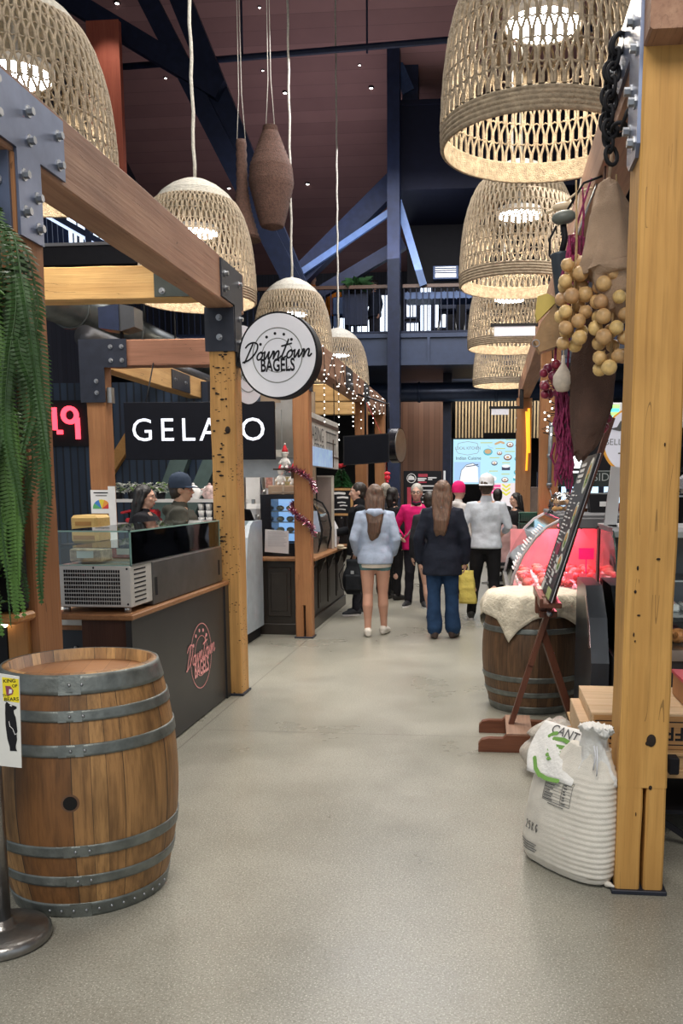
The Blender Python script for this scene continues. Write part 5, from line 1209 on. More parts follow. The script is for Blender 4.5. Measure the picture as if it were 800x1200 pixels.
b = MB(); b.bb(-3.0, -2.44, 8.8, 9.4, .0, .12); b.build('plinth', M_BLACK, t)
rg = random.Random(3)
for k in range(6):
    b = MB(); x = -2.93 + (k % 3) * .19; z = .865 if k < 3 else 1.06; b.lathe([(0, 0), (.06, 0), (.075, .05), (.06, .07), (0, .075)], 16, (x, 9.16, z)); b.lathe([(.0, .075), (.05, .072), (.045, .1), (0, .11)], 12, (x, 9.16, z), 1)
    one('dessert_tub', b, [M_WHITE, M_BREAD if k % 2 else plain('blue_ice', (.2, .45, .7), .5)], '%s tub on the %s shelf of the pale display fridge' % (('left', 'middle', 'right')[k % 3], 'lower' if k < 3 else 'upper'), 'tub', (x, 9.16, z), 'tubs in the display fridge')
# extractor hood + kitchen back
t = thing('extractor_hood', 'stainless extractor hood below the letter O of the gelato sign', 'extractor hood', (-2.6, 10.3, 1.72))
b = MB(); b.add([(-2.95, 10.0, 1.74), (-2.3, 10.0, 1.74), (-2.3, 10.7, 1.74), (-2.95, 10.7, 1.74), (-2.95, 10.0, 1.95), (-2.3, 10.0, 1.95), (-2.3, 10.7, 2.2), (-2.95, 10.7, 2.2)], [[3, 2, 1, 0], [4, 5, 6, 7], [0, 1, 5, 4], [1, 2, 6, 5], [2, 3, 7, 6], [3, 0, 4, 7]]); b.bb(-2.97, -2.28, 9.99, 10.02, 1.72, 1.77); b.build('canopy', M_INOX, t)
b = MB(); b.bb(-2.38, -2.12, 10.3, 10.6, 1.95, 2.9); b.bb(-2.45, -2.37, 10.25, 10.3, 1.95, 2.5); b.bb(-2.5, -2.4, 10.55, 12.2, 2.5, 2.6); b.build('flue', M_INOX, t)
b = MB(); b.bb(-3.1, -2.35, 12.2, 12.26, 0, 2.9); b.bb(-2.62, -2.55, 12.16, 12.2, 0, 2.9, 1); struct('wall_kitchen', b, [plain('beige_kitchen_wall', (.30, .22, .15), .6), M_COUNTER], 'beige kitchen wall of the second stall')
b = MB(); b.bb(-3.18, -2.93, 11.4, 11.44, 1.3, 1.85, 0); b.bb(-3.18, -2.93, 11.39, 11.4, 1.76, 1.85, 1); b.bb(-3.1, -3.08, 11.44, 11.6, 0, 1.85, 0); one('white_menu_board', b, [M_WHITE, plain('orange_red_print', (.7, .2, .12), .6)], 'white menu board with a red heading right of the worm-eaten post', 'sign', (-3.05, 11.42, 1.3))
b = MB(); b.bb(-3.17, -2.77, 10.9, 11.2, 1.05, 1.07); b.bb(-3.15, -3.12, 10.92, 11.18, 0, 1.05); b.bb(-2.82, -2.79, 10.92, 11.18, 0, 1.05); b.bb(-3.15, -2.79, 10.92, 11.18, .55, .57); one('steel_shelf', b, M_INOX, 'small stainless shelf behind the pale display fridge', 'shelf', (-2.75, 11.05, 0))
b = MB(); b.lathe([(0, 0), (.05, 0), (.05, .13), (.03, .16), (.03, .2), (0, .2)], 14, (-2.86, 11.0, 1.07)); one('steel_canister', b, M_INOX, 'steel canister on the small stainless shelf', 'canister', (-2.86, 11, 1.07))
# ---- back shelf behind the two customers
t = thing('back_shelf', 'long pale shelf unit behind the two customers', 'shelf', (-4.2, 11.2, 0))
b = MB(); b.bb(-5.0, -3.1, 11.05, 11.4, 1.42, 1.46); b.bb(-5.0, -2.95, 11.0, 11.4, 1.12, 1.15); b.build('board', M_WHITE, t)
for x in (-4.98, -3.9, -2.97):
    q = MB(); q.bb(x - .02, x + .02, 11.2, 11.24, 0, 1.46); q.build('upright', M_INOX, t)
rg = random.Random(21)
def kettle(x, y, z, lab, col):
    t = thing('teapot', lab, 'teapot', (x, y, z))
    b = MB(); b.lathe([(0, 0), (.07, 0), (.10, .06), (.095, .12), (.05, .165), (.02, .18), (0, .18)], 22, (x, y, z)); b.build('pot', col, t)
    b = MB(); b.ell((x, y, z + .19), (.02, .02, .018)); b.build('lid_knob', col, t)
    b = MB(); b.tube([(x + .08, y, z + .06), (x + .14, y, z + .11), (x + .16, y, z + .16)], [.022, .015, .011], 8); b.build('spout', col, t)
    b = MB(); b.tube([(x - .08, y, z + .13), (x - .14, y, z + .12), (x - .145, y, z + .07), (x - .09, y, z + .05)], .009, 8); b.build('handle', col, t)
kettle(-3.75, 11.2, 1.46, 'white teapot on the back shelf left of the dark-haired customer', M_WHITE)
kettle(-3.55, 11.25, 1.46, 'white teapot with red and green ribbon-like colours on the back shelf', plain('mixed_red_white_green', (.55, .40, .38), .5, 0, .5, 20))
for k in range(5):
    t = thing('potted_plant', ['trailing white-green plant at the left end of the back shelf', 'small white-flowered plant second on the back shelf', 'small white-flowered plant third on the back shelf', 'small white-flowered plant fourth on the back shelf', 'small white-flowered plant next to the teapots on the back shelf'][k], 'plant', (-4.75 + k * .19, 11.2, 1.46), 'plants on the back shelf')
    x = -4.75 + k * .19; b = MB()
    for q in range(70):
        a = rg.uniform(0, 6.28); leaf(b, (x + rg.uniform(-.06, .06), 11.2 + rg.uniform(-.06, .06), 1.54 + rg.uniform(0, .12)), (math.cos(a), math.sin(a), rg.uniform(-.3, .8)), rg.uniform(.04, .09), .02, .3, 0 if rg.random() < .75 else 1)
    b.build('leaves', [plain('white_flowers', (.68, .70, .66), .7, 0, .2), plain('lime_leaf', (.25, .42, .08), .5)], t); q = MB(); q.lathe([(0, 0), (.05, 0), (.06, .09), (0, .085)], 16, (x, 11.2, 1.46)); q.build('pot', M_BLACK, t)
t = thing('red_slicer', 'red food slicing machine under the back shelf', 'machine', (-4.35, 11.15, 1.15))
b = MB(); b.box((-4.4, 11.15, 1.19), (.42, .22, .06), 0, None, .02); b.box((-4.28, 11.15, 1.27), (.16, .2, .12), 0, None, .03); b.box((-4.5, 11.15, 1.32), (.36, .18, .03), 0, Matrix.Rotation(R_(-12), 3, 'Y'), .01); b.build('body', plain('machine_red', (.50, .02, .03), .3), t)
b = MB(); b.disc((-4.36, 11.03, 1.30), X3, Z3, .09, .012, 28); b.build('blade', M_INOX, t)
b = MB(); b.tube([(-4.56, 11.1, 1.16), (-4.58, 11.1, 1.30), (-4.5, 11.1, 1.36)], .012, 8); b.build('handle', M_BLACK, t)
b = MB(); b.tube([(-3.05, 11.1, 1.15), (-3.05, 11.1, 1.75), (-3.0, 11.1, 1.86), (-2.9, 11.1, 1.88), (-2.82, 11.1, 1.8), (-2.8, 11.1, 1.55)], .018, 8); b.lathe([(.03, 1.5), (.03, 1.58)], 12, (-2.8, 11.1, 0), cap=True); one('sprung_tap', b, M_INOX, 'tall curved steel kitchen tap right of the man in the cap', 'tap', (-3.05, 11.1, 1.15))
for k in range(6):
    b = MB(); x = -3.62 + (k % 2) * .1; z = 1.151 + (k // 2) * .085; b.lathe([(0, 0), (.028, 0), (.042, .08), (.038, .08), (.026, .006), (0, .006)], 16, (x, 11.1, z)); one('stacked_cup', b, M_WHITE, 'white cup %s of the %s stack between the two customers' % (('at the bottom', 'in the middle', 'at the top')[k // 2], ('left', 'right')[k % 2]), 'cup', (x, 11.1, z), 'cups stacked under the back shelf')
for k in range(3):
    b = MB(); x0 = -2.98 + k * .13; b.bb(x0, x0 + .115, 11.9, 11.93, 1.42, 1.78, 0); b.bb(x0 + .01, x0 + .1, 11.89, 11.9, 1.6, 1.75, 1); b.bb(x0, x0 + .115, 11.92, 12.2, 1.38, 1.43, 0); one('menu_poster', b, [M_PAPER, plain('pink_picture_%d' % k, (.6, .3 + .1 * k, .25), .6, 0, .4, 40)], 'small picture menu, %s of three beside the worm-eaten post' % ('left', 'middle', 'right')[k], 'poster', (x0, 11.9, 1.42), 'picture menus behind the customers')
b = MB(); b.bb(-3.2, -2.85, 11.1, 11.38, 1.15, 1.40, 0, .06); b.bb(-3.14, -3.02, 11.095, 11.1, 1.2, 1.34, 1); b.bb(-3.0, -2.9, 11.095, 11.1, 1.2, 1.34, 1)
one('white_appliance', b, [M_WHITE, M_PAPER], 'rounded white appliance behind the man in the cap', 'appliance', (-3.0, 11.2, 1.15))
t = thing('garland_lights', 'short string of warm fairy lights above the man in the cap', 'fairy lights', (-3.2, 11.6, 1.9))
q = MB(); P = [(-3.35 + k * .05, 11.6, 1.90 + .035 * math.sin(k * 1.3) + .008 * k) for k in range(14)]; q.tube(P, .003, 4); q.build('wire', M_BLACK, t)
bb_ = None
for p in P:
    if bb_ is None: q = MB(); q.ell((0, 0, 0), .012, 6, 5); bb_ = q.build('bulb', glow('warm_fairy', (1, .8, .4), 4), t, True); k = bb_
    else: k = bb_.copy(); COL.objects.link(k); k.parent = t
    k.location = Vector(p) - t.location
b = MB(); b.bb(-3.35, -2.7, 11.58, 11.6, 1.92, 1.95); b.bb(-3.35, -3.31, 11.58, 12.6, 1.92, 1.96); b.bb(-2.74, -2.7, 11.58, 12.0, 1.92, 1.96); one('wall_rail', b, M_DARKWOOD, 'dark rail carrying the warm fairy lights', 'rail', (-3, 11.6, 1.92))
# ================================================================== RIGHT SIDE
# ---- easel with long menu board
t = thing('wooden_easel', 'red-brown studio easel leaning before the cloth-covered barrel', 'easel', (.25, 5.55, 0))
def skid(y, nm):
    b = MB(); b.prism([(-.03, 0), (.62, 0), (.62, .075), (.30, .085), (.28, .105), (.14, .105), (.12, .085), (.03, .085), (-.01, .075), (-.03, .05)], (0, y, 0), X3, Z3, -.05); b.build('foot_skid', M_EASEL, t)
skid(5.29, 'a'); skid(5.72, 'b')
b = MB(); b.bb(.14, .30, 5.3, 5.76, .085, .115); b.bb(.48, .56, 5.3, 5.76, .03, .075); b.build('foot_crossbar', wood('worn_easel_wood', (.26, .15, .10), (.40, .25, .18), 'Y'), t)
def mast(z): return .155 + .30 * (z - .05)
b = MB(); b.beam((mast(.09), 5.55, .09), (mast(2.02), 5.55, 2.02), .05, .034, (1, 0, -.3)); b.beam((mast(.5), 5.55, .5), (mast(1.0), 5.55, 1.0), .09, .03, (1, 0, -.3)); b.build('mast', wood('easel_mast_wood', (.10, .035, .022), (.17, .065, .038), 'Z', .35), t)
b = MB(); b.beam((mast(.72), 5.55, .72), (.60, 5.62, .03), .035, .045); b.build('back_leg', MC['easel_mast_wood'], t)
b = MB(); z = .93; b.bb(mast(z) - .09, mast(z) + .03, 5.22, 5.98, z - .03, z, 0, .005); b.bb(mast(z) - .10, mast(z) - .08, 5.22, 5.98, z - .03, z + .025, 0, .003)
b.bb(mast(.84) - .06, mast(.84) + .05, 5.46, 5.64, .81, .85, 0, .004); b.bb(mast(.9) - .1, mast(.9) - .03, 5.50, 5.60, .83, .94, 0, .006); b.build('canvas_tray', MC['easel_mast_wood'], t)
b = MB(); b.lathe([(0, -.03), (.018, -.03), (.018, .03), (0, .03)], 10, (mast(.84), 5.44, .84), rot=Matrix.Rotation(PI / 2, 3, 'X')); b.ell((mast(.6) + .11, 5.6, .56), .014, 8, 6); b.build('wing_nut', M_BOLT, t)
t = thing('menu_blackboard', 'tall black menu board with food pictures resting on the easel', 'menu board', (.5, 5.6, .95))
up = Vector((.288, 0, .958)).normalized(); BO = Vector((mast(.945) - .052, 6.0, .945)); brt = -Y3; bn = brt.cross(up)
b = MB(); b.prism([(0, 0), (.80, 0), (.80, .89), (0, .89)], BO, brt, up, -.014, 0); b.prism([(-.004, -.004), (.804, -.004), (.804, .894), (-.004, .894)], BO - bn * .014, brt, up, -.003, 1); b.build('board', [plain('blackboard_print', (.028, .03, .034), .35), M_PAPER], t)
b = MB(); rg = random.Random(31)

for k in range(4): b.stroke([(.12 + .02 * (k % 2), .83 - k * .035), (.40 - .03 * (k % 2), .835 - k * .035)], .022, BO, brt, up, .002, 0)
for k in range(26):
    z = .66 - k * .024
    if .26 < z < .31: continue
    x0 = .06 + rg.uniform(0, .06); b.stroke([(x0, z), (x0 + rg.uniform(.10, .22), z)], .009, BO, brt, up, .002, 0)
    if k % 2: b.stroke([(.34, z), (.34 + rg.uniform(.08, .16), z)], .009, BO, brt, up, .002, 0)
for k in range(4): b.prism([(.44, .08 + k * .045), (.56, .08 + k * .045), (.56, .11 + k * .045), (.44, .11 + k * .045)], BO, brt, up, .002, 0)
b.build('white_lettering', plain('chalk_white', (.55, .55, .55), .7), t)
M_FP = [plain('plate_white', (.60, .62, .58), .4), plain('salad_green', (.30, .36, .14), .6, 0, .4, 40), plain('tomato_orange', (.55, .22, .06), .6), plain('dark_green', (.06, .16, .05), .6), plain('maroon_print', (.22, .02, .06), .5)]
for (x, z, a, h) in ((.66, .76, .10, .11), (.64, .52, .07, .08), (.60, .36, .09, .07), (.66, .22, .10, .06)):
    b = MB(); c_ = BO + brt * x + up * z; b.disc(c_, brt, up, a, .002, 24, 0, None, h); b.disc(c_, brt, up, a * .75, .003, 20, 1, None, h * .7); b.disc(c_ + up * .02, brt, up, a * .4, .004, 14, 2, None, h * .4); b.disc(c_ - up * .02 + brt * .03, brt, up, a * .3, .004, 14, 3, None, h * .3); b.build('food_picture', M_FP, t)
b = MB()
b.prism([(.20, .25), (.42, .25), (.42, .33), (.20, .33)], BO, brt, up, .002, 4)
b.prism([(.05, .0), (.2, .0), (.2, .07), (.05, .07)], BO, brt, up, .002, 0); b.prism([(.5, .0), (.75, .0), (.75, .06), (.5, .06)], BO, brt, up, .002, 1)
b.build('coloured_print', M_FP, t)

# ---- sacks
t = thing('grain_sack', 'white 25 kg woven sack with green print leaning at the golden post', 'sack', (.30, 3.57, 0))
A = Vector((.140, 3.73, 0)); Bv = Vector((.435, 3.40, 0)); e1 = (Bv - A).normalized(); bk = Vector((-e1.y, e1.x, 0)); ctr = (A + Bv) / 2 + bk * .09
prof = [(0.0, .42, .10), (.012, .445, .15), (.05, .46, .19), (.12, .465, .215), (.22, .45, .22), (.32, .43, .21), (.40, .405, .19), (.45, .37, .16), (.49, .30, .125), (.53, .235, .10), (.57, .19, .085)]
def sp(z):
    for (z0, w0, t0), (z1, w1, t1) in zip(prof, prof[1:]):
        if z0 <= z <= z1: f = (z - z0) / (z1 - z0); return w0 + (w1 - w0) * f, t0 + (t1 - t0) * f
    return prof[-1][1:]
def sack_pt(ang, z):
    w, th = sp(z); c, s_ = math.cos(ang), math.sin(ang); p = .75
    u = math.copysign(abs(c) ** p, c); v = math.copysign(abs(s_) ** p, s_)
    lean = .10 * z + max(0, z - .4) * .35
    rip = math.sin(z * 2 * PI / .0235) * .0026 * max(0, min(1, .35 + .9 * u)) * (1 if .03 < z < .44 else .2)
    wr = noise.noise((u * 3, v * 3, z * 9)) * .010
    return ctr + e1 * (u * (w / 2 + rip) + lean) + bk * (v * (th / 2 + rip + wr * .6)) + Z3 * (z + .012 * abs(u) ** 3 * (1 if z < .04 else 0))
b = MB(); N = 72; zz = [.57 * i / 96 for i in range(97)]
b.rings([[sack_pt(2 * PI * k / N, z) for k in range(N)] for z in zz], 0, True, True)
for (s_) in (-1, 1):
    p = ctr + e1 * (s_ * .225); b.limb([p + Z3 * .02, p + e1 * s_ * .03 + Z3 * .02], [.014, .006], 8)
b.build('sack_body', plain('woven_white_sack', (.74, .70, .62), .75, 0, .06, 20, .25, 200), t)
M_SACKW = plain('thin_white_plastic', (.78, .77, .74), .55, 0, .05, 20, .3, 60)
nb = ctr + e1 * .135
b = MB()
rg = random.Random(17)
def crumple(path, radii, n=28, amp=.16, seed=0, sq=(1, .6)):
    rr = []
    for i, (p, r) in enumerate(zip(path, radii)):
        p = Vector(p); rr.append([p + e1 * (r * math.cos(2 * PI * k / n) * sq[0] * (1 + amp * math.sin(k * 5 * 2 * PI / n + seed + i * .35) + amp * .6 * math.sin(k * 9 * 2 * PI / n + i * .6))) + bk * (r * math.sin(2 * PI * k / n) * sq[1] * (1 + amp * math.sin(k * 7 * 2 * PI / n + seed))) + Z3 * (.008 * math.sin(k * 3 + i)) for k in range(n)])
    b.rings(rr, 0, True, True)
def spline(P, n):
    P = [Vector(p) for p in P]; Q = []
    for i in range(len(P) - 1):
        p0 = P[max(0, i - 1)]; p1 = P[i]; p2 = P[i + 1]; p3 = P[min(len(P) - 1, i + 2)]
        for k in range(n):
            u = k / n; Q.append(.5 * ((2 * p1) + (p2 - p0) * u + (2 * p0 - 5 * p1 + 4 * p2 - p3) * u * u + (3 * p1 - p0 - 3 * p2 + p3) * u ** 3))
    Q.append(P[-1]); return Q
pth = spline([nb + Z3 * .43 - bk * .0 - e1 * .02, nb + Z3 * .52, nb + Z3 * .60 + e1 * .015 - bk * .02, nb + Z3 * .655 + e1 * .04 - bk * .04, nb + Z3 * .675 + e1 * .075 - bk * .05, nb + Z3 * .64 + e1 * .10 - bk * .06], 6)
rad_ = [.125, .12, .115, .11, .10, .09, .085, .08, .075, .072, .07, .066, .062, .06, .06, .062, .066, .07, .074, .076, .074, .07, .064, .058, .052, .046, .04, .034, .028, .02, .01]
crumple(pth, rad_[:len(pth)], 30, .12, 1)
b.build('gathered_top', M_SACKW, t)
# printed flap
fo = ctr - e1 * .125 - bk * .098 + Z3 * .415; fup = (Z3 * .8 + bk * .60).normalized(); fn = e1.cross(fup)
b = MB()
rr = []
for i in range(15):
    v = i / 14; w0 = -.02 - .055 * math.sin(v * PI * .8); w1 = .235 - .02 * v; h = .018 + .035 * math.sin(v * PI); ring = []
    for k in range(24):
        a = 2 * PI * k / 24; u = (math.cos(a) + 1) / 2
        ring.append(fo + e1 * (w0 + (w1 - w0) * u) + fup * (v * .235) + fn * (math.sin(a) * h * (1 if math.sin(a) < 0 else .25) + .004 * math.sin(u * 9 + v * 7)))
    rr.append(ring)
b.rings(rr, 0, True, True); b.build('printed_flap', M_SACKW, t)
b = MB(); fq = fo + fn * .014
b.text('CANT', .056, fq + e1 * .09 + fup * .200, (e1 + fup * -.08).normalized(), (fup + e1 * .08).normalized(), 0, 1, bold=.01)
for ln in ([(.05, .165), (.10, .172), (.16, .160)], [(.05, .115), (.08, .135), (.13, .14)], [(.055, .09), (.09, .105), (.13, .118)], [(.07, .075), (.11, .10), (.15, .125)], [(.17, .09), (.185, .12), (.20, .155)], [(.0, .06), (.03, .02), (.07, -.005)], [(.06, .0), (.11, -.008), (.17, -.002)], [(.02, .17), (.035, .185), (.05, .19)]):
    b.stroke(ln, .018, fq, e1, fup, 0, 0)
b.build('print', [plain('leaf_green_print', (.16, .34, .07), .6), plain('grey_black_print', (.10, .10, .10), .6)], t)
def on_sack(mb, pts, mi=0, w=.0022):
    for (a, c_) in zip(pts, pts[1:]):
        n = 6
        q = []
        for i in range(n + 1):
            u = a[0] + (c_[0] - a[0]) * i / n; z = a[1] + (c_[1] - a[1]) * i / n
            ang = -math.acos(max(-1, min(1, math.copysign(abs(u) ** (1 / .75), u)))); q.append(sack_pt(ang, z) - bk * .0035)
        mb.tube(q, w, 4, mi=mi, smooth=False)
b = MB()
for k in range(9): on_sack(b, [(-.36, .425 - k * .0125), (.34, .422 - k * .0125)], 0, .0007 if k not in (0, 8) else .0011)
for u in (-.36, .10, .34): on_sack(b, [(u, .425), (u, .325)], 0, .0009)
for k in range(8):
    z = .419 - k * .0125; on_sack(b, [(-.34, z), (-.34 + .14 + .12 * rg.random(), z)], 0, .0018); on_sack(b, [(.13, z), (.17 + .06 * rg.random(), z)], 0, .0022)
on_sack(b, [(-.2, .315), (.2, .313)], 0, .0015)
# 25KG in strokes
def lett(x, z, s_, lines): 
    for ln in lines: on_sack(b, [(x + px * s_ * 2.3, z + pz * s_) for px, pz in ln], 0, .0017)
L5 = {'2': [[(0, .85), (.3, 1), (.55, .8), (.5, .55), (0, 0), (.55, 0)]], '5': [[(.55, 1), (.05, 1), (.05, .55), (.4, .6), (.55, .3), (.35, 0), (0, .1)]], 'K': [[(0, 0), (0, 1)], [(.5, 1), (0, .45), (.55, 0)]], 'G': [[(.55, .8), (.3, 1), (0, .7), (0, .3), (.3, 0), (.55, .2), (.55, .45), (.3, .45)]]}
for i, c_ in enumerate('25KG'): lett(-.74 + i * .105, .165, .036, L5[c_])
for k in range(4): on_sack(b, [(-.86 + k * .03, .105 - k * .012), (-.38 - .05 * (k % 2), .105 - k * .012)], 0, .0018)
b.build('text_print', MC['grey_black_print'], t)
b = MB(); p = nb + Z3 * .60 + e1 * .06 - bk * .07
b.tube([p, p - Z3 * .04 + e1 * .01, p - Z3 * .1], .003, 5); b.tube([p + e1 * .015, p + e1 * .02 - Z3 * .07, p + e1 * .018 - Z3 * .12], .003, 5); b.build('tie_string', M_PAPER, t)

# grey plastic bag
b = MB(); cB = Vector((.39, 4.95, 0)); rr = []
for i in range(26):
    v = i / 25
    if v < .7: s_ = v / .7; r = .175 * (math.sin(min(1, s_ * 1.0 + .12) * PI * .80) ** .6); z = .005 + s_ * .205
    else: s_ = (v - .7) / .3; r = .105 * (1 - s_) + .05 + .02 * math.sin(s_ * PI); z = .21 + s_ * .095
    off = Vector((.03, 0, 0)) * max(0, (v - .5)) * 2
    ring = []
    for k in range(48):
        a = 2 * PI * k / 48; f = 1 + (.05 + .16 * max(0, v - .5)) * math.sin(a * 7 + v * 2) + .04 * math.sin(a * 13 + v * 5)
        ring.append(cB + off + Vector((r * 1.0 * f * math.cos(a), r * .85 * f * math.sin(a), max(0.003, z + .012 * math.sin(a * 3 + v * 4) * (v > .05)))))
    rr.append(ring)
b.rings(rr, 0, True, True)
one('tied_plastic_bag', b, plain('grey_plastic_bag', (.50, .46, .41), .4, 0, .1, 12, .5, 40), 'greyish tied plastic bag on the floor beside the easel foot', 'bag', (.39, 4.95, 0))

# ---- bench with wooden crates
t = thing('low_bench', 'low pale timber bench with black legs behind the golden post', 'bench', (1.1, 4.2, 0))
b = MB(); b.bb(.43, 2.4, 3.86, 4.56, .335, .375, 0, .004); b.bb(.47, 2.4, 3.90, 3.93, .375, .44, 0, .003); b.bb(.44, 2.4, 3.875, 3.90, .335, .445, 0, .003); b.bb(.43, 2.4, 3.86, 4.56, .435, .45, 0, .003); b.build('top', wood('bench_pine', (.45, .27, .12), (.58, .38, .19), 'X', crack=.1), t)
for x in (.52, 1.5, 2.3):
    q = MB(); q.bb(x - .02, x + .02, 3.9, 3.94, 0, .335); q.bb(x - .02, x + .02, 4.5, 4.54, 0, .335); q.bb(x - .02, x + .02, 3.9, 4.54, .0, .03); q.bb(x - .02, x + .02, 3.9, 4.54, .30, .335); q.build('leg', M_BLACK, t)
b = MB(); b.beam((.52, 3.92, .31), (.95, 3.92, .02), .02, .025); b.beam((1.5, 3.92, .02), (.95, 3.92, .31), .02, .025); b.bb(.52, 2.3, 4.0, 4.5, .12, .14); b.build('brace', M_BLACK, t)
b = MB(); b.bb(.80, .845, 3.80, 3.865, .37, .445, 0, .006); one('black_socket_box', b, M_BLACK, 'small black box fixed to the bench edge right of the golden post', 'box', (.82, 3.83, .37))
def crate(x0, x1, label, txts, z0=.452, h=.15):
    t = thing('wooden_crate', label, 'crate', ((x0 + x1) / 2, 4.17, z0), 'upturned wooden crates on the bench')
    y0, y1 = 3.905, 4.45
    b = MB(); b.bb(x0, x1, y0, y0 + .016, z0, z0 + h, 0, .002); b.build('front_board', wood('crate_side', (.38, .20, .075), (.50, .28, .12), 'X', crack=.2), t)
    b = MB(); b.bb(x0, x1, y1 - .016, y1, z0, z0 + h, 0, .002); b.build('rear_board', MC['crate_side'], t)
    b = MB(); b.bb(x0, x0 + .014, y0, y1, z0, z0 + h, 0, .002); b.build('end_board', M_PINEX, t)
    b = MB(); b.bb(x1 - .014, x1, y0, y1, z0, z0 + h, 0, .002); b.build('end_board', M_PINEX, t)
    b = MB()
    for k in range(4): b.bb(x0, x1, y0 + k * .137, y0 + k * .137 + .133, z0 + h, z0 + h + .012, 0, .002)
    b.build('bottom_boards', M_PINEX, t)
    b = MB()
    for s_, x in txts: b.text(s_, .085, (x, y0, z0 + .075), -X3, -Z3, .001, 0, bold=.02)
    b.stroke([(x0 + .02, z0 + .125), (x1 - .02, z0 + .125)], .005, (0, y0, 0), X3, Z3, .001); b.stroke([(x0 + .02, z0 + .022), (x1 - .02, z0 + .022)], .005, (0, y0, 0), X3, Z3, .001)
    b.build('stencil', M_BLACK, t); return t
crate(.475, 1.02, 'upturned stencilled crate behind the sack and the golden post', (('F', .862), ('R', .815), ('E', .578), ('S', .525)))
crate(1.04, 1.6, 'second upturned crate at the right edge of the picture', ())
t = thing('small_wooden_box', 'small wooden box with red edge on the right-hand crate', 'box', (1.0, 4.2, .615))
b = MB(); b.bb(.905, 1.2, 4.0, 4.3, .616, .72, 0, .003); b.build('box_body', wood('box_brown', (.40, .19, .08), (.5, .26, .12), 'Z'), t); b = MB(); b.bb(.90, 1.21, 3.99, 4.31, .72, .735); b.build('red_lid', plain('red_pink_lid', (.55, .07, .10), .5), t)
b = MB(); b.bb(.43, .475, 3.95, 4.4, .452, .56, 0, .003); one('timber_offcut', b, M_PINEX, 'pale timber block standing at the left end of the stencilled crate', 'block', (.45, 4.2, .45))

# ---- near refrigerated counter (behind the post)
t = thing('meat_counter', 'long dark refrigerated counter behind the golden post', 'display case', (1.6, 5.6, 0))
b = MB(); b.bb(.74, 2.8, 5.0, 5.9, .0, .12, 0); b.bb(.72, 2.8, 4.92, 5.9, .12, .66, 1); b.bb(.72, 2.8, 4.90, 4.96, .66, .72, 2); b.bb(.72, 2.8, 5.8, 5.9, .66, 1.36, 1); b.build('body', [M_BLACK, plain('dark_case_front', (.03, .03, .032), .4), M_INOX], t)
b = MB(); b.bb(.74, 2.8, 4.96, 5.8, .70, .715); b.bb(.74, 2.8, 5.3, 5.8, .845, .86); b.bb(.74, 2.8, 5.35, 5.8, 1.05, 1.06); b.build('shelf', M_INOX, t)
b = MB(); b.bb(.72, 2.8, 5.2, 5.9, 1.345, 1.375); b.bb(.72, 2.8, 5.19, 5.21, 1.32, 1.375); b.build('top_rail', plain('pale_top', (.55, .56, .58), .4), t)
b = MB(); ends = [(4.93, .72), (4.93, .9), (4.97, 1.1), (5.05, 1.25), (5.2, 1.36)]
for i in range(4):
    (ya, za), (yb, zb) = ends[i], ends[i + 1]; b.add([(.73, ya, za), (2.8, ya, za), (2.8, yb, zb), (.73, yb, zb)], [[0, 1, 2, 3]], 0, True)
b.prism([(4.93, .72), (5.8, .72), (5.8, 1.36), (5.2, 1.36), (5.05, 1.25), (4.97, 1.1), (4.93, .9)], (.725, 0, 0), Y3, Z3, .006); b.build('glass', M_GLASS, t)
b = MB(); b.tube([(.724, y_, z_) for y_, z_ in ends], .006, 6); b.build('glass_edge', plain('dark_glass_edge', (.02, .06, .05), .2), t)
# slanted bumper panel at its left end
b = MB(); b.prism([(-5.9, .12), (-5.0, .12), (-5.0, .62), (-5.15, .86), (-5.4, 1.02), (-5.9, 1.02)], (.70, 0, 0), -Y3, Z3, .10, 0); b.prism([(-5.06, .70), (-5.13, .82), (-5.33, .97), (-5.38, .95), (-5.2, .80), (-5.12, .68)], (.60, 0, 0), -Y3, Z3, .003, 1)  # thin second strip paints a pink reflection on the chrome
b.build('end_panel', [plain('blue_black_panel', (.045, .055, .07), .3, .4), plain('pink_reflection_chrome', (.55, .40, .42), .25, .8)], t)
b = MB(); b.bb(.76, 2.75, 5.78, 5.79, .75, 1.3); b.build('back_panel', plain('grey_case_back', (.25, .25, .27), .4), t)
b = MB()
for x in range(8):
    for z in range(7): b.bb(.80 + x * .03, .818 + x * .03, 5.46, 5.465, .86 + z * .026, .875 + z * .026)
b.build('vent_grid', M_BLACK, t)
rg = random.Random(77)
k = 0
M_CHK = plain('orange_chicken', (.62, .25, .08), .4, 0, .35, 25, .4); M_MEAT = plain('raw_meat', (.42, .08, .06), .35, 0, .4, 20, .3)
posw = ['first', 'second', 'third', 'fourth', 'fifth', 'sixth', 'seventh', 'eighth', 'ninth', 'tenth', 'eleventh', 'twelfth']
for i in range(9):
    x = .86 + i * .12; y = 5.14 + (i % 2) * .1; b = MB(); b.ell((x, y, .765), (.055, .06, .042), 14, 9); b.limb([(x + .02, y - .04, .77), (x + .05, y - .07, .79)], [.02, .012], 8); b.limb([(x - .02, y - .04, .77), (x - .04, y - .08, .79)], [.02, .012], 8)
    one('chicken_piece', b, M_CHK if i % 3 else M_MEAT, 'orange meat piece in the long counter, %s from its left end' % posw[i], 'meat', (x, y, .72), 'meat pieces in the long counter')
for i in range(8):
    x = .85 + i * .13; b = MB(); b.box((x, 5.5, .885), (.11, .18, .045), 0, None, .01); b.ell((x, 5.5, .905), (.045, .07, .025), 12, 8, 1)
    one('packed_tray', b, [M_WHITE, M_MEAT if i % 2 else plain('pale_ham', (.65, .38, .33), .4)], 'packed meat tray on the long counter shelf, %s from its left end' % posw[i], 'tray', (x, 5.5, .86), 'packed trays in the long counter')
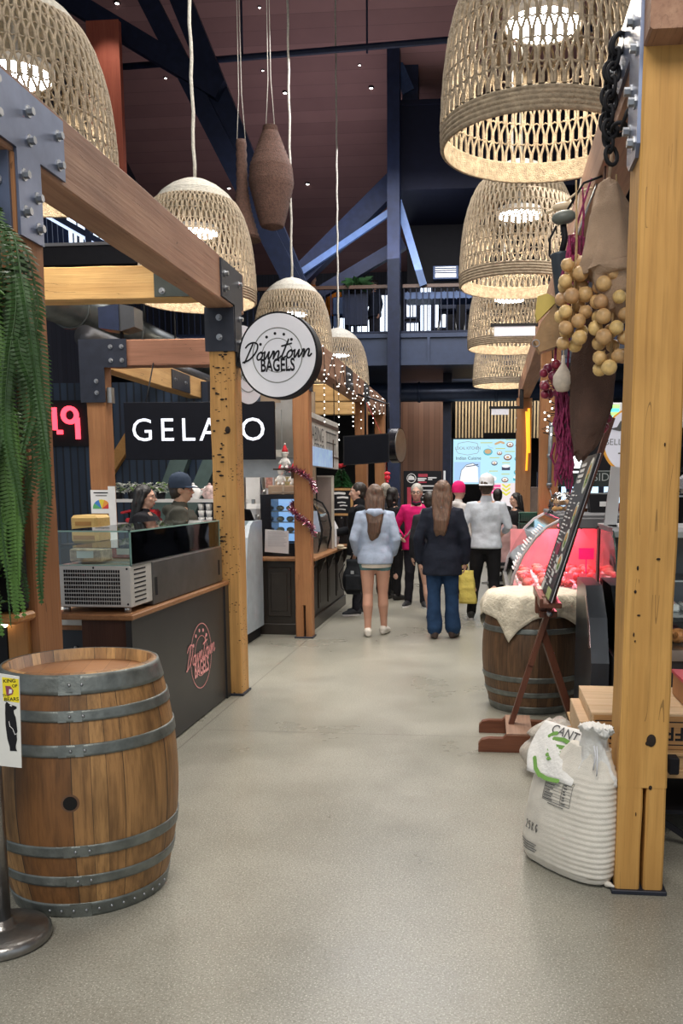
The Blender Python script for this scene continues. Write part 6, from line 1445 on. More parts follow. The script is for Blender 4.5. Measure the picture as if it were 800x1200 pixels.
b = MB(); b.prism([(.0, 0), (.072, -.01), (.09, .33), (.03, .34)], (.68, 5.25, 1.386), X3, Z3, -.02); b.bb(.70, .76, 5.25, 5.35, 1.376, 1.39); one('white_upright_board', b, M_WHITE, 'narrow white board standing on the counter left of the golden post', 'board', (.72, 5.26, 1.376))
# wire shelf and racks at the right edge
b = MB()
for z in (1.55, 1.72, 1.9): 
    b.bb(1.0, 2.6, 6.4, 6.42, z, z + .012); b.bb(1.0, 2.6, 6.7, 6.72, z, z + .012)
    for k in range(20): b.bb(1.0 + k * .08, 1.008 + k * .08, 6.4, 6.72, z, z + .006)
for x in (1.0, 1.8, 2.6): b.bb(x - .012, x + .012, 6.4, 6.424, 0, 2.1); b.bb(x - .012, x + .012, 6.7, 6.724, 0, 2.1)
for k in range(8): b.beam((1.05 + k * .1, 6.4, 1.73), (1.15 + k * .1, 6.4, 1.9), .008, .008)
one('wire_rack', b, M_BLACK, 'black wire rack seen past the right edge of the golden post', 'rack', (1.8, 6.55, 0))
for i, (x, c_) in enumerate(((1.25, M_PAPER), (1.45, plain('silver_pack', (.5, .5, .53), .3, .5)), (1.65, M_PAPER), (1.85, MC['pale_ham']))):
    b = MB(); b.box((x, 6.55, 1.63), (.16, .2, .13), 0, None, .03); b.bb(x - .05, x + .05, 6.449, 6.45, 1.6, 1.66, 1); one('food_pack', b, [c_, MC['grey_black_print']], 'food pack on the lower shelf of the black wire rack, %s from the left' % posw[i], 'pack', (x, 6.55, 1.565), 'packs on the wire rack')
b = MB(); b.bb(1.1, 2.6, 6.2, 6.23, 2.0, 3.0, 0, .005); b.bb(1.14, 2.56, 6.195, 6.2, 2.04, 2.96, 1); b.tube([(1.2, 6.22, 3.0), (1.2, 6.22, 3.2)], .01, 6); one('hanging_whiteboard', b, [M_INOX, M_WHITE], 'white hanging panel at the right edge past the golden post', 'panel', (1.8, 6.2, 2.0))
# ---- curved glass meat case with pink light
t = thing('curved_meat_case', 'curved glass meat case glowing pink behind the barrel', 'display case', (.7, 8.0, 0))
pf = [(.19, .78), (.22, .92), (.29, 1.08), (.38, 1.21), (.47, 1.30), (.58, 1.36), (.92, 1.37)]
b = MB(); b.bb(.22, 1.15, 7.0, 8.9, 0, .70, 0); b.bb(.17, 1.15, 6.98, 8.92, .70, .78, 1); b.bb(1.12, 1.15, 7.0, 8.9, .78, 1.36, 0); b.build('body', [M_BLACK, M_DINOX], t)
b = MB()
for i in range(5):
    (xa, za), (xb, zb) = pf[i], pf[i + 1]; b.add([(xa, 7.0, za), (xa, 8.9, za), (xb, 8.9, zb), (xb, 7.0, zb)], [[0, 1, 2, 3]], 0, True)
b.build('curved_glass', glass('pinkish_glass', (1, .9, .92), .25, .05), t)
b = MB(); b.prism(pf + [(1.12, 1.37), (1.12, .78)], (0, 7.0, 0), X3, Z3, .006); b.build('end_glass', M_GLASS, t)
for yy in (6.995, 8.9): b = MB(); b.tube([(x, yy, z) for x, z in pf], .012, 8); b.build('glass_rim', plain('pale_rim', (.45, .40, .42), .3), t)
b = MB(); b.bb(.56, 1.15, 6.98, 8.92, 1.365, 1.40, 0, .01); b.bb(.56, 1.15, 6.97, 7.0, 1.29, 1.375, 0, .01); b.build('top_board', plain('dark_grey_top', (.12, .12, .13), .4), t)
b = MB(); b.bb(.62, .68, 7.05, 8.85, 1.33, 1.362); b.build('pink_tube_light', glow('pink_tube', (1, .16, .25), 9), t)
b = MB(); b.bb(1.1, 1.118, 7.02, 8.88, .80, 1.36); b.bb(.24, 1.1, 8.86, 8.88, .8, 1.2); b.build('inner_back', plain('pink_inner_panel', (.75, .28, .30), .4), t)
b = MB(); b.beam((.62, 7.35, 1.34), (1.05, 7.35, .86), .03, .12); b.beam((.86, 8.1, 1.34), (1.1, 8.1, .9), .03, .1); b.build('inner_strut', MC['pink_inner_panel'], t)
d = bpy.data.lights.new('pink_case_light', 'AREA'); d.shape = 'RECTANGLE'; d.size = .12; d.size_y = 1.7; d.energy = 26; d.color = (1, .16, .24); o = bpy.data.objects.new('pink_case_light', d); COL.objects.link(o); o.location = (.65, 7.95, 1.325); o.parent = t; o.location = Vector((.65, 7.95, 1.325)) - t.location
b = MB(); b.bb(.22, 1.1, 7.02, 8.88, .78, .80); b.build('deck', M_INOX, t)
rg = random.Random(41); k = 0
for j in range(4):
    for i in range(5):
        x = .33 + i * .15; y = 7.16 + j * .42; b = MB()
        b.box((x, y, .815), (.13, .3, .022), 0, None, .006)
        for q in range(5): b.ell((x + rg.uniform(-.03, .03), y - .11 + q * .055, .845 + rg.uniform(0, .02)), (rg.uniform(.035, .05), .04, rg.uniform(.022, .035)), 10, 7, 1)
        one('meat_tray', b, [M_WHITE, plain('pink_meat_%d' % (k % 3), ((.55, .12, .10), (.60, .22, .17), (.45, .06, .06))[k % 3], .4, 0, .4, 25)], 'heaped meat tray in the curved case, %s row from the front, %s from aisle' % (posw[j], posw[i]), 'tray', (x, y, .8), 'meat trays in the curved case'); k += 1
for i in range(5):
    x = .52 + i * .11; b = MB(); b.prism([(0, 0), (.06, 0), (.06, .05), (0, .05)], (x, 7.07 + .03 * i, .88), X3, Z3, .002); b.bb(x + .027, x + .033, 7.07 + .03 * i, 7.073 + .03 * i, .80, .88); one('price_tag', b, plain('pink_tag', (.9, .3, .4), .6), 'small pink price tag in the curved meat case, %s from the aisle' % posw[i], 'tag', (x, 7.07, .8), 'price tags in the curved meat case')
b = MB(); b.box((.80, 7.2, 1.08), (.12, .004, .09)); b.bb(.795, .805, 7.2, 7.203, .8, 1.06); one('star_price_card', b, plain('magenta_card', (.85, .02, .25), .6, emit=.2), 'bright magenta card standing among the meat in the curved case', 'tag', (.8, 7.2, .8))
for i, (z0, z1, dx) in enumerate(((.98, 1.2, 0), (1.2, 1.3, 0))):
    pass
b = MB(); P_ = pf
for (i, v0, v1, y0, y1) in ((1, .1, .9, 7.25, 7.7), (2, .2, .9, 7.2, 7.9), (3, .1, .8, 7.3, 7.8)):
    (xa, za), (xb, zb) = pf[i], pf[i + 1]
    for q in range(5):
        f = .15 + q * .17; x = xa + (xb - xa) * f - .006; z = za + (zb - za) * f + .004; b.tube([(x, y0, z), (x, y0 + (y1 - y0) * rg.uniform(.4, 1), z)], .008, 4)
b.build('white_glass_glints', M_WHITE, t)  # white scribbles stand for reflections on the curved glass
# things on top of the meat case
t = thing('cookie_bag', 'clear bag of golden cookies on top of the curved meat case', 'food bag', (.65, 7.35, 1.4))
rg = random.Random(4)
for k in range(10):
    q = MB(); q.ell((.56 + (k % 5) * .04 + rg.uniform(-.01, .01), 7.3 + rg.uniform(-.03, .06), 1.435 + (k // 5) * .05), (.032, .03, .022), 10, 7, rot=Matrix.Rotation(rg.uniform(-.8, .8), 3, 'X')); q.build('cookie', M_BREAD, t)
b = MB(); rr = []
for i in range(12):
    v = i / 11; r = 1.0 - .15 * v - .35 * max(0, v - .7) / .3; rr.append([Vector((.63 + r * .125 * math.copysign(abs(math.cos(2 * PI * k / 28)) ** .6, math.cos(2 * PI * k / 28)) + .012 * math.sin(k * 3 + i), 7.35 + r * .10 * math.copysign(abs(math.sin(2 * PI * k / 28)) ** .6, math.sin(2 * PI * k / 28)), 1.401 + v * .16 + .008 * math.sin(k * 2.1))) for k in range(28)])
b.rings(rr, 0, True, True); b.build('clear_wrap', glass('clear_wrap', (.96, .96, .97), .35, .15), t)
def dark_bottle(x, y, z, lab, col):
    b = MB(); b.lathe([(0, 0), (.03, 0), (.032, .01), (.032, .11), (.014, .15), (.013, .18), (.016, .185), (.016, .2), (0, .2)], 18, (x, y, z)); b.lathe([(.0325, .03), (.0325, .09)], 18, (x, y, z), 1); one('sauce_bottle', b, [col, M_PAPER], lab, 'bottle', (x, y, z), 'bottles on the meat case')
dark_bottle(.74, 7.75, 1.4, 'dark sauce bottle behind the cookie bag', M_BLACKG); dark_bottle(.83, 7.75, 1.4, 'dark sauce bottle next to the menu board on the meat case', plain('brown_glass', (.08, .03, .01), .15))
b = MB(); b.prism([(.86, 1.40), (1.06, 1.40), (1.08, 1.55), (.84, 1.55)], (0, 7.5, 0), X3, Z3, -.2); b.bb(.93, 1.0, 7.495, 7.5, 1.45, 1.49, 1); one('black_basket', b, [M_BLACK, M_WHITE], 'black tub with white lettering on the meat case right of the menu board', 'basket', (.95, 7.6, 1.4))
b = MB(); b.bb(.75, 2.2, 8.2, 8.5, 1.52, 1.555, 0); b.bb(.8, .83, 8.3, 8.4, 1.4, 1.52); b.bb(1.8, 1.83, 8.3, 8.4, 0, 1.52); one('steel_shelf', b, M_INOX, 'stainless shelf line crossing behind the menu board', 'shelf', (1.4, 8.35, 1.4))
b = MB(); b.ell((1.12, 7.5, 1.44), (.05, .06, .04)); b.ell((1.16, 7.52, 1.48), (.05, .04, .04)); b.ell((1.18, 7.46, 1.43), (.04, .05, .03)); b.bb(1.06, 1.22, 7.42, 7.58, 1.376, 1.402); one('purple_sausage', b, plain('purple_sausage_skin', (.15, .015, .05), .4, 0, .3, 20), 'purple sausage coils beside the black tub', 'sausage', (1.13, 7.5, 1.4))
# green crates stack on a stand
b = MB(); b.bb(.30, .60, 9.6, 9.9, 0, 1.12, 0); b.bb(.28, .62, 9.58, 9.92, 1.08, 1.13, 1); b.bb(.34, .56, 9.595, 9.6, .1, .5, 1); one('dark_stand', b, [M_BLACK, M_DINOX], 'dark stand under the green crates behind the meat case', 'stand', (.45, 9.75, 0))
for i in range(2):
    t = thing('green_crate', ('lower', 'upper')[i] + ' green plastic crate of the stack beside the far timber post', 'crate', (.45, 9.75, 1.132 + i * .11), 'stacked green crates')
    z = 1.132 + i * .11; b = MB(); b.bb(.355, .545, 9.62, 9.63, z, z + .1); b.bb(.355, .545, 9.87, 9.88, z, z + .1); b.bb(.355, .365, 9.62, 9.88, z, z + .1); b.bb(.535, .545, 9.62, 9.88, z, z + .1); b.bb(.36, .54, 9.62, 9.88, z, z + .008); b.bb(.35, .55, 9.615, 9.885, z + .088, z + .1); b.build('shell', M_GCRATE, t)
    q = MB()
    for k in range(8): q.bb(.366 + k * .023, .37 + k * .023, 9.612, 9.62, z + .01, z + .085)
    for k in range(2): q.bb(.36, .54, 9.612, 9.62, z + .03 + k * .03, z + .034 + k * .03)
    q.build('lattice', plain('dark_green_rib', (.006, .05, .035), .5), t)
# black drawers cabinet with chrome lines in the aisle end
t = thing('bench_seat', 'black bench with pale ledges where the person in pink sits', 'bench', (.25, 12.6, 0))
b = MB(); b.bb(.05, .55, 12.4, 12.9, .0, .53, 0); b.bb(.02, .58, 12.38, 12.92, .53, .57, 0); b.build('body', M_BLACK, t)
b = MB(); b.bb(.0, .58, 12.34, 12.4, .50, .53); b.bb(-.05, .58, 12.3, 12.4, .28, .31); b.build('ledge', M_INOX, t)
q = MB(); q.ell((.2, 12.39, .18), (.03, .02, .04)); q.ell((.2, 12.39, .42), (.03, .02, .03)); q.build('handle', M_INOX, t)

# ---- hanging produce
M_ONION = plain('golden_onion', (.58, .38, .17), .45, 0, .25, 25, .1); M_RONION = plain('red_onion', (.20, .018, .05), .35, 0, .4, 30, .2); M_HUSK = plain('magenta_husk', (.25, .02, .09), .7, 0, .5, 40, .6)
def vary(m, amt):
    n = m.node_tree.nodes; l = m.node_tree.links; b = n['Principled BSDF']; src = b.inputs['Base Color'].links[0].from_socket
    oi = n.new('ShaderNodeObjectInfo'); hs = n.new('ShaderNodeHueSaturation'); l.new(src, hs.inputs['Color'])
    l.new(mth(n, l, 'ADD', mth(n, l, 'MULTIPLY', oi.outputs['Random'], amt), 1 - amt / 2), hs.inputs['Value']); l.new(mth(n, l, 'ADD', mth(n, l, 'MULTIPLY', oi.outputs['Random'], .03), .485), hs.inputs['Hue'])
    l.new(hs.outputs[0], b.inputs['Base Color'])
vary(M_ONION, .5); vary(M_RONION, .6)
def onion_mesh(mat, nm, r):
    b = MB(); b.lathe([(0, -1.0), (.25, -.97), (.62, -.78), (.92, -.38), (1.0, .05), (.86, .5), (.5, .82), (.2, 1.02), (.1, 1.25), (.06, 1.4), (0, 1.4)], 16); b.v = [p * r for p in b.v]; q = b.build(nm, mat, None); me = q.data; bpy.data.objects.remove(q); return me
ME_O = onion_mesh(M_ONION, 'onion', .035); ME_R = onion_mesh(M_RONION, 'red_onion', .026)
def braid(label, x, y, ztop, pts, me, mat_st, nm):
    t = thing('onion_braid', label, 'onion braid', (x, y, ztop), 'onion braids hung on the beam')
    rg = random.Random(int(x * 1000))
    zl = min(p[2] for p in pts)
    b = MB(); b.tube([(x, y, ztop), (x + .01, y + .01, (ztop + zl) / 2 + .1), (x, y, zl + .03)], [.004, .006, .008], 6); b.build('stalk', mat_st, t)
    for p in pts:
        o = bpy.data.objects.new(nm, me); COL.objects.link(o); o.parent = t; o.location = Vector(p) - t.location
        dv = (Vector((x, y, p[2] + .07)) - Vector(p)).normalized(); o.rotation_euler = dv.to_track_quat('Z', 'Y').to_euler(); s_ = rg.uniform(.88, 1.1); o.scale = (s_, s_, s_ * .95)
    return t
rg = random.Random(19)
def cluster(x, y, z0, z1, n, r, rr):
    P = []
    tries = 0
    while len(P) < n and tries < 6000:
        tries += 1; f = rg.random(); z = z0 + (z1 - z0) * f; a = rg.uniform(-PI, PI); q = r * (.75 + .35 * math.sin(f * PI)); p = Vector((x + q * math.cos(a), y + q * math.sin(a), z))
        if all((p - o).length > rr * 1.82 for o in P): P.append(p)
    return P
st = plain('dry_stalk', (.40, .28, .14), .8, 0, .3, 40)
braid('braid of golden onions nearest the golden post', .555, 4.24, 2.98, cluster(.555, 4.24, 2.14, 2.60, 40, .066, .034), ME_O, st, 'onion')
braid('braid of golden onions left of the one beside the golden post', .385, 4.30, 2.98, cluster(.385, 4.30, 2.24, 2.62, 26, .052, .034), ME_O, st, 'onion')
braid('longest hanging braid of red onions below the brown hood, lowest cluster', .56, 4.75, 2.4, cluster(.56, 4.75, 1.88, 2.1, 22, .055, .026), ME_R, M_HUSK, 'red_onion')
braid('braid of red onions behind the dark canister', .455, 4.72, 3.08, cluster(.455, 4.72, 2.62, 2.85, 16, .05, .026), ME_R, M_HUSK, 'red_onion')
braid('braid of red onions below the tan leather pouch', .345, 4.85, 2.6, cluster(.345, 4.85, 2.08, 2.24, 14, .055, .026), ME_R, M_HUSK, 'red_onion')
b = MB(); rg = random.Random(33)
for (x, y, z0, z1) in ((.415, 4.52, 2.80, 2.55), (.40, 4.52, 2.80, 2.42), (.42, 4.55, 2.74, 2.40), (.405, 4.75, 2.15, 1.55), (.39, 4.78, 2.2, 1.68)):
    for k in range(46):
        xx = x + rg.uniform(-.038, .038); yy = y + rg.uniform(-.03, .03); zz = rg.uniform(z1 + .1, z0); b.tube([(xx, yy, zz), (xx + rg.uniform(-.02, .02), yy, zz - .07), (xx + rg.uniform(-.025, .025), yy, zz - .14)], [.006, .008, .003], 4, cap=False)
for zz in (2.15, 2.72): b.tube([(.40, 4.7, zz), (.43, 4.72, 2.9), (.5, 4.75, 3.13)], .006, 5)
tag(one('husk_bunch', b, M_HUSK, 'long ragged bunch of magenta onion husks hanging below the onions', 'onion husks', (.41, 4.7, 2.7)))
b = MB(); b.lathe([(0, -.06), (.03, -.055), (.05, -.02), (.048, .02), (.025, .055), (.01, .08), (.008, .12), (0, .12)], 18, (.375, 4.65, 2.14)); b.tube([(.375, 4.65, 2.24), (.39, 4.7, 2.6), (.45, 4.75, 3.13)], .004, 5); one('garlic_bulb', b, plain('garlic_white', (.66, .58, .48), .6, 0, .15, 30), 'white garlic bulb hanging among the red onions', 'garlic', (.375, 4.65, 2.14))
# burlap hood, dark cone sack
M_BURL = plain('burlap', (.40, .28, .19), .85, 0, .18, 8, .4, 160)
def drape(b, c, levels, n=56, seed=0, amp=.1, mi=0):
    rr = []
    for i, (z, rx, ry, dx, dy) in enumerate(levels):
        rr.append([Vector((c[0] + dx + rx * math.cos(2 * PI * k / n) * (1 + amp * math.sin(k * 5 * 2 * PI / n + seed + i * .3) + amp * .5 * math.sin(k * 11 * 2 * PI / n + i * .5)), c[1] + dy + ry * math.sin(2 * PI * k / n) * (1 + amp * math.sin(k * 4 * 2 * PI / n + seed)), z + .012 * math.sin(k * 3 * 2 * PI / n + i))) for k in range(n)])
    b.rings(rr, mi, True, True)
def dense(L, m=4):
    out = []
    for a, c_ in zip(L, L[1:]):
        for q in range(m): f = q / m; f = f * f * (3 - 2 * f); out.append(tuple(x + (y_ - x) * f for x, y_ in zip(a, c_)))
    out.append(L[-1]); return out
b = MB(); drape(b, (.535, 4.26), dense([(z - .10, *r_) for z, *r_ in [(3.06, .015, .02, -.01, 0), (3.03, .05, .06, -.01, 0), (2.93, .085, .10, 0, 0), (2.80, .105, .12, .005, 0), (2.70, .125, .13, .005, 0), (2.665, .13, .135, .005, 0), (2.65, .10, .11, .02, 0), (2.58, .085, .09, .035, 0), (2.50, .05, .06, .05, 0), (2.46, .015, .02, .06, 0)]]), amp=.12)
b.tube([(.525, 4.26, 2.95), (.54, 4.26, 3.14)], .008, 6); hood = one('burlap_hood', b, M_BURL, 'brown burlap sack hung like a hood over the golden onions', 'sack', (.535, 4.28, 3.06))
b = MB(); drape(b, (.52, 4.62), dense([(2.55, .02, .03, 0, 0), (2.45, .07, .06, 0, 0), (2.25, .11, .07, .01, 0), (2.0, .10, .06, 0, 0), (1.87, .075, .05, -.02, 0), (1.78, .045, .04, -.04, 0), (1.74, .012, .02, -.05, 0)]), seed=2, amp=.08); b.tube([(.52, 4.62, 2.54), (.55, 4.6, 3.14)], .006, 5); one('brown_sack', b, plain('dark_burlap', (.10, .055, .04), .9, 0, .2, 8, .5, 150), 'dark brown sacking hanging below the golden onions', 'sack', (.52, 4.62, 2.5))
# canister with pump head
t = thing('metal_canister', 'grey metal canister with a knob handle hanging left of the burlap hood', 'canister', (.375, 4.72, 2.52))
ax = Matrix.Rotation(R_(-8), 3, 'Y')
b = MB(); b.lathe([(0, 0), (.042, 0), (.045, .01), (.045, .245), (.048, .25), (.048, .26), (.03, .265), (0, .265)], 28, (.385, 4.72, 2.51), rot=ax); b.build('body', plain('slate_grey_metal', (.055, .07, .09), .45, .4), t)
b = MB(); b.tube([(.36, 4.72, 2.77), (.375, 4.72, 2.84), (.36, 4.72, 2.93)], .016, 10); b.build('neck', M_BLACK, t)
b = MB(); b.ell((.365, 4.70, 2.935), (.062, .04, .034), 20, 12, rot=ax); b.build('knob', plain('grey_green_knob', (.12, .135, .12), .45), t)
b = MB(); b.tube([(.33, 4.72, 2.90), (.30, 4.72, 2.84), (.30, 4.72, 2.76), (.335, 4.72, 2.72)], .006, 8); b.build('carry_loop', M_BLACK, t)
b = MB(); b.tube([(.38, 4.72, 2.97), (.46, 4.72, 3.10), (.55, 4.72, 3.13)], .006, 6); b.build('hook', M_BLACK, t)
b = MB(); b.ell((.375, 4.95, 3.06), (.055, .03, .022), 16, 10, rot=ax); b.tube([(.335, 4.95, 3.045), (.29, 4.95, 3.03)], .008, 6); b.tube([(.375, 4.95, 3.07), (.45, 4.95, 3.13), (.54, 4.95, 3.15)], .006, 6); one('wooden_grip', b, plain('cream_wood', (.62, .5, .34), .5), 'cream wooden mallet above the canister knob', 'grip', (.375, 4.95, 3.06))  # cream oval knob of a hanging handle
# leather pouch
t = thing('leather_pouch', 'tan leather pouch or clog hanging at the left of the produce', 'pouch', (.33, 4.85, 2.45))
b = MB(); b.prism([(.265, 2.30), (.40, 2.345), (.415, 2.58), (.35, 2.555), (.27, 2.45), (.235, 2.36)], (0, 4.80, 0), X3, Z3, -.10); b.build('body', plain('tan_leather', (.33, .20, .09), .6, 0, .25, 12, .2), t)
b = MB(); b.prism([(.25, 2.46), (.33, 2.54), (.36, 2.565), (.30, 2.60), (.25, 2.585), (.24, 2.5)], (0, 4.83, 0), X3, Z3, -.06); b.build('yellow_lining', plain('yellow_cloth', (.62, .48, .12), .7), t)
b = MB(); b.tube([(.245 + .018 * math.cos(a), 4.80, 2.345 + .018 * math.sin(a)) for a in [2 * PI * k / 14 for k in range(14)]], .003, 5, True); b.tube([(.4, 4.85, 2.56), (.45, 4.85, 2.9), (.54, 4.85, 3.14)], .005, 5); b.build('ring', M_BOLT, t)
# chain over the beam
t = thing('black_chain', 'heavy black chain draped over the right overhead beam', 'chain', (.5, 3.95, 3.2))
def chain(pts):
    for i, (p, q) in enumerate(zip(pts, pts[1:])):
        p, q = Vector(p), Vector(q); d = (q - p); L = d.length; d.normalize(); s_ = d.orthogonal().normalized(); s_ = (Matrix.Rotation(PI / 2 * (i % 2) + .4, 3, d) @ s_); c_ = (p + q) / 2
        ring = [c_ + d * math.cos(a) * L * .72 + s_ * math.sin(a) * .026 for a in [2 * PI * k / 14 for k in range(14)]]
        b2 = MB(); b2.tube(ring, .0085, 6, True); b2.build('link', M_BLACK, t)
chain([(.51, 3.93, 3.40), (.488, 3.93, 3.35), (.478, 3.93, 3.30), (.472, 3.93, 3.25), (.468, 3.92, 3.20), (.466, 3.92, 3.15), (.464, 3.92, 3.10), (.466, 3.92, 3.05), (.472, 3.92, 3.0)])
chain([(.505, 3.83, 3.36), (.49, 3.84, 3.31), (.482, 3.85, 3.26), (.478, 3.85, 3.21), (.476, 3.86, 3.16), (.474, 3.87, 3.11), (.472, 3.88, 3.06), (.474, 3.88, 3.01), (.48, 3.88, 2.96), (.49, 3.88, 2.91)])
chain([(.474, 3.9, 3.03), (.495, 3.85, 3.01), (.515, 3.8, 3.02), (.522, 3.75, 3.04)])
b = MB(); b.bb(.72, 3.2, 7.97, 8.09, 3.2, 3.36); struct('beam_right_stall', b, M_STEEL, 'dark cross beam over the right stalls')
b = MB(); b.bb(.72, 3.6, 11.97, 12.09, 3.28, 3.42); b.bb(3.4, 3.6, 11.97, 12.09, 0, 3.3); struct('beam_right_stall_far', b, M_STEEL, 'second dark cross beam over the right stalls')
# ---- background signs on the right
t = thing('round_cafe_sign', 'round white sign with orange rim partly hidden by the golden post', 'sign', (1.3, 8.0, 2.0))
b = MB(); b.disc((1.30, 8.0, 2.005), X3, Z3, .30, -.06, 56); b.build('rim', plain('orange_rim', (.75, .35, .04), .45, emit=.2), t)
b = MB(); b.disc((1.30, 8.0, 2.005), X3, Z3, .285, .004, 56); b.build('face', plain('cool_white_face', (.66, .66, .74), .5, 0, .03, emit=.25), t)
b = MB(); b.text('BELL', .075, (1.015, 8.0, 1.995), X3, Z3, .006, align='LEFT', bold=-.005); b.prism([(1.06, 2.11), (1.12, 2.125), (1.15, 2.18), (1.19, 2.13), (1.24, 2.10), (1.14, 2.09)], (0, 7.997, 0), X3, Z3, .006); b.stroke([(1.14, 1.90), (1.24, 1.90)], .012, (0, 8, 0), X3, Z3, .006)
b.v = b.v; b.build('print', MC['grey_black_print'], t)
b = MB(); b.tube([(1.3, 8.03, 2.3), (1.3, 8.03, 3.2)], .012, 6); b.build('hanging_rod', M_BLACK, t)
t = thing('striped_screen', 'small teal and green lit screen under the red onions', 'screen', (1.5, 12, 2.47))
b = MB(); b.bb(1.28, 1.74, 12.0, 12.06, 2.47, 2.70, 0, .008); b.tube([(1.5, 12.03, 2.7), (1.5, 12.03, 3.3)], .015, 6); b.build('casing', M_WHITE, t)
b = MB()
for k in range(4): b.prism([(1.30, 2.49 + k * .047), (1.70, 2.49 + k * .047), (1.70, 2.53 + k * .047), (1.30, 2.53 + k * .047)], (0, 12, 0), X3, Z3, .003, k % 2)
b.build('display', [glow('teal_glow', (.1, .8, .75), 1.0), glow('lime_glow', (.35, .8, .2), 1.0)], t)
t = thing('dark_shop_sign', 'black shop sign with a glowing white emblem right of the far posts', 'sign', (1.5, 13, 1.5))
b = MB(); b.bb(.98, 2.3, 13.0, 13.06, 1.62, 2.56, 0); b.bb(.98, 2.3, 12.98, 13.0, 1.62, 1.85, 1); b.build('panel', [M_BLACK, plain('green_black', (.012, .022, .02), .4)], t)
b = MB(); b.prism([(1.15, 1.88), (1.33, 1.88), (1.35, 1.96), (1.32, 2.03), (1.27, 2.0), (1.24, 2.06), (1.2, 2.02), (1.15, 2.04)], (0, 13, 0), X3, Z3, .01); b.bb(1.16, 1.34, 12.97, 12.98, 1.815, 1.84); b.build('emblem', glow('white_emblem', (.95, .97, 1), 1.6), t)
b = MB(); b.text('SIDE', .16, (1.66, 12.98, 1.75), X3, Z3, .004, bold=-.01); b.stroke([(1.35, 1.84), (1.8, 1.84)], .008, (0, 12.98, 0), X3, Z3, .004); b.build('lettering', plain('grey_letters', (.42, .45, .45), .5), t)
b = MB()
for x in (1.05, 2.2): b.bb(x - .02, x + .02, 13.05, 13.09, 0, 1.65)
for x in (1.1, 1.4, 1.8): b.tube([(x, 12.95, 2.62), (x, 13.0, 2.6), (x, 13.03, 2.56)], .01, 6); b.lathe([(.02, 0), (.035, -.04), (0, -.04)], 10, (x, 12.92, 2.62))
b.build('support', M_BLACK, t)
b = MB(); b.bb(.80, 1.3, 16.5, 16.9, 0, 1.62, 0, .006); b.bb(.82, 1.28, 16.49, 16.5, 1.0, 1.58, 1); one('brown_cabinet', b, [plain('taupe_cabinet', (.26, .20, .17), .6), plain('taupe_door', (.30, .23, .19), .6)], 'taupe cabinet in the far stall between the two right-hand posts', 'cabinet', (1.05, 16.7, 0))
wi += 1
for (x0, x1) in ((1.0, 1.5), (1.6, 2.1), (2.2, 2.9)):
    wi += 1; b = MB(); b.bb(x0, x1, 17.2, 17.25, 1.05, 1.8); b.bb(x0 - .05, x0, 17.18, 17.3, 0, 1.9, 1); b.bb(x1, x1 + .05, 17.18, 17.3, 0, 1.9, 1); struct('window_%d' % wi, b, [glow('pale_blue_daylight', (.55, .75, .95), 1.0), M_NAVY], 'pale blue window in the far right stall')
b = MB(); b.bb(.98, 3.6, 17.3, 17.4, 0, 3.0); struct('wall_far_right', b, M_BLACK, 'dark wall of the far right stall')
# slat panel part on the right and small hanging signs
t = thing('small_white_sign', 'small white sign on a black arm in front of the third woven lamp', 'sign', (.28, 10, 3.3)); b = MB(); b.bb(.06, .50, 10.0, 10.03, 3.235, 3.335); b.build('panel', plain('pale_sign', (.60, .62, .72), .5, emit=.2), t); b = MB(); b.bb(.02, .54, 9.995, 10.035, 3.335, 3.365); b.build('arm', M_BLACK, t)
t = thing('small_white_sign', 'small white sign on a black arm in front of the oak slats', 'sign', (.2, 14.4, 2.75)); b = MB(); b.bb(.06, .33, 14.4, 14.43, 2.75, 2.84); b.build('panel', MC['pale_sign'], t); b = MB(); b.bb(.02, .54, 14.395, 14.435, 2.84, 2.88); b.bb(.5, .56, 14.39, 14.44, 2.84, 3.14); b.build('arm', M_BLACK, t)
b = MB(); b.tube([(.63, 9.17, 1.6), (.63, 9.17, 1.95), (.635, 9.17, 2.25)], [.02, .022, .022], 10); b.lathe([(.028, 0), (.028, .03)], 12, (.63, 9.17, 1.62), cap=True); b.lathe([(.03, 0), (.03, .04)], 12, (.63, 9.17, 1.9), cap=True); b.tube([(.63, 9.17, 1.62), (.66, 9.15, 1.5), (.68, 9.1, 1.36), (.7, 8.95, 1.36)], .006, 6); one('grey_conduit', b, plain('grey_conduit', (.22, .24, .26), .4, .5), 'grey conduit pipe with cable on the dark brown post', 'pipe', (.63, 9.17, 1.6))
t = thing('fairy_light_string', 'bundle of fairy lights hanging on the dark brown post behind the produce', 'fairy lights', (.62, 9.1, 2.6)); b = MB(); rg = random.Random(10); P = [(.62 + rg.uniform(-.08, .08), 9.12 + rg.uniform(-.04, .02), 2.85 - k * .018) for k in range(42)]; b.tube(P, .006, 4); b.tube([P[0], (.62, 9.15, 3.13)], .006, 4); b.build('wire', M_BLACK, t)
q0 = None
for p in P[::2]:
    if q0 is None: q = MB(); q.ell((0, 0, 0), .010, 6, 5); q0 = q.build('bulb', M_FAIRY, t, True); k = q0
    else: k = q0.copy(); COL.objects.link(k); k.parent = t
    k.location = Vector(p) - t.location
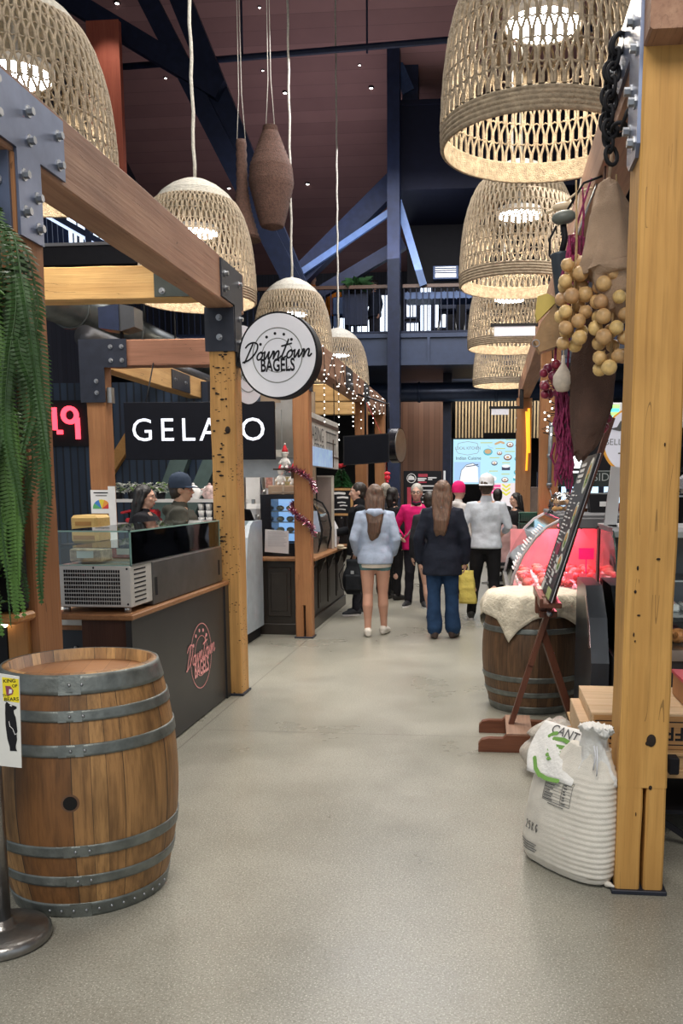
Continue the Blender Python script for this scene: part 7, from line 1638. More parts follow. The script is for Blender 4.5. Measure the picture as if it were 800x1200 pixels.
# ================================================================== PEOPLE
SKIN = {'pale': plain('skin_pale', (.60, .36, .27), .5, 0, .06), 'tan': plain('skin_tan', (.50, .27, .19), .5, 0, .06), 'olive': plain('skin_olive', (.46, .28, .19), .5, 0, .06)}
def hairmat(name, c):
    if name in MC: return MC[name]
    m, n, l, b = nt(name); MC[name] = m
    f = noi(n, l, coords(n, l, (60, 60, 4)), 1.5, 3); l.new(ramp(n, l, f, (.3, tuple(x * .5 for x in c)), (.75, tuple(min(1, x * 1.5) for x in c))), b.inputs['Base Color'])
    b.inputs['Roughness'].default_value = .45; bump(n, l, f, b, .6, .01); return m
def hand(mb, w, d, n, thumb, s, curl=.5, fr=.0092):
    w = Vector(w); d = Vector(d).normalized(); n = Vector(n); n = (n - d * n.dot(d)).normalized(); t = d.cross(n)
    mb.limb([w - d * .03 * s, w + d * .01 * s], [.026 * s, .026 * s], 10)
    rot = Matrix((t, n, d)).transposed(); mb.ell(w + d * .052 * s, (.041 * s, .019 * s, .053 * s), 14, 10, rot=rot)
    for i, L in enumerate((.072, .080, .075, .058)):
        p = w + d * (.088 - .004 * abs(i - 1.3)) * s + t * (i - 1.5) * .0205 * s * -thumb; P = [p - d * .03 * s, p]; a = 0
        for k, f in enumerate((.45, .32, .25)):
            a += curl * (.55, .75, .6)[k]; P.append(P[-1] + (d * math.cos(a) + n * math.sin(a)) * L * f * s)
        mb.limb(P, [fr * s, fr * s, fr * .95 * s, fr * .9 * s, fr * .8 * s], 8)
    p = w + d * .025 * s + t * .030 * s * thumb; q = p + (d * .6 + t * thumb * .65 + n * .35).normalized() * .036 * s; r = q + (d * .9 + t * thumb * .1 + n * .35).normalized() * .030 * s
    mb.limb([p - t * thumb * .012 * s, p, q, r], [.015 * s, .013 * s, .0105 * s, .009 * s], 8)
GRP = None
def person(label, loc, rz, h=1.65, fem=True, skin='pale', hair=('brown_hair', (.09, .05, .03)), style='long', top=(.3, .3, .3), top_name='jacket', hem=.80, bottom='trousers', bcol=(.02, .02, .03), shoes=(.05, .05, .05), sole=None,
           pose=None, turn=0, vox=.0105, sleeve=1.0, cap=None, face=True, glasses=False, fat=0.0, bulk=.012, hood=False, hairlen=1.1, extra=None, collar=False, cropz=None):
    P = dict(shoulder={s: Vector((s * (.160 if fem else .185), .005, 1.365)) for s in (-1, 1)}, elbow={s: Vector((s * (.215 if fem else .245), .045, 1.09)) for s in (-1, 1)}, wrist={s: Vector((s * (.225 if fem else .25), -.03, .86)) for s in (-1, 1)},
             hip={s: Vector((s * .088, 0, .90)) for s in (-1, 1)}, knee={s: Vector((s * .095, -.015, .485)) for s in (-1, 1)}, ankle={s: Vector((s * .10, .02, .085)) for s in (-1, 1)}, toe={s: Vector((s * .25, -1, 0)) for s in (-1, 1)},
             pel=Vector((0, 0, 0)), palm={s: Vector((-s, -.2, 0)) for s in (-1, 1)}, hdir={}, curl={-1: .5, 1: .5})
    for k, v in (pose or {}).items():
        if isinstance(v, dict):
            for s_, p in v.items(): P[k][s_] = Vector(p) if not isinstance(p, (int, float)) else p
        else: P[k] = Vector(v)
    sc = h / 1.70; root = thing('person', label, 'person', loc, None, rz); pel = P['pel']
    def Q(p): return Vector(p)
    def scaled(mb): mb.v = [p * sc for p in mb.v]; return mb
    head_c = Vector((0, -.015, 1.585)) + pel; HR = Matrix.Rotation(turn, 3, 'Z')
    def HP(x, y, z): return head_c + HR @ Vector((x, y, z))
    tors = [(.80, .10, .08), (.86, .160 if fem else .158, .110), (.93, .165 if fem else .160, .112), (1.04, .130 if fem else .150, .098), (1.14, .140 if fem else .162, .105), (1.26, .155 if fem else .182, .115), (1.34, .155 if fem else .180, .100), (1.40, .115 if fem else .13, .075), (1.44, .06, .06)]
    def torso(mb, inf, z0=None, z1=None, flare=0.0, n=28, bot=None):
        L = [t_ for t_ in tors if (z0 is None or t_[0] > z0 + .01) and (z1 is None or t_[0] < z1 + .001)]
        if z0 is not None:
            f = None
            for a, c_ in zip(tors, tors[1:]):
                if a[0] <= z0 <= c_[0]: u = (z0 - a[0]) / (c_[0] - a[0]); f = (z0, a[1] + (c_[1] - a[1]) * u, a[2] + (c_[2] - a[2]) * u)
            if f is None: f = (z0, tors[1][1], tors[1][2])
            if z0 < .90: f = (z0, max(f[1], .160), max(f[2], .112)); L = [(z, max(x, .160) if z < .9 else x, max(y, .112) if z < .9 else y) for z, x, y in L]
            L = [f] + L
        rr = []
        for (z, rx, ry) in L:
            fl = flare * max(0, (1.1 - z)); rx2 = rx * (1 + fat) + inf + fl; ry2 = ry * (1 + fat * 1.3) + inf + fl
            rr.append([pel + Vector((rx2 * math.copysign(abs(math.cos(2 * PI * k / n)) ** .9, math.cos(2 * PI * k / n)), ry2 * math.copysign(abs(math.sin(2 * PI * k / n)) ** .9, math.sin(2 * PI * k / n)), z)) for k in range(n)])
        mb.rings(rr, 0, True, True)
    # --- one continuous body
    b = MB(); torso(b, -.004)
    b.limb([pel + Vector((0, .012, 1.38)), pel + Vector((0, 0, 1.52))], [.056, .050] if fem else [.066, .058], 12)
    b.ell(HP(0, .012, .022), (.074, .093, .094), 22, 16, rot=HR); b.ell(HP(0, -.018, -.045), (.056, .066, .070), 18, 12, rot=HR); b.ell(HP(0, -.050, -.082), (.026, .026, .022), 12, 8, rot=HR)
    b.limb([HP(0, -.084, .012), HP(0, -.100, -.026)], [.009, .0135], 8); b.ell(HP(0, -.092, -.030), (.017, .011, .009), 10, 7, rot=HR); b.ell(HP(0, -.076, .028), (.052, .014, .011), 14, 7, rot=HR)
    b.ell(HP(0, -.073, -.060), (.024, .012, .011), 10, 7, rot=HR)
    for s in (-1, 1):
        b.ell(HP(s * .076, .012, -.008), (.010, .020, .031), 10, 8, rot=HR); b.ell(HP(s * .04, -.062, -.022), (.022, .02, .02), 10, 8, rot=HR)
        sh, el, wr = P['shoulder'][s] + pel, P['elbow'][s] + pel, P['wrist'][s] + pel
        b.limb([sh - Vector((s * .05, 0, -.0)), sh, (sh * .55 + el * .45), el, (el * .6 + wr * .4), wr], [.05, .052, .044, .037, .036, .025], 12)
        d = P['hdir'].get(s, None) or (wr - el).normalized(); hand(b, wr, d, P['palm'][s], -1 if (s < 0) else 1, 1.0 if not fem else .93, P['curl'][s])
        hp, kn, an = P['hip'][s] + pel, P['knee'][s], P['ankle'][s]
        b.limb([hp + Vector((0, 0, -.02)), hp * .6 + kn * .4, kn, kn * .68 + an * .32 + Vector((0, .018, 0)), kn * .3 + an * .7, an], [.092 if fem else .088, .082, .058, .061, .043, .038], 14)
        td = P['toe'][s].normalized(); b.limb([an + Vector((0, 0, -.03)) - td * .03, an + td * .09 + Vector((0, 0, -.052)), an + td * .155 + Vector((0, 0, -.062))], [.034, .031, .020], 10)
    g = scaled(remesh(b, vox, 2, .4)); g.build('body', SKIN[skin], root, True)
    # --- top
    if top is not None:
        b = MB(); torso(b, bulk + .010, hem, 1.41, flare=.07)
        b.limb([pel + Vector((0, .012, 1.38)), pel + Vector((0, .006, 1.44 if not collar else 1.475))], [.074, .066] if fem else [.084, .074], 14)
        for s in (-1, 1):
            sh, el, wr = P['shoulder'][s] + pel, P['elbow'][s] + pel, P['wrist'][s] + pel
            e2 = el + (wr - el) * (.93 if sleeve >= 1 else 0)
            pts = [sh - Vector((s * .06, 0, .005)), sh, sh * .55 + el * .45, el, (el * .5 + e2 * .5), e2] if sleeve >= 1 else [sh - Vector((s * .06, 0, 0)), sh, sh * .45 + el * .55]
            rs = [.055, .056, .047, .043, .040, .036] if sleeve >= 1 else [.058, .062, .056]
            b.limb(pts, [r + bulk for r in rs], 14)
        if hood:
            b.limb([pel + Vector((-.10, .03, 1.40)), pel + Vector((-.06, .10, 1.41)), pel + Vector((0, .12, 1.395)), pel + Vector((.06, .10, 1.41)), pel + Vector((.10, .03, 1.40))], [.035, .045, .055, .045, .035], 12)
        g = remesh(b, vox * 1.15, 3, .5)
        rg = random.Random(len(label))
        for i, p in enumerate(g.v):
            g.v[i] = p + Vector((noise.noise((p.x * 9, p.y * 9, p.z * 14 + 3)), noise.noise((p.x * 9 + 5, p.y * 9, p.z * 14)), 0)) * .008
        scaled(g).build(top_name, cloth('cloth_' + label[:18].replace(' ', '_'), top, .15, .35, 18), root, True)
    # --- bottom
    if bottom in ('trousers', 'wide'):
        b = MB(); torso(b, .006, None, 1.0)
        for s in (-1, 1):
            hp, kn, an = P['hip'][s] + pel, P['knee'][s], P['ankle'][s]
            rs = [.100, .092, .070, .064, .062, .058] if bottom == 'trousers' else [.100, .090, .074, .076, .084, .088]
            b.limb([hp, hp * .6 + kn * .4, kn, kn * .65 + an * .35 + Vector((0, .012, 0)), kn * .3 + an * .7, an + Vector((0, 0, .0 if bottom == 'trousers' else .03))], rs, 16)
        g = remesh(b, vox * 1.15, 3, .5)
        for i, p in enumerate(g.v):
            if p.z < .022: p.z = .022
            g.v[i] = p + Vector((noise.noise((p.x * 12, p.y * 12, p.z * 9)), noise.noise((p.x * 12 + 5, p.y * 12, p.z * 9)), 0)) * .007
        scaled(g).build('trousers', cloth('trouser_' + label[:18].replace(' ', '_'), bcol, .2, .3, 20), root, True)
    elif bottom == 'shorts':
        b = MB(); torso(b, .008, None, .98)
        for s in (-1, 1):
            hp, kn = P['hip'][s] + pel, P['knee'][s]; b.limb([hp, hp * .86 + kn * .14, hp * .74 + kn * .26], [.104, .102, .096], 16)
        g = remesh(b, vox * 1.15, 3, .5); scaled(g).build('shorts', cloth('short_' + label[:18].replace(' ', '_'), bcol, .2, .3, 20), root, True)
    elif bottom == 'skirt':
        b = MB(); pf = [(.150, .98), (.175, .90), (.20, .80), (.225, .70), (.215, .70), (.19, .80), (.14, .97)]
        b.lathe([(r, z) for r, z in pf], 36, pel + Vector((0, 0, 0)), sy=.78); scaled(b).build('skirt', bcol if not isinstance(bcol, tuple) else cloth('skirt_' + label[:12], bcol), root, True)
    # --- shoes
    if shoes is not None:
        for s in (-1, 1):
            an = P['ankle'][s]; td = P['toe'][s].normalized(); b = MB()
            b.limb([an + Vector((0, 0, -.02)) - td * .03, an + td * .05 + Vector((0, 0, -.035)), an + td * .12 + Vector((0, 0, -.052)), an + td * .165 + Vector((0, 0, -.056))], [.047, .045, .039, .028], 12); b.limb([an - td * .04 + Vector((0, 0, -.05)), an + td * .1 + Vector((0, 0, -.055))], [.036, .036], 10)
            g = remesh(b, .010, 2, .5); zz = an.z - .085
            for i, p in enumerate(g.v):
                if p.z < zz + .006: g.v[i] = Vector((p.x, p.y, zz + .006))
            scaled(g).build('shoe', plain('shoe_' + label[:18].replace(' ', '_'), shoes, .5), root, True)
            if sole:
                q = MB(); sd = Vector((-td.y, td.x, 0)); o = Vector((an.x, an.y, zz)); q.prism([(-.042 * math.cos(a) * (1 if True else 1), .06 + .135 * math.sin(a)) for a in [2 * PI * k / 24 for k in range(24)]][::1], o, sd, td, -.022 if sd.cross(td).z < 0 else .022); scaled(q).build('shoe_sole', plain('sole_' + '_'.join(str(x) for x in sole), sole, .6), root, True)
    # --- hair
    hm = hairmat(*hair)
    if style != 'none':
        b = MB(); b.ell(HP(0, .026, .040), (.084, .098, .094), 22, 16, rot=HR)
        if style in ('short', 'bun'): b.ell(HP(0, .045, -.02), (.076, .070, .075), 18, 12, rot=HR)
        if style == 'bob':
            for s in (-1, 1): b.limb([HP(s * .072, .01, .04), HP(s * .082, .015, -.05), HP(s * .075, .02, -.13)], [.025, .028, .02], 10)
            b.limb([HP(0, .07, .03), HP(0, .085, -.06), HP(0, .08, -.14)], [.055, .065, .045], 12, flat=None)
        if style == 'long':
            rg = random.Random(int(h * 1000))
            zl = hairlen - 1.585
            for x in (-.055, -.03, 0, .03, .055):
                b.limb([HP(x, .065, .06), HP(x * 1.35, .105 - abs(x) * .4, -.06), HP(x * 1.25, .125 - abs(x) * .3, -.18), HP(x * 1.1 + .012 * math.sin(x * 80), .150, -.30), HP(x * .85 + .01, .150, max(zl, -.42) * .9 - .02), HP(x * .6 + .012, .145, zl - rg.uniform(0, .04))], [.038, .040, .036, .034, .030, .014], 10)
            for s in (-1, 1): b.limb([HP(s * .07, .0, .05), HP(s * .088, .02, -.04), HP(s * .085, .06, -.14), HP(s * .07, .11, -.24)], [.022, .026, .028, .022], 10)
        if style == 'bun': b.ell(HP(0, .10, .07), .042, 14, 10)
        if style == 'pony': b.ell(HP(0, .045, -.02), (.076, .070, .075), 18, 12, rot=HR); b.limb([HP(0, .10, .03), HP(0, .15, -.03), HP(0, .14, -.16)], [.03, .032, .014], 10)
        g = scaled(remesh(b, .0105, 2, .5))
        for i, p in enumerate(g.v): g.v[i] = p + Vector((noise.noise((p.x * 45, p.y * 45, p.z * 8)), noise.noise((p.x * 45 + 9, p.y * 45, p.z * 8)), 0)) * .006
        g.build('hair', hm, root, True)
    # --- face
    if face:
        b = MB()
        for s in (-1, 1): b.ell(HP(s * .030, -.0785, .006), (.0125, .008, .0075), 12, 8, 0, HR); b.ell(HP(s * .030, -.0850, .006), (.0058, .003, .006), 10, 6, 1, HR); b.limb([HP(s * .016, -.088, .024), HP(s * .032, -.088, .029), HP(s * .048, -.078, .022)], [.0028, .0035, .0022], 6, 2)
        scaled(b).build('eyes', [plain('eye_white', (.7, .68, .65), .3), M_BLACKG, hm], root, True)
        b = MB(); b.limb([HP(-.022, -.081, -.060), HP(-.006, -.087, -.057), HP(.006, -.087, -.057), HP(.022, -.081, -.060)], [.003, .0045, .0045, .003], 8); b.limb([HP(-.018, -.081, -.065), HP(0, -.087, -.068), HP(.018, -.081, -.065)], [.003, .005, .003], 8); scaled(b).build('lips', plain('lips', (.42, .14, .12), .4), root, True)
    if glasses:
        b = MB()
        for s in (-1, 1):
            b.tube([HP(s * .032 + .023 * math.cos(a), -.101, .004 + .016 * math.sin(a)) for a in [2 * PI * k / 16 for k in range(16)]], .0024, 5, True); b.tube([HP(s * .055, -.100, .008), HP(s * .082, -.05, .01), HP(s * .084, .015, .006)], .0022, 5)
        b.tube([HP(-.009, -.102, .008), HP(.009, -.102, .008)], .0024, 5); scaled(b).build('glasses', M_BLACK, root, True)
    # --- headwear
    if cap:
        kind, col, back = cap; b = MB(); cm = cloth('hat_' + label[:14].replace(' ', '_'), col, .08, .2, 20)
        K = Matrix.Rotation(turn + (PI if back else 0), 3, 'Z')
        pf = [(.098, -.005), (.098, .04), (.090, .085), (.066, .12), (.03, .138), (.001, .142)] if kind == 'cap' else [(.092, -.035), (.098, .0), (.098, .05), (.088, .09), (.06, .125), (.02, .14), (.001, .142)]
        b.lathe(pf, 30, head_c + Vector((0, .016, .022)), rot=Matrix.Rotation(turn, 3, 'Z'), sx=.94, sy=1.08)
        if kind == 'cap':
            q = []
            for i in range(9):
                a = -PI * .82 / 2 + PI * .82 * i / 8 - PI / 2; x, y = .09 * math.cos(a), .098 * math.sin(a); ext_ = 1 + .78 * math.cos((i - 4) / 4 * PI / 2) ** .8
                q.append((Vector((x, y, .025)), Vector((x * (1 + (ext_ - 1) * .25), y * ext_, .012))))
            vs = [];
            for dz in (0, .006): vs += [head_c + Vector((0, .016, .004)) + K @ (a + Vector((0, 0, dz))) for a, c_ in q] + [head_c + Vector((0, .016, .004)) + K @ (c_ + Vector((0, 0, dz))) for a, c_ in q]
            n = 9; fs = []
            for k in range(8): fs += [[k, k + 1, n + k + 1, n + k], [2 * n + k, 3 * n + k, 3 * n + k + 1, 2 * n + k + 1], [n + k, n + k + 1, 3 * n + k + 1, 3 * n + k]]
            b.add(vs, fs, 0, False); b.ell(head_c + Vector((0, .016, .166)), .008, 8, 6)
        scaled(b).build('cap' if kind == 'cap' else 'beanie', cm, root, True)
    if extra:
        for nm, mat_, fn in extra:
            b = MB(); fn(b, HP, pel); scaled(b).build(nm, mat_, root, True)
    return root
def V(*a): return Vector(a)
# 1 woman in grey-blue hoodie and shorts, walking away
def tee(b, HP, pel):
    n = 30; rr = []
    for (z, f) in ((.795, 1.0), (.82, 1.03), (.88, 1.0)): rr.append([V(.180 * f * math.cos(2 * PI * k / n), .132 * f * math.sin(2 * PI * k / n) , z - .012 * math.sin(2 * PI * k / n)) for k in range(n)])
    b.rings(rr, 0, True, False)
person('woman in pale blue jacket and teal shorts with long wavy brown hair, seen from behind', (-1.19, 9.52, 0), PI + .1, 1.63, True, 'tan', ('wavy_brown_hair', (.10, .055, .035)), 'long', (.36, .43, .56), 'jacket', .825, 'shorts', (.10, .19, .20), (.66, .62, .56), None,
       dict(elbow={-1: (-.235, .05, 1.10), 1: (.235, .06, 1.10)}, wrist={-1: (-.20, -.10, .93), 1: (.20, -.10, .93)}, knee={-1: (-.085, -.03, .48), 1: (.085, .02, .48)}, ankle={-1: (-.095, -.10, .085), 1: (.085, .06, .085)}, toe={-1: (-.35, -1, 0), 1: (.1, -1, 0)}),
       face=False, hairlen=1.13, bulk=.014, hood=True, extra=[('undershirt', cloth('cream_tee', (.60, .55, .48)), tee)])
# 2 woman in dark coat
def hoodlining(b, HP, pel): b.limb([V(-.12, -.02, 1.415), V(-.075, .085, 1.43), V(0, .115, 1.425), V(.075, .085, 1.43), V(.12, -.02, 1.415)], [.018, .026, .03, .026, .018], 12)
person('woman in long navy coat and wide blue jeans with straight brown hair, seen from behind', (-.46, 9.42, 0), PI - .05, 1.67, True, 'pale', ('straight_brown_hair', (.115, .06, .035)), 'long', (.012, .015, .026), 'coat', .70, 'wide', (.018, .045, .105), (.05, .03, .025), None,
       dict(elbow={-1: (-.25, .03, 1.09), 1: (.25, .05, 1.09)}, wrist={-1: (-.245, -.04, .84), 1: (.245, -.02, .84)}, knee={-1: (-.10, -.03, .48), 1: (.085, .02, .48)}, ankle={-1: (-.12, -.03, .085), 1: (.075, .03, .085)}), face=False, hairlen=1.16, bulk=.020, extra=[('hood_lining', cloth('grey_lining', (.20, .19, .22)), hoodlining)])
# 3 woman in pink
def strap(b, HP, pel):
    for p, q in (((.10, -.135, 1.37), (.02, -.165, 1.20)), ((.02, -.165, 1.20), (-.10, -.155, 1.02)), ((-.10, -.155, 1.02), (-.19, -.06, .93))): b.beam(p, q, .012, .042, (0, -1, .3))
def badge(b, HP, pel): b.box((.10, -.150, 1.22), (.05, .012, .07), 0); b.box((.10, -.157, 1.21), (.03, .004, .035), 1)
person('grey-haired woman in bright pink jacket and glasses, facing the camera', (-.93, 11.95, 0), -.05, 1.65, True, 'pale', ('silver_hair', (.42, .40, .36)), 'short', (.56, .012, .13), 'jacket', .80, 'trousers', (.014, .014, .02), (.03, .03, .035), (.7, .7, .7),
       dict(elbow={-1: (-.31, .04, 1.10), 1: (.25, .03, 1.09)}, wrist={-1: (-.215, -.13, .99), 1: (.24, -.06, .86)}, ankle={-1: (-.12, .02, .085), 1: (.11, -.04, .085)}), glasses=True, bulk=.018,
       extra=[('bag_strap', cloth('grey_strap', (.28, .26, .25)), strap), ('jacket_badge', [plain('badge_pink', (.75, .45, .40), .5), plain('badge_orange', (.85, .30, .08), .5)], badge), ('collar_lining', M_BLACK, lambda b, HP, pel: b.limb([V(-.05, -.05, 1.44), V(0, -.075, 1.425), V(.05, -.05, 1.44)], [.02, .022, .02], 10))])
b = MB(); b.ell((-1.145, 11.80, .965), (.035, .03, .05), 14, 10); b.bb(-1.17, -1.12, 11.77, 11.78, .95, .99, 1); one('black_camera', b, [M_BLACK, M_INOX], 'small black camera held by the woman in pink', 'camera', (-1.145, 11.8, .95))
# 4 man at the counter with backpack
man = person('balding man in black jacket standing side-on at the dark counter', (-1.60, 11.15, 0), -1.35, 1.66, False, 'pale', ('dark_short_hair', (.025, .018, .014)), 'short', (.010, .011, .014), 'jacket', .78, 'trousers', (.028, .030, .040), (.02, .025, .035), (.62, .62, .62),
       dict(elbow={-1: (-.24, -.06, 1.10), 1: (.26, .05, 1.09)}, wrist={-1: (-.20, -.26, 1.06), 1: (.26, -.05, .86)}, ankle={-1: (-.10, .03, .085), 1: (.10, -.05, .085)}), bulk=.02, collar=True)
t = thing('backpack', 'black backpack hanging from the hand of the man at the counter', 'backpack', (-1.60, 10.83, .3))
b = MB(); rr = []
for i in range(16):
    v = i / 15; z = .30 + .43 * v; w = .14 * (math.sin(min(1, v * 1.1 + .15) * PI * .86) ** .5); rr.append([Vector((-1.62 + w * math.copysign(abs(math.cos(a)) ** .7, math.cos(a)), 10.82 + .085 * (w / .14) * math.copysign(abs(math.sin(a)) ** .7, math.sin(a)), z)) for a in [2 * PI * k / 28 for k in range(28)]])
b.rings(rr, 0, True, True); b.build('bag_body', cloth('black_nylon', (.014, .016, .02), .2, .4, 12), t)
b = MB(); b.box((-1.62, 10.725, .45), (.2, .05, .2), 0, None, .02); b.build('front_pocket', MC['black_nylon'], t)
b = MB(); b.tube([(-1.66, 10.82, .72), (-1.63, 10.83, .80), (-1.58, 10.84, .83), (-1.57, 10.83, .78), (-1.59, 10.82, .72)], .010, 8); b.build('carry_handle', M_BLACK, t)
b = MB(); b.tube([(-1.72, 10.76, .68), (-1.79, 10.74, .55), (-1.76, 10.74, .38), (-1.70, 10.76, .33)], .012, 6, sq=(1, .4)); b.tube([(-1.54, 10.75, .35), (-1.50, 10.72, .28), (-1.53, 10.72, .20)], .008, 6); b.build('strap', M_BLACK, t)
b = MB(); b.bb(-1.64, -1.60, 10.695, 10.70, .56, .60); b.build('logo_patch', plain('grey_patch', (.3, .32, .34), .5), t)
b = MB(); b.ell((-1.79, 10.95, .86), (.07, .05, .012)); b.ell((-1.80, 10.93, .885), (.05, .035, .022), 12, 8, 0); one('wrapped_bagel', b, plain('wrapped_bread', (.62, .54, .40), .6, 0, .2, 30), 'small wrapped bread roll at the edge of the dark counter by the man', 'bread', (-1.79, 10.95, .85))
# 5 man in white
person('man in pale grey sweater and backward white cap carrying the yellow bag, seen from behind', (.0, 10.85, 0), PI - .12, 1.73, False, 'pale', ('brown_short_hair', (.06, .035, .02)), 'short', (.50, .54, .60), 'sweater', .86, 'trousers', (.010, .010, .012), (.03, .03, .03), (.72, .72, .72),
       dict(elbow={1: (.275, .05, 1.10), -1: (-.27, .02, 1.12)}, wrist={1: (.27, -.01, .85), -1: (-.20, -.20, 1.06)}, knee={1: (.13, -.03, .485), -1: (-.10, -.02, .485)}, ankle={1: (.17, .0, .085), -1: (-.12, .02, .085)}), cap=('cap', (.70, .71, .74), True), face=False, bulk=.008)
t = thing('yellow_tote_bag', 'yellow fabric tote bag hanging from the hand of the man in the white cap', 'bag', (-.25, 10.78, .2))
b = MB(); rr = []
for i in range(14):
    v = i / 13; z = .215 + .40 * v; w = .105 - .018 * v; d = .055 * (1 - .55 * v) + .012 * math.sin(v * PI); rr.append([Vector((-.235 + .03 * (1 - v) + w * math.copysign(abs(math.cos(a)) ** .6, math.cos(a)) + .006 * math.sin(a * 5 + i), 10.72 + d * math.copysign(abs(math.sin(a)) ** .6, math.sin(a)) + .004 * math.sin(i * 1.7), z)) for a in [2 * PI * k / 28 for k in range(28)]])
b.rings(rr, 0, True, True); b.build('bag_body', cloth('yellow_fabric', (.62, .52, .13), .12, .5, 20), t)
b = MB()
for y in (10.70, 10.745): b.tube([(-.30, y, .60), (-.28, y, .68), (-.25, (y + 10.76) / 2, .755), (-.22, y, .68), (-.19, y, .60)], .010, 6, sq=(1, .35))
b.build('handle', MC['yellow_fabric'], t)
# 6 person hidden behind the coat
person('person in shorts and grey shoes mostly hidden behind the woman in the navy coat', (-.68, 10.72, 0), PI, 1.55, True, 'pale', ('dark_hair', (.02, .015, .012)), 'short', (.02, .02, .025), 'top', .80, 'shorts', (.02, .02, .025), (.14, .14, .15), None, dict(ankle={1: (-.02, .05, .085)}, knee={1: (.03, .0, .485)}), face=False, vox=.013)
# 7 grey-haired and dark-haired people behind
person('grey-haired person in dark clothes just behind the woman with wavy hair', (-1.50, 13.3, 0), PI * .9, 1.66, True, 'pale', ('ash_hair', (.36, .33, .28)), 'short', (.02, .02, .028), 'jacket', .80, 'trousers', (.015, .015, .018), (.02, .02, .02), None, None, face=False, vox=.014)
person('dark-haired person in black left of the woman in pink', (-1.33, 12.7, 0), PI * .8, 1.60, True, 'pale', ('near_black_hair', (.012, .010, .010)), 'bob', (.012, .012, .014), 'jacket', .78, 'trousers', (.012, .012, .014), (.02, .02, .02), None, None, face=False, vox=.014)
# 8 pink beanie
person('person in bright pink beanie and cream jacket in front of the menu screen', (-.40, 12.9, 0), PI * .75, 1.66, True, 'pale', ('short_brown_hair', (.06, .04, .03)), 'none', (.62, .60, .58), 'jacket', .80, 'trousers', (.015, .015, .018), (.02, .02, .02), None, None, cap=('beanie', (.78, .02, .16), False), face=True, vox=.013, hood=True)
# 9 seated in pink
sit = dict(pel=(0, 0, -.295), knee={-1: (-.12, -.38, .55), 1: (.12, -.38, .55)}, ankle={-1: (-.12, -.36, .10), 1: (.12, -.36, .10)}, elbow={-1: (-.25, -.02, 1.10), 1: (.25, -.02, 1.10)}, wrist={-1: (-.18, -.22, 1.12), 1: (.18, -.22, 1.12)})
person('person in dusty pink shirt with dark hair, seated with their back to us', (.24, 12.72, 0), PI * .80, 1.64, True, 'pale', ('black_brown_hair', (.015, .012, .012)), 'bob', (.46, .29, .28), 'shirt', .80, 'trousers', (.012, .012, .014), (.02, .02, .02), None, sit, face=False, vox=.013, bulk=.025)
# 10 woman facing left at the far right
person('woman in black with long black hair beside the far timber post, looking left', (.45, 13.9, 0), -1.1, 1.52, True, 'pale', ('black_long_hair', (.010, .008, .008)), 'long', (.012, .012, .014), 'jacket', .78, 'trousers', (.012, .012, .014), (.02, .02, .02), None, None, vox=.013, hairlen=1.2)
person('dark-haired person at the far counter behind the seated person in pink', (.18, 14.6, 0), PI, 1.58, False, 'olive', ('dark_far_hair', (.012, .010, .010)), 'short', (.02, .02, .025), 'jacket', .8, 'trousers', (.012, .012, .014), (.02, .02, .02), None, None, face=False, vox=.015)
# 11 customers behind the glass case
person('dark-haired woman in black puffer jacket and glasses behind the glass case', (-3.30, 8.40, 0), PI * .5 + .12, 1.62, True, 'pale', ('jet_hair', (.010, .009, .010)), 'long', (.012, .012, .016), 'jacket', .78, 'trousers', (.012, .012, .014), (.02, .02, .02), None, dict(elbow={-1: (-.24, -.03, 1.10), 1: (.24, -.03, 1.1)}, wrist={-1: (-.17, -.22, 1.06), 1: (.17, -.22, 1.06)}), glasses=True, bulk=.035, hairlen=1.3)
person('man in dark blue cap and olive hooded jacket behind the glass case', (-2.80, 8.0, 0), PI * .5 + .25, 1.70, False, 'olive', ('cap_hair', (.03, .02, .015)), 'short', (.055, .055, .045), 'jacket', .78, 'trousers', (.012, .012, .014), (.02, .02, .02), None, dict(elbow={-1: (-.26, -.03, 1.10), 1: (.26, -.03, 1.1)}, wrist={-1: (-.19, -.24, 1.04), 1: (.19, -.24, 1.04)}), cap=('cap', (.03, .045, .075), False), bulk=.03, hood=True)
# 12 stall worker
person('stall worker in a dark sleeveless top behind the pale fridge', (-2.98, 10.35, 0), .6, 1.62, True, 'pale', ('worker_hair', (.04, .025, .018)), 'bun', (.02, .02, .025), 'top', .8, 'trousers', (.015, .015, .018), (.02, .02, .02), None, dict(elbow={1: (.25, -.02, 1.1)}, wrist={1: (.12, -.22, 1.02)}), sleeve=0, vox=.0125, turn=.8)
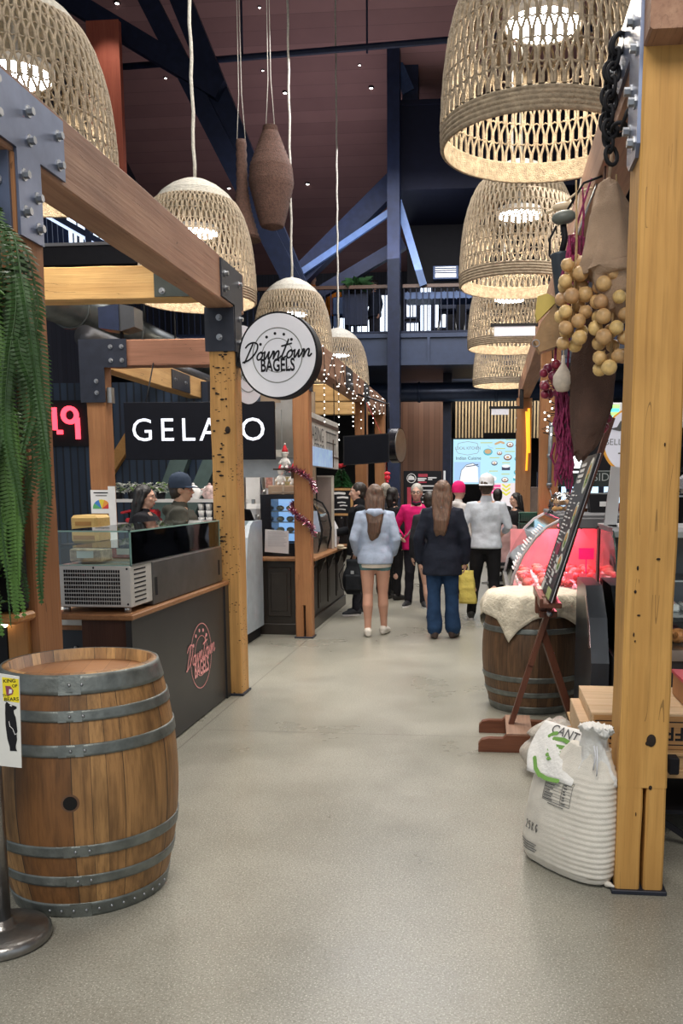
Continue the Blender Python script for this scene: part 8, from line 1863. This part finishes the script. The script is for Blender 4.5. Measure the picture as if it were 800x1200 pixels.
# 13 stairs visitor
def plaid():
    m, n, l, b = nt('plaid_cloth'); v = coords(n, l)
    q = n.new('ShaderNodeTexChecker'); q.inputs['Scale'].default_value = 26; q.inputs[1].default_value = (.55, .5, .55, 1); q.inputs[2].default_value = (.04, .03, .06, 1); l.new(v, q.inputs[0]); l.new(q.outputs[0], b.inputs['Base Color']); b.inputs['Roughness'].default_value = .8; return m
person('woman in black jacket and plaid skirt standing on the dark stairs', (-6.62, 13.95, 1.205), PI * .85, 1.60, True, 'pale', ('stair_hair', (.03, .02, .018)), 'short', (.010, .011, .018), 'jacket', .84, 'skirt', plaid(), (.25, .14, .11), None, dict(elbow={1: (.25, .05, 1.09)}, wrist={1: (.2, -.15, 1.0)}), face=False, vox=.013, bulk=.03,
       extra=[('shoulder_strap', plain('pale_strap', (.5, .6, .8), .4), lambda b, HP, pel: b.tube([V(-.10, .12, 1.40), V(-.17, .14, 1.25), V(-.22, .12, 1.08)], .012, 6))])
# 14 mezzanine diners
person('diner in orange shirt at the mezzanine railing, left one', (-4.10, 21.3, 4.93), .5, 1.60, False, 'olive', ('diner_hair', (.015, .012, .010)), 'short', (.50, .16, .02), 'shirt', .8, 'trousers', (.03, .03, .04), (.03, .03, .03), None, None, vox=.016, face=False)
person('diner in orange shirt at the mezzanine railing, right one', (-3.72, 21.9, 4.93), -.4, 1.60, True, 'tan', ('diner_hair', (.015, .012, .010)), 'bob', (.48, .18, .03), 'shirt', .8, 'trousers', (.03, .03, .04), (.03, .03, .03), None, None, vox=.016, face=False)
person('dark-clothed diner on the mezzanine right of the orange shirts', (-2.75, 22.1, 4.93), -.8, 1.62, True, 'tan', ('diner_hair', (.015, .012, .010)), 'short', (.02, .025, .04), 'shirt', .8, 'trousers', (.03, .03, .04), (.03, .03, .03), None, None, vox=.016, face=False)
# 15 far right shoppers
for x, y, h, lab in ((1.55, 14.9, 1.50, 'dark-haired shopper by the pale blue windows, left of three'), (2.0, 15.3, 1.52, 'dark-haired shopper by the pale blue windows, middle of three'), (2.25, 14.4, 1.64, 'tallest shopper in dark clothes by the pale blue windows')):
    person(lab, (x, y, 0), .7 if x < 1.8 else -.5, h, x < 1.8, 'pale', ('shopper_hair', (.012, .010, .010)), 'long' if x < 1.8 else 'short', (.015, .016, .02), 'jacket', .8, 'trousers', (.012, .012, .014), (.02, .02, .02), None, None, vox=.015, hairlen=1.25)
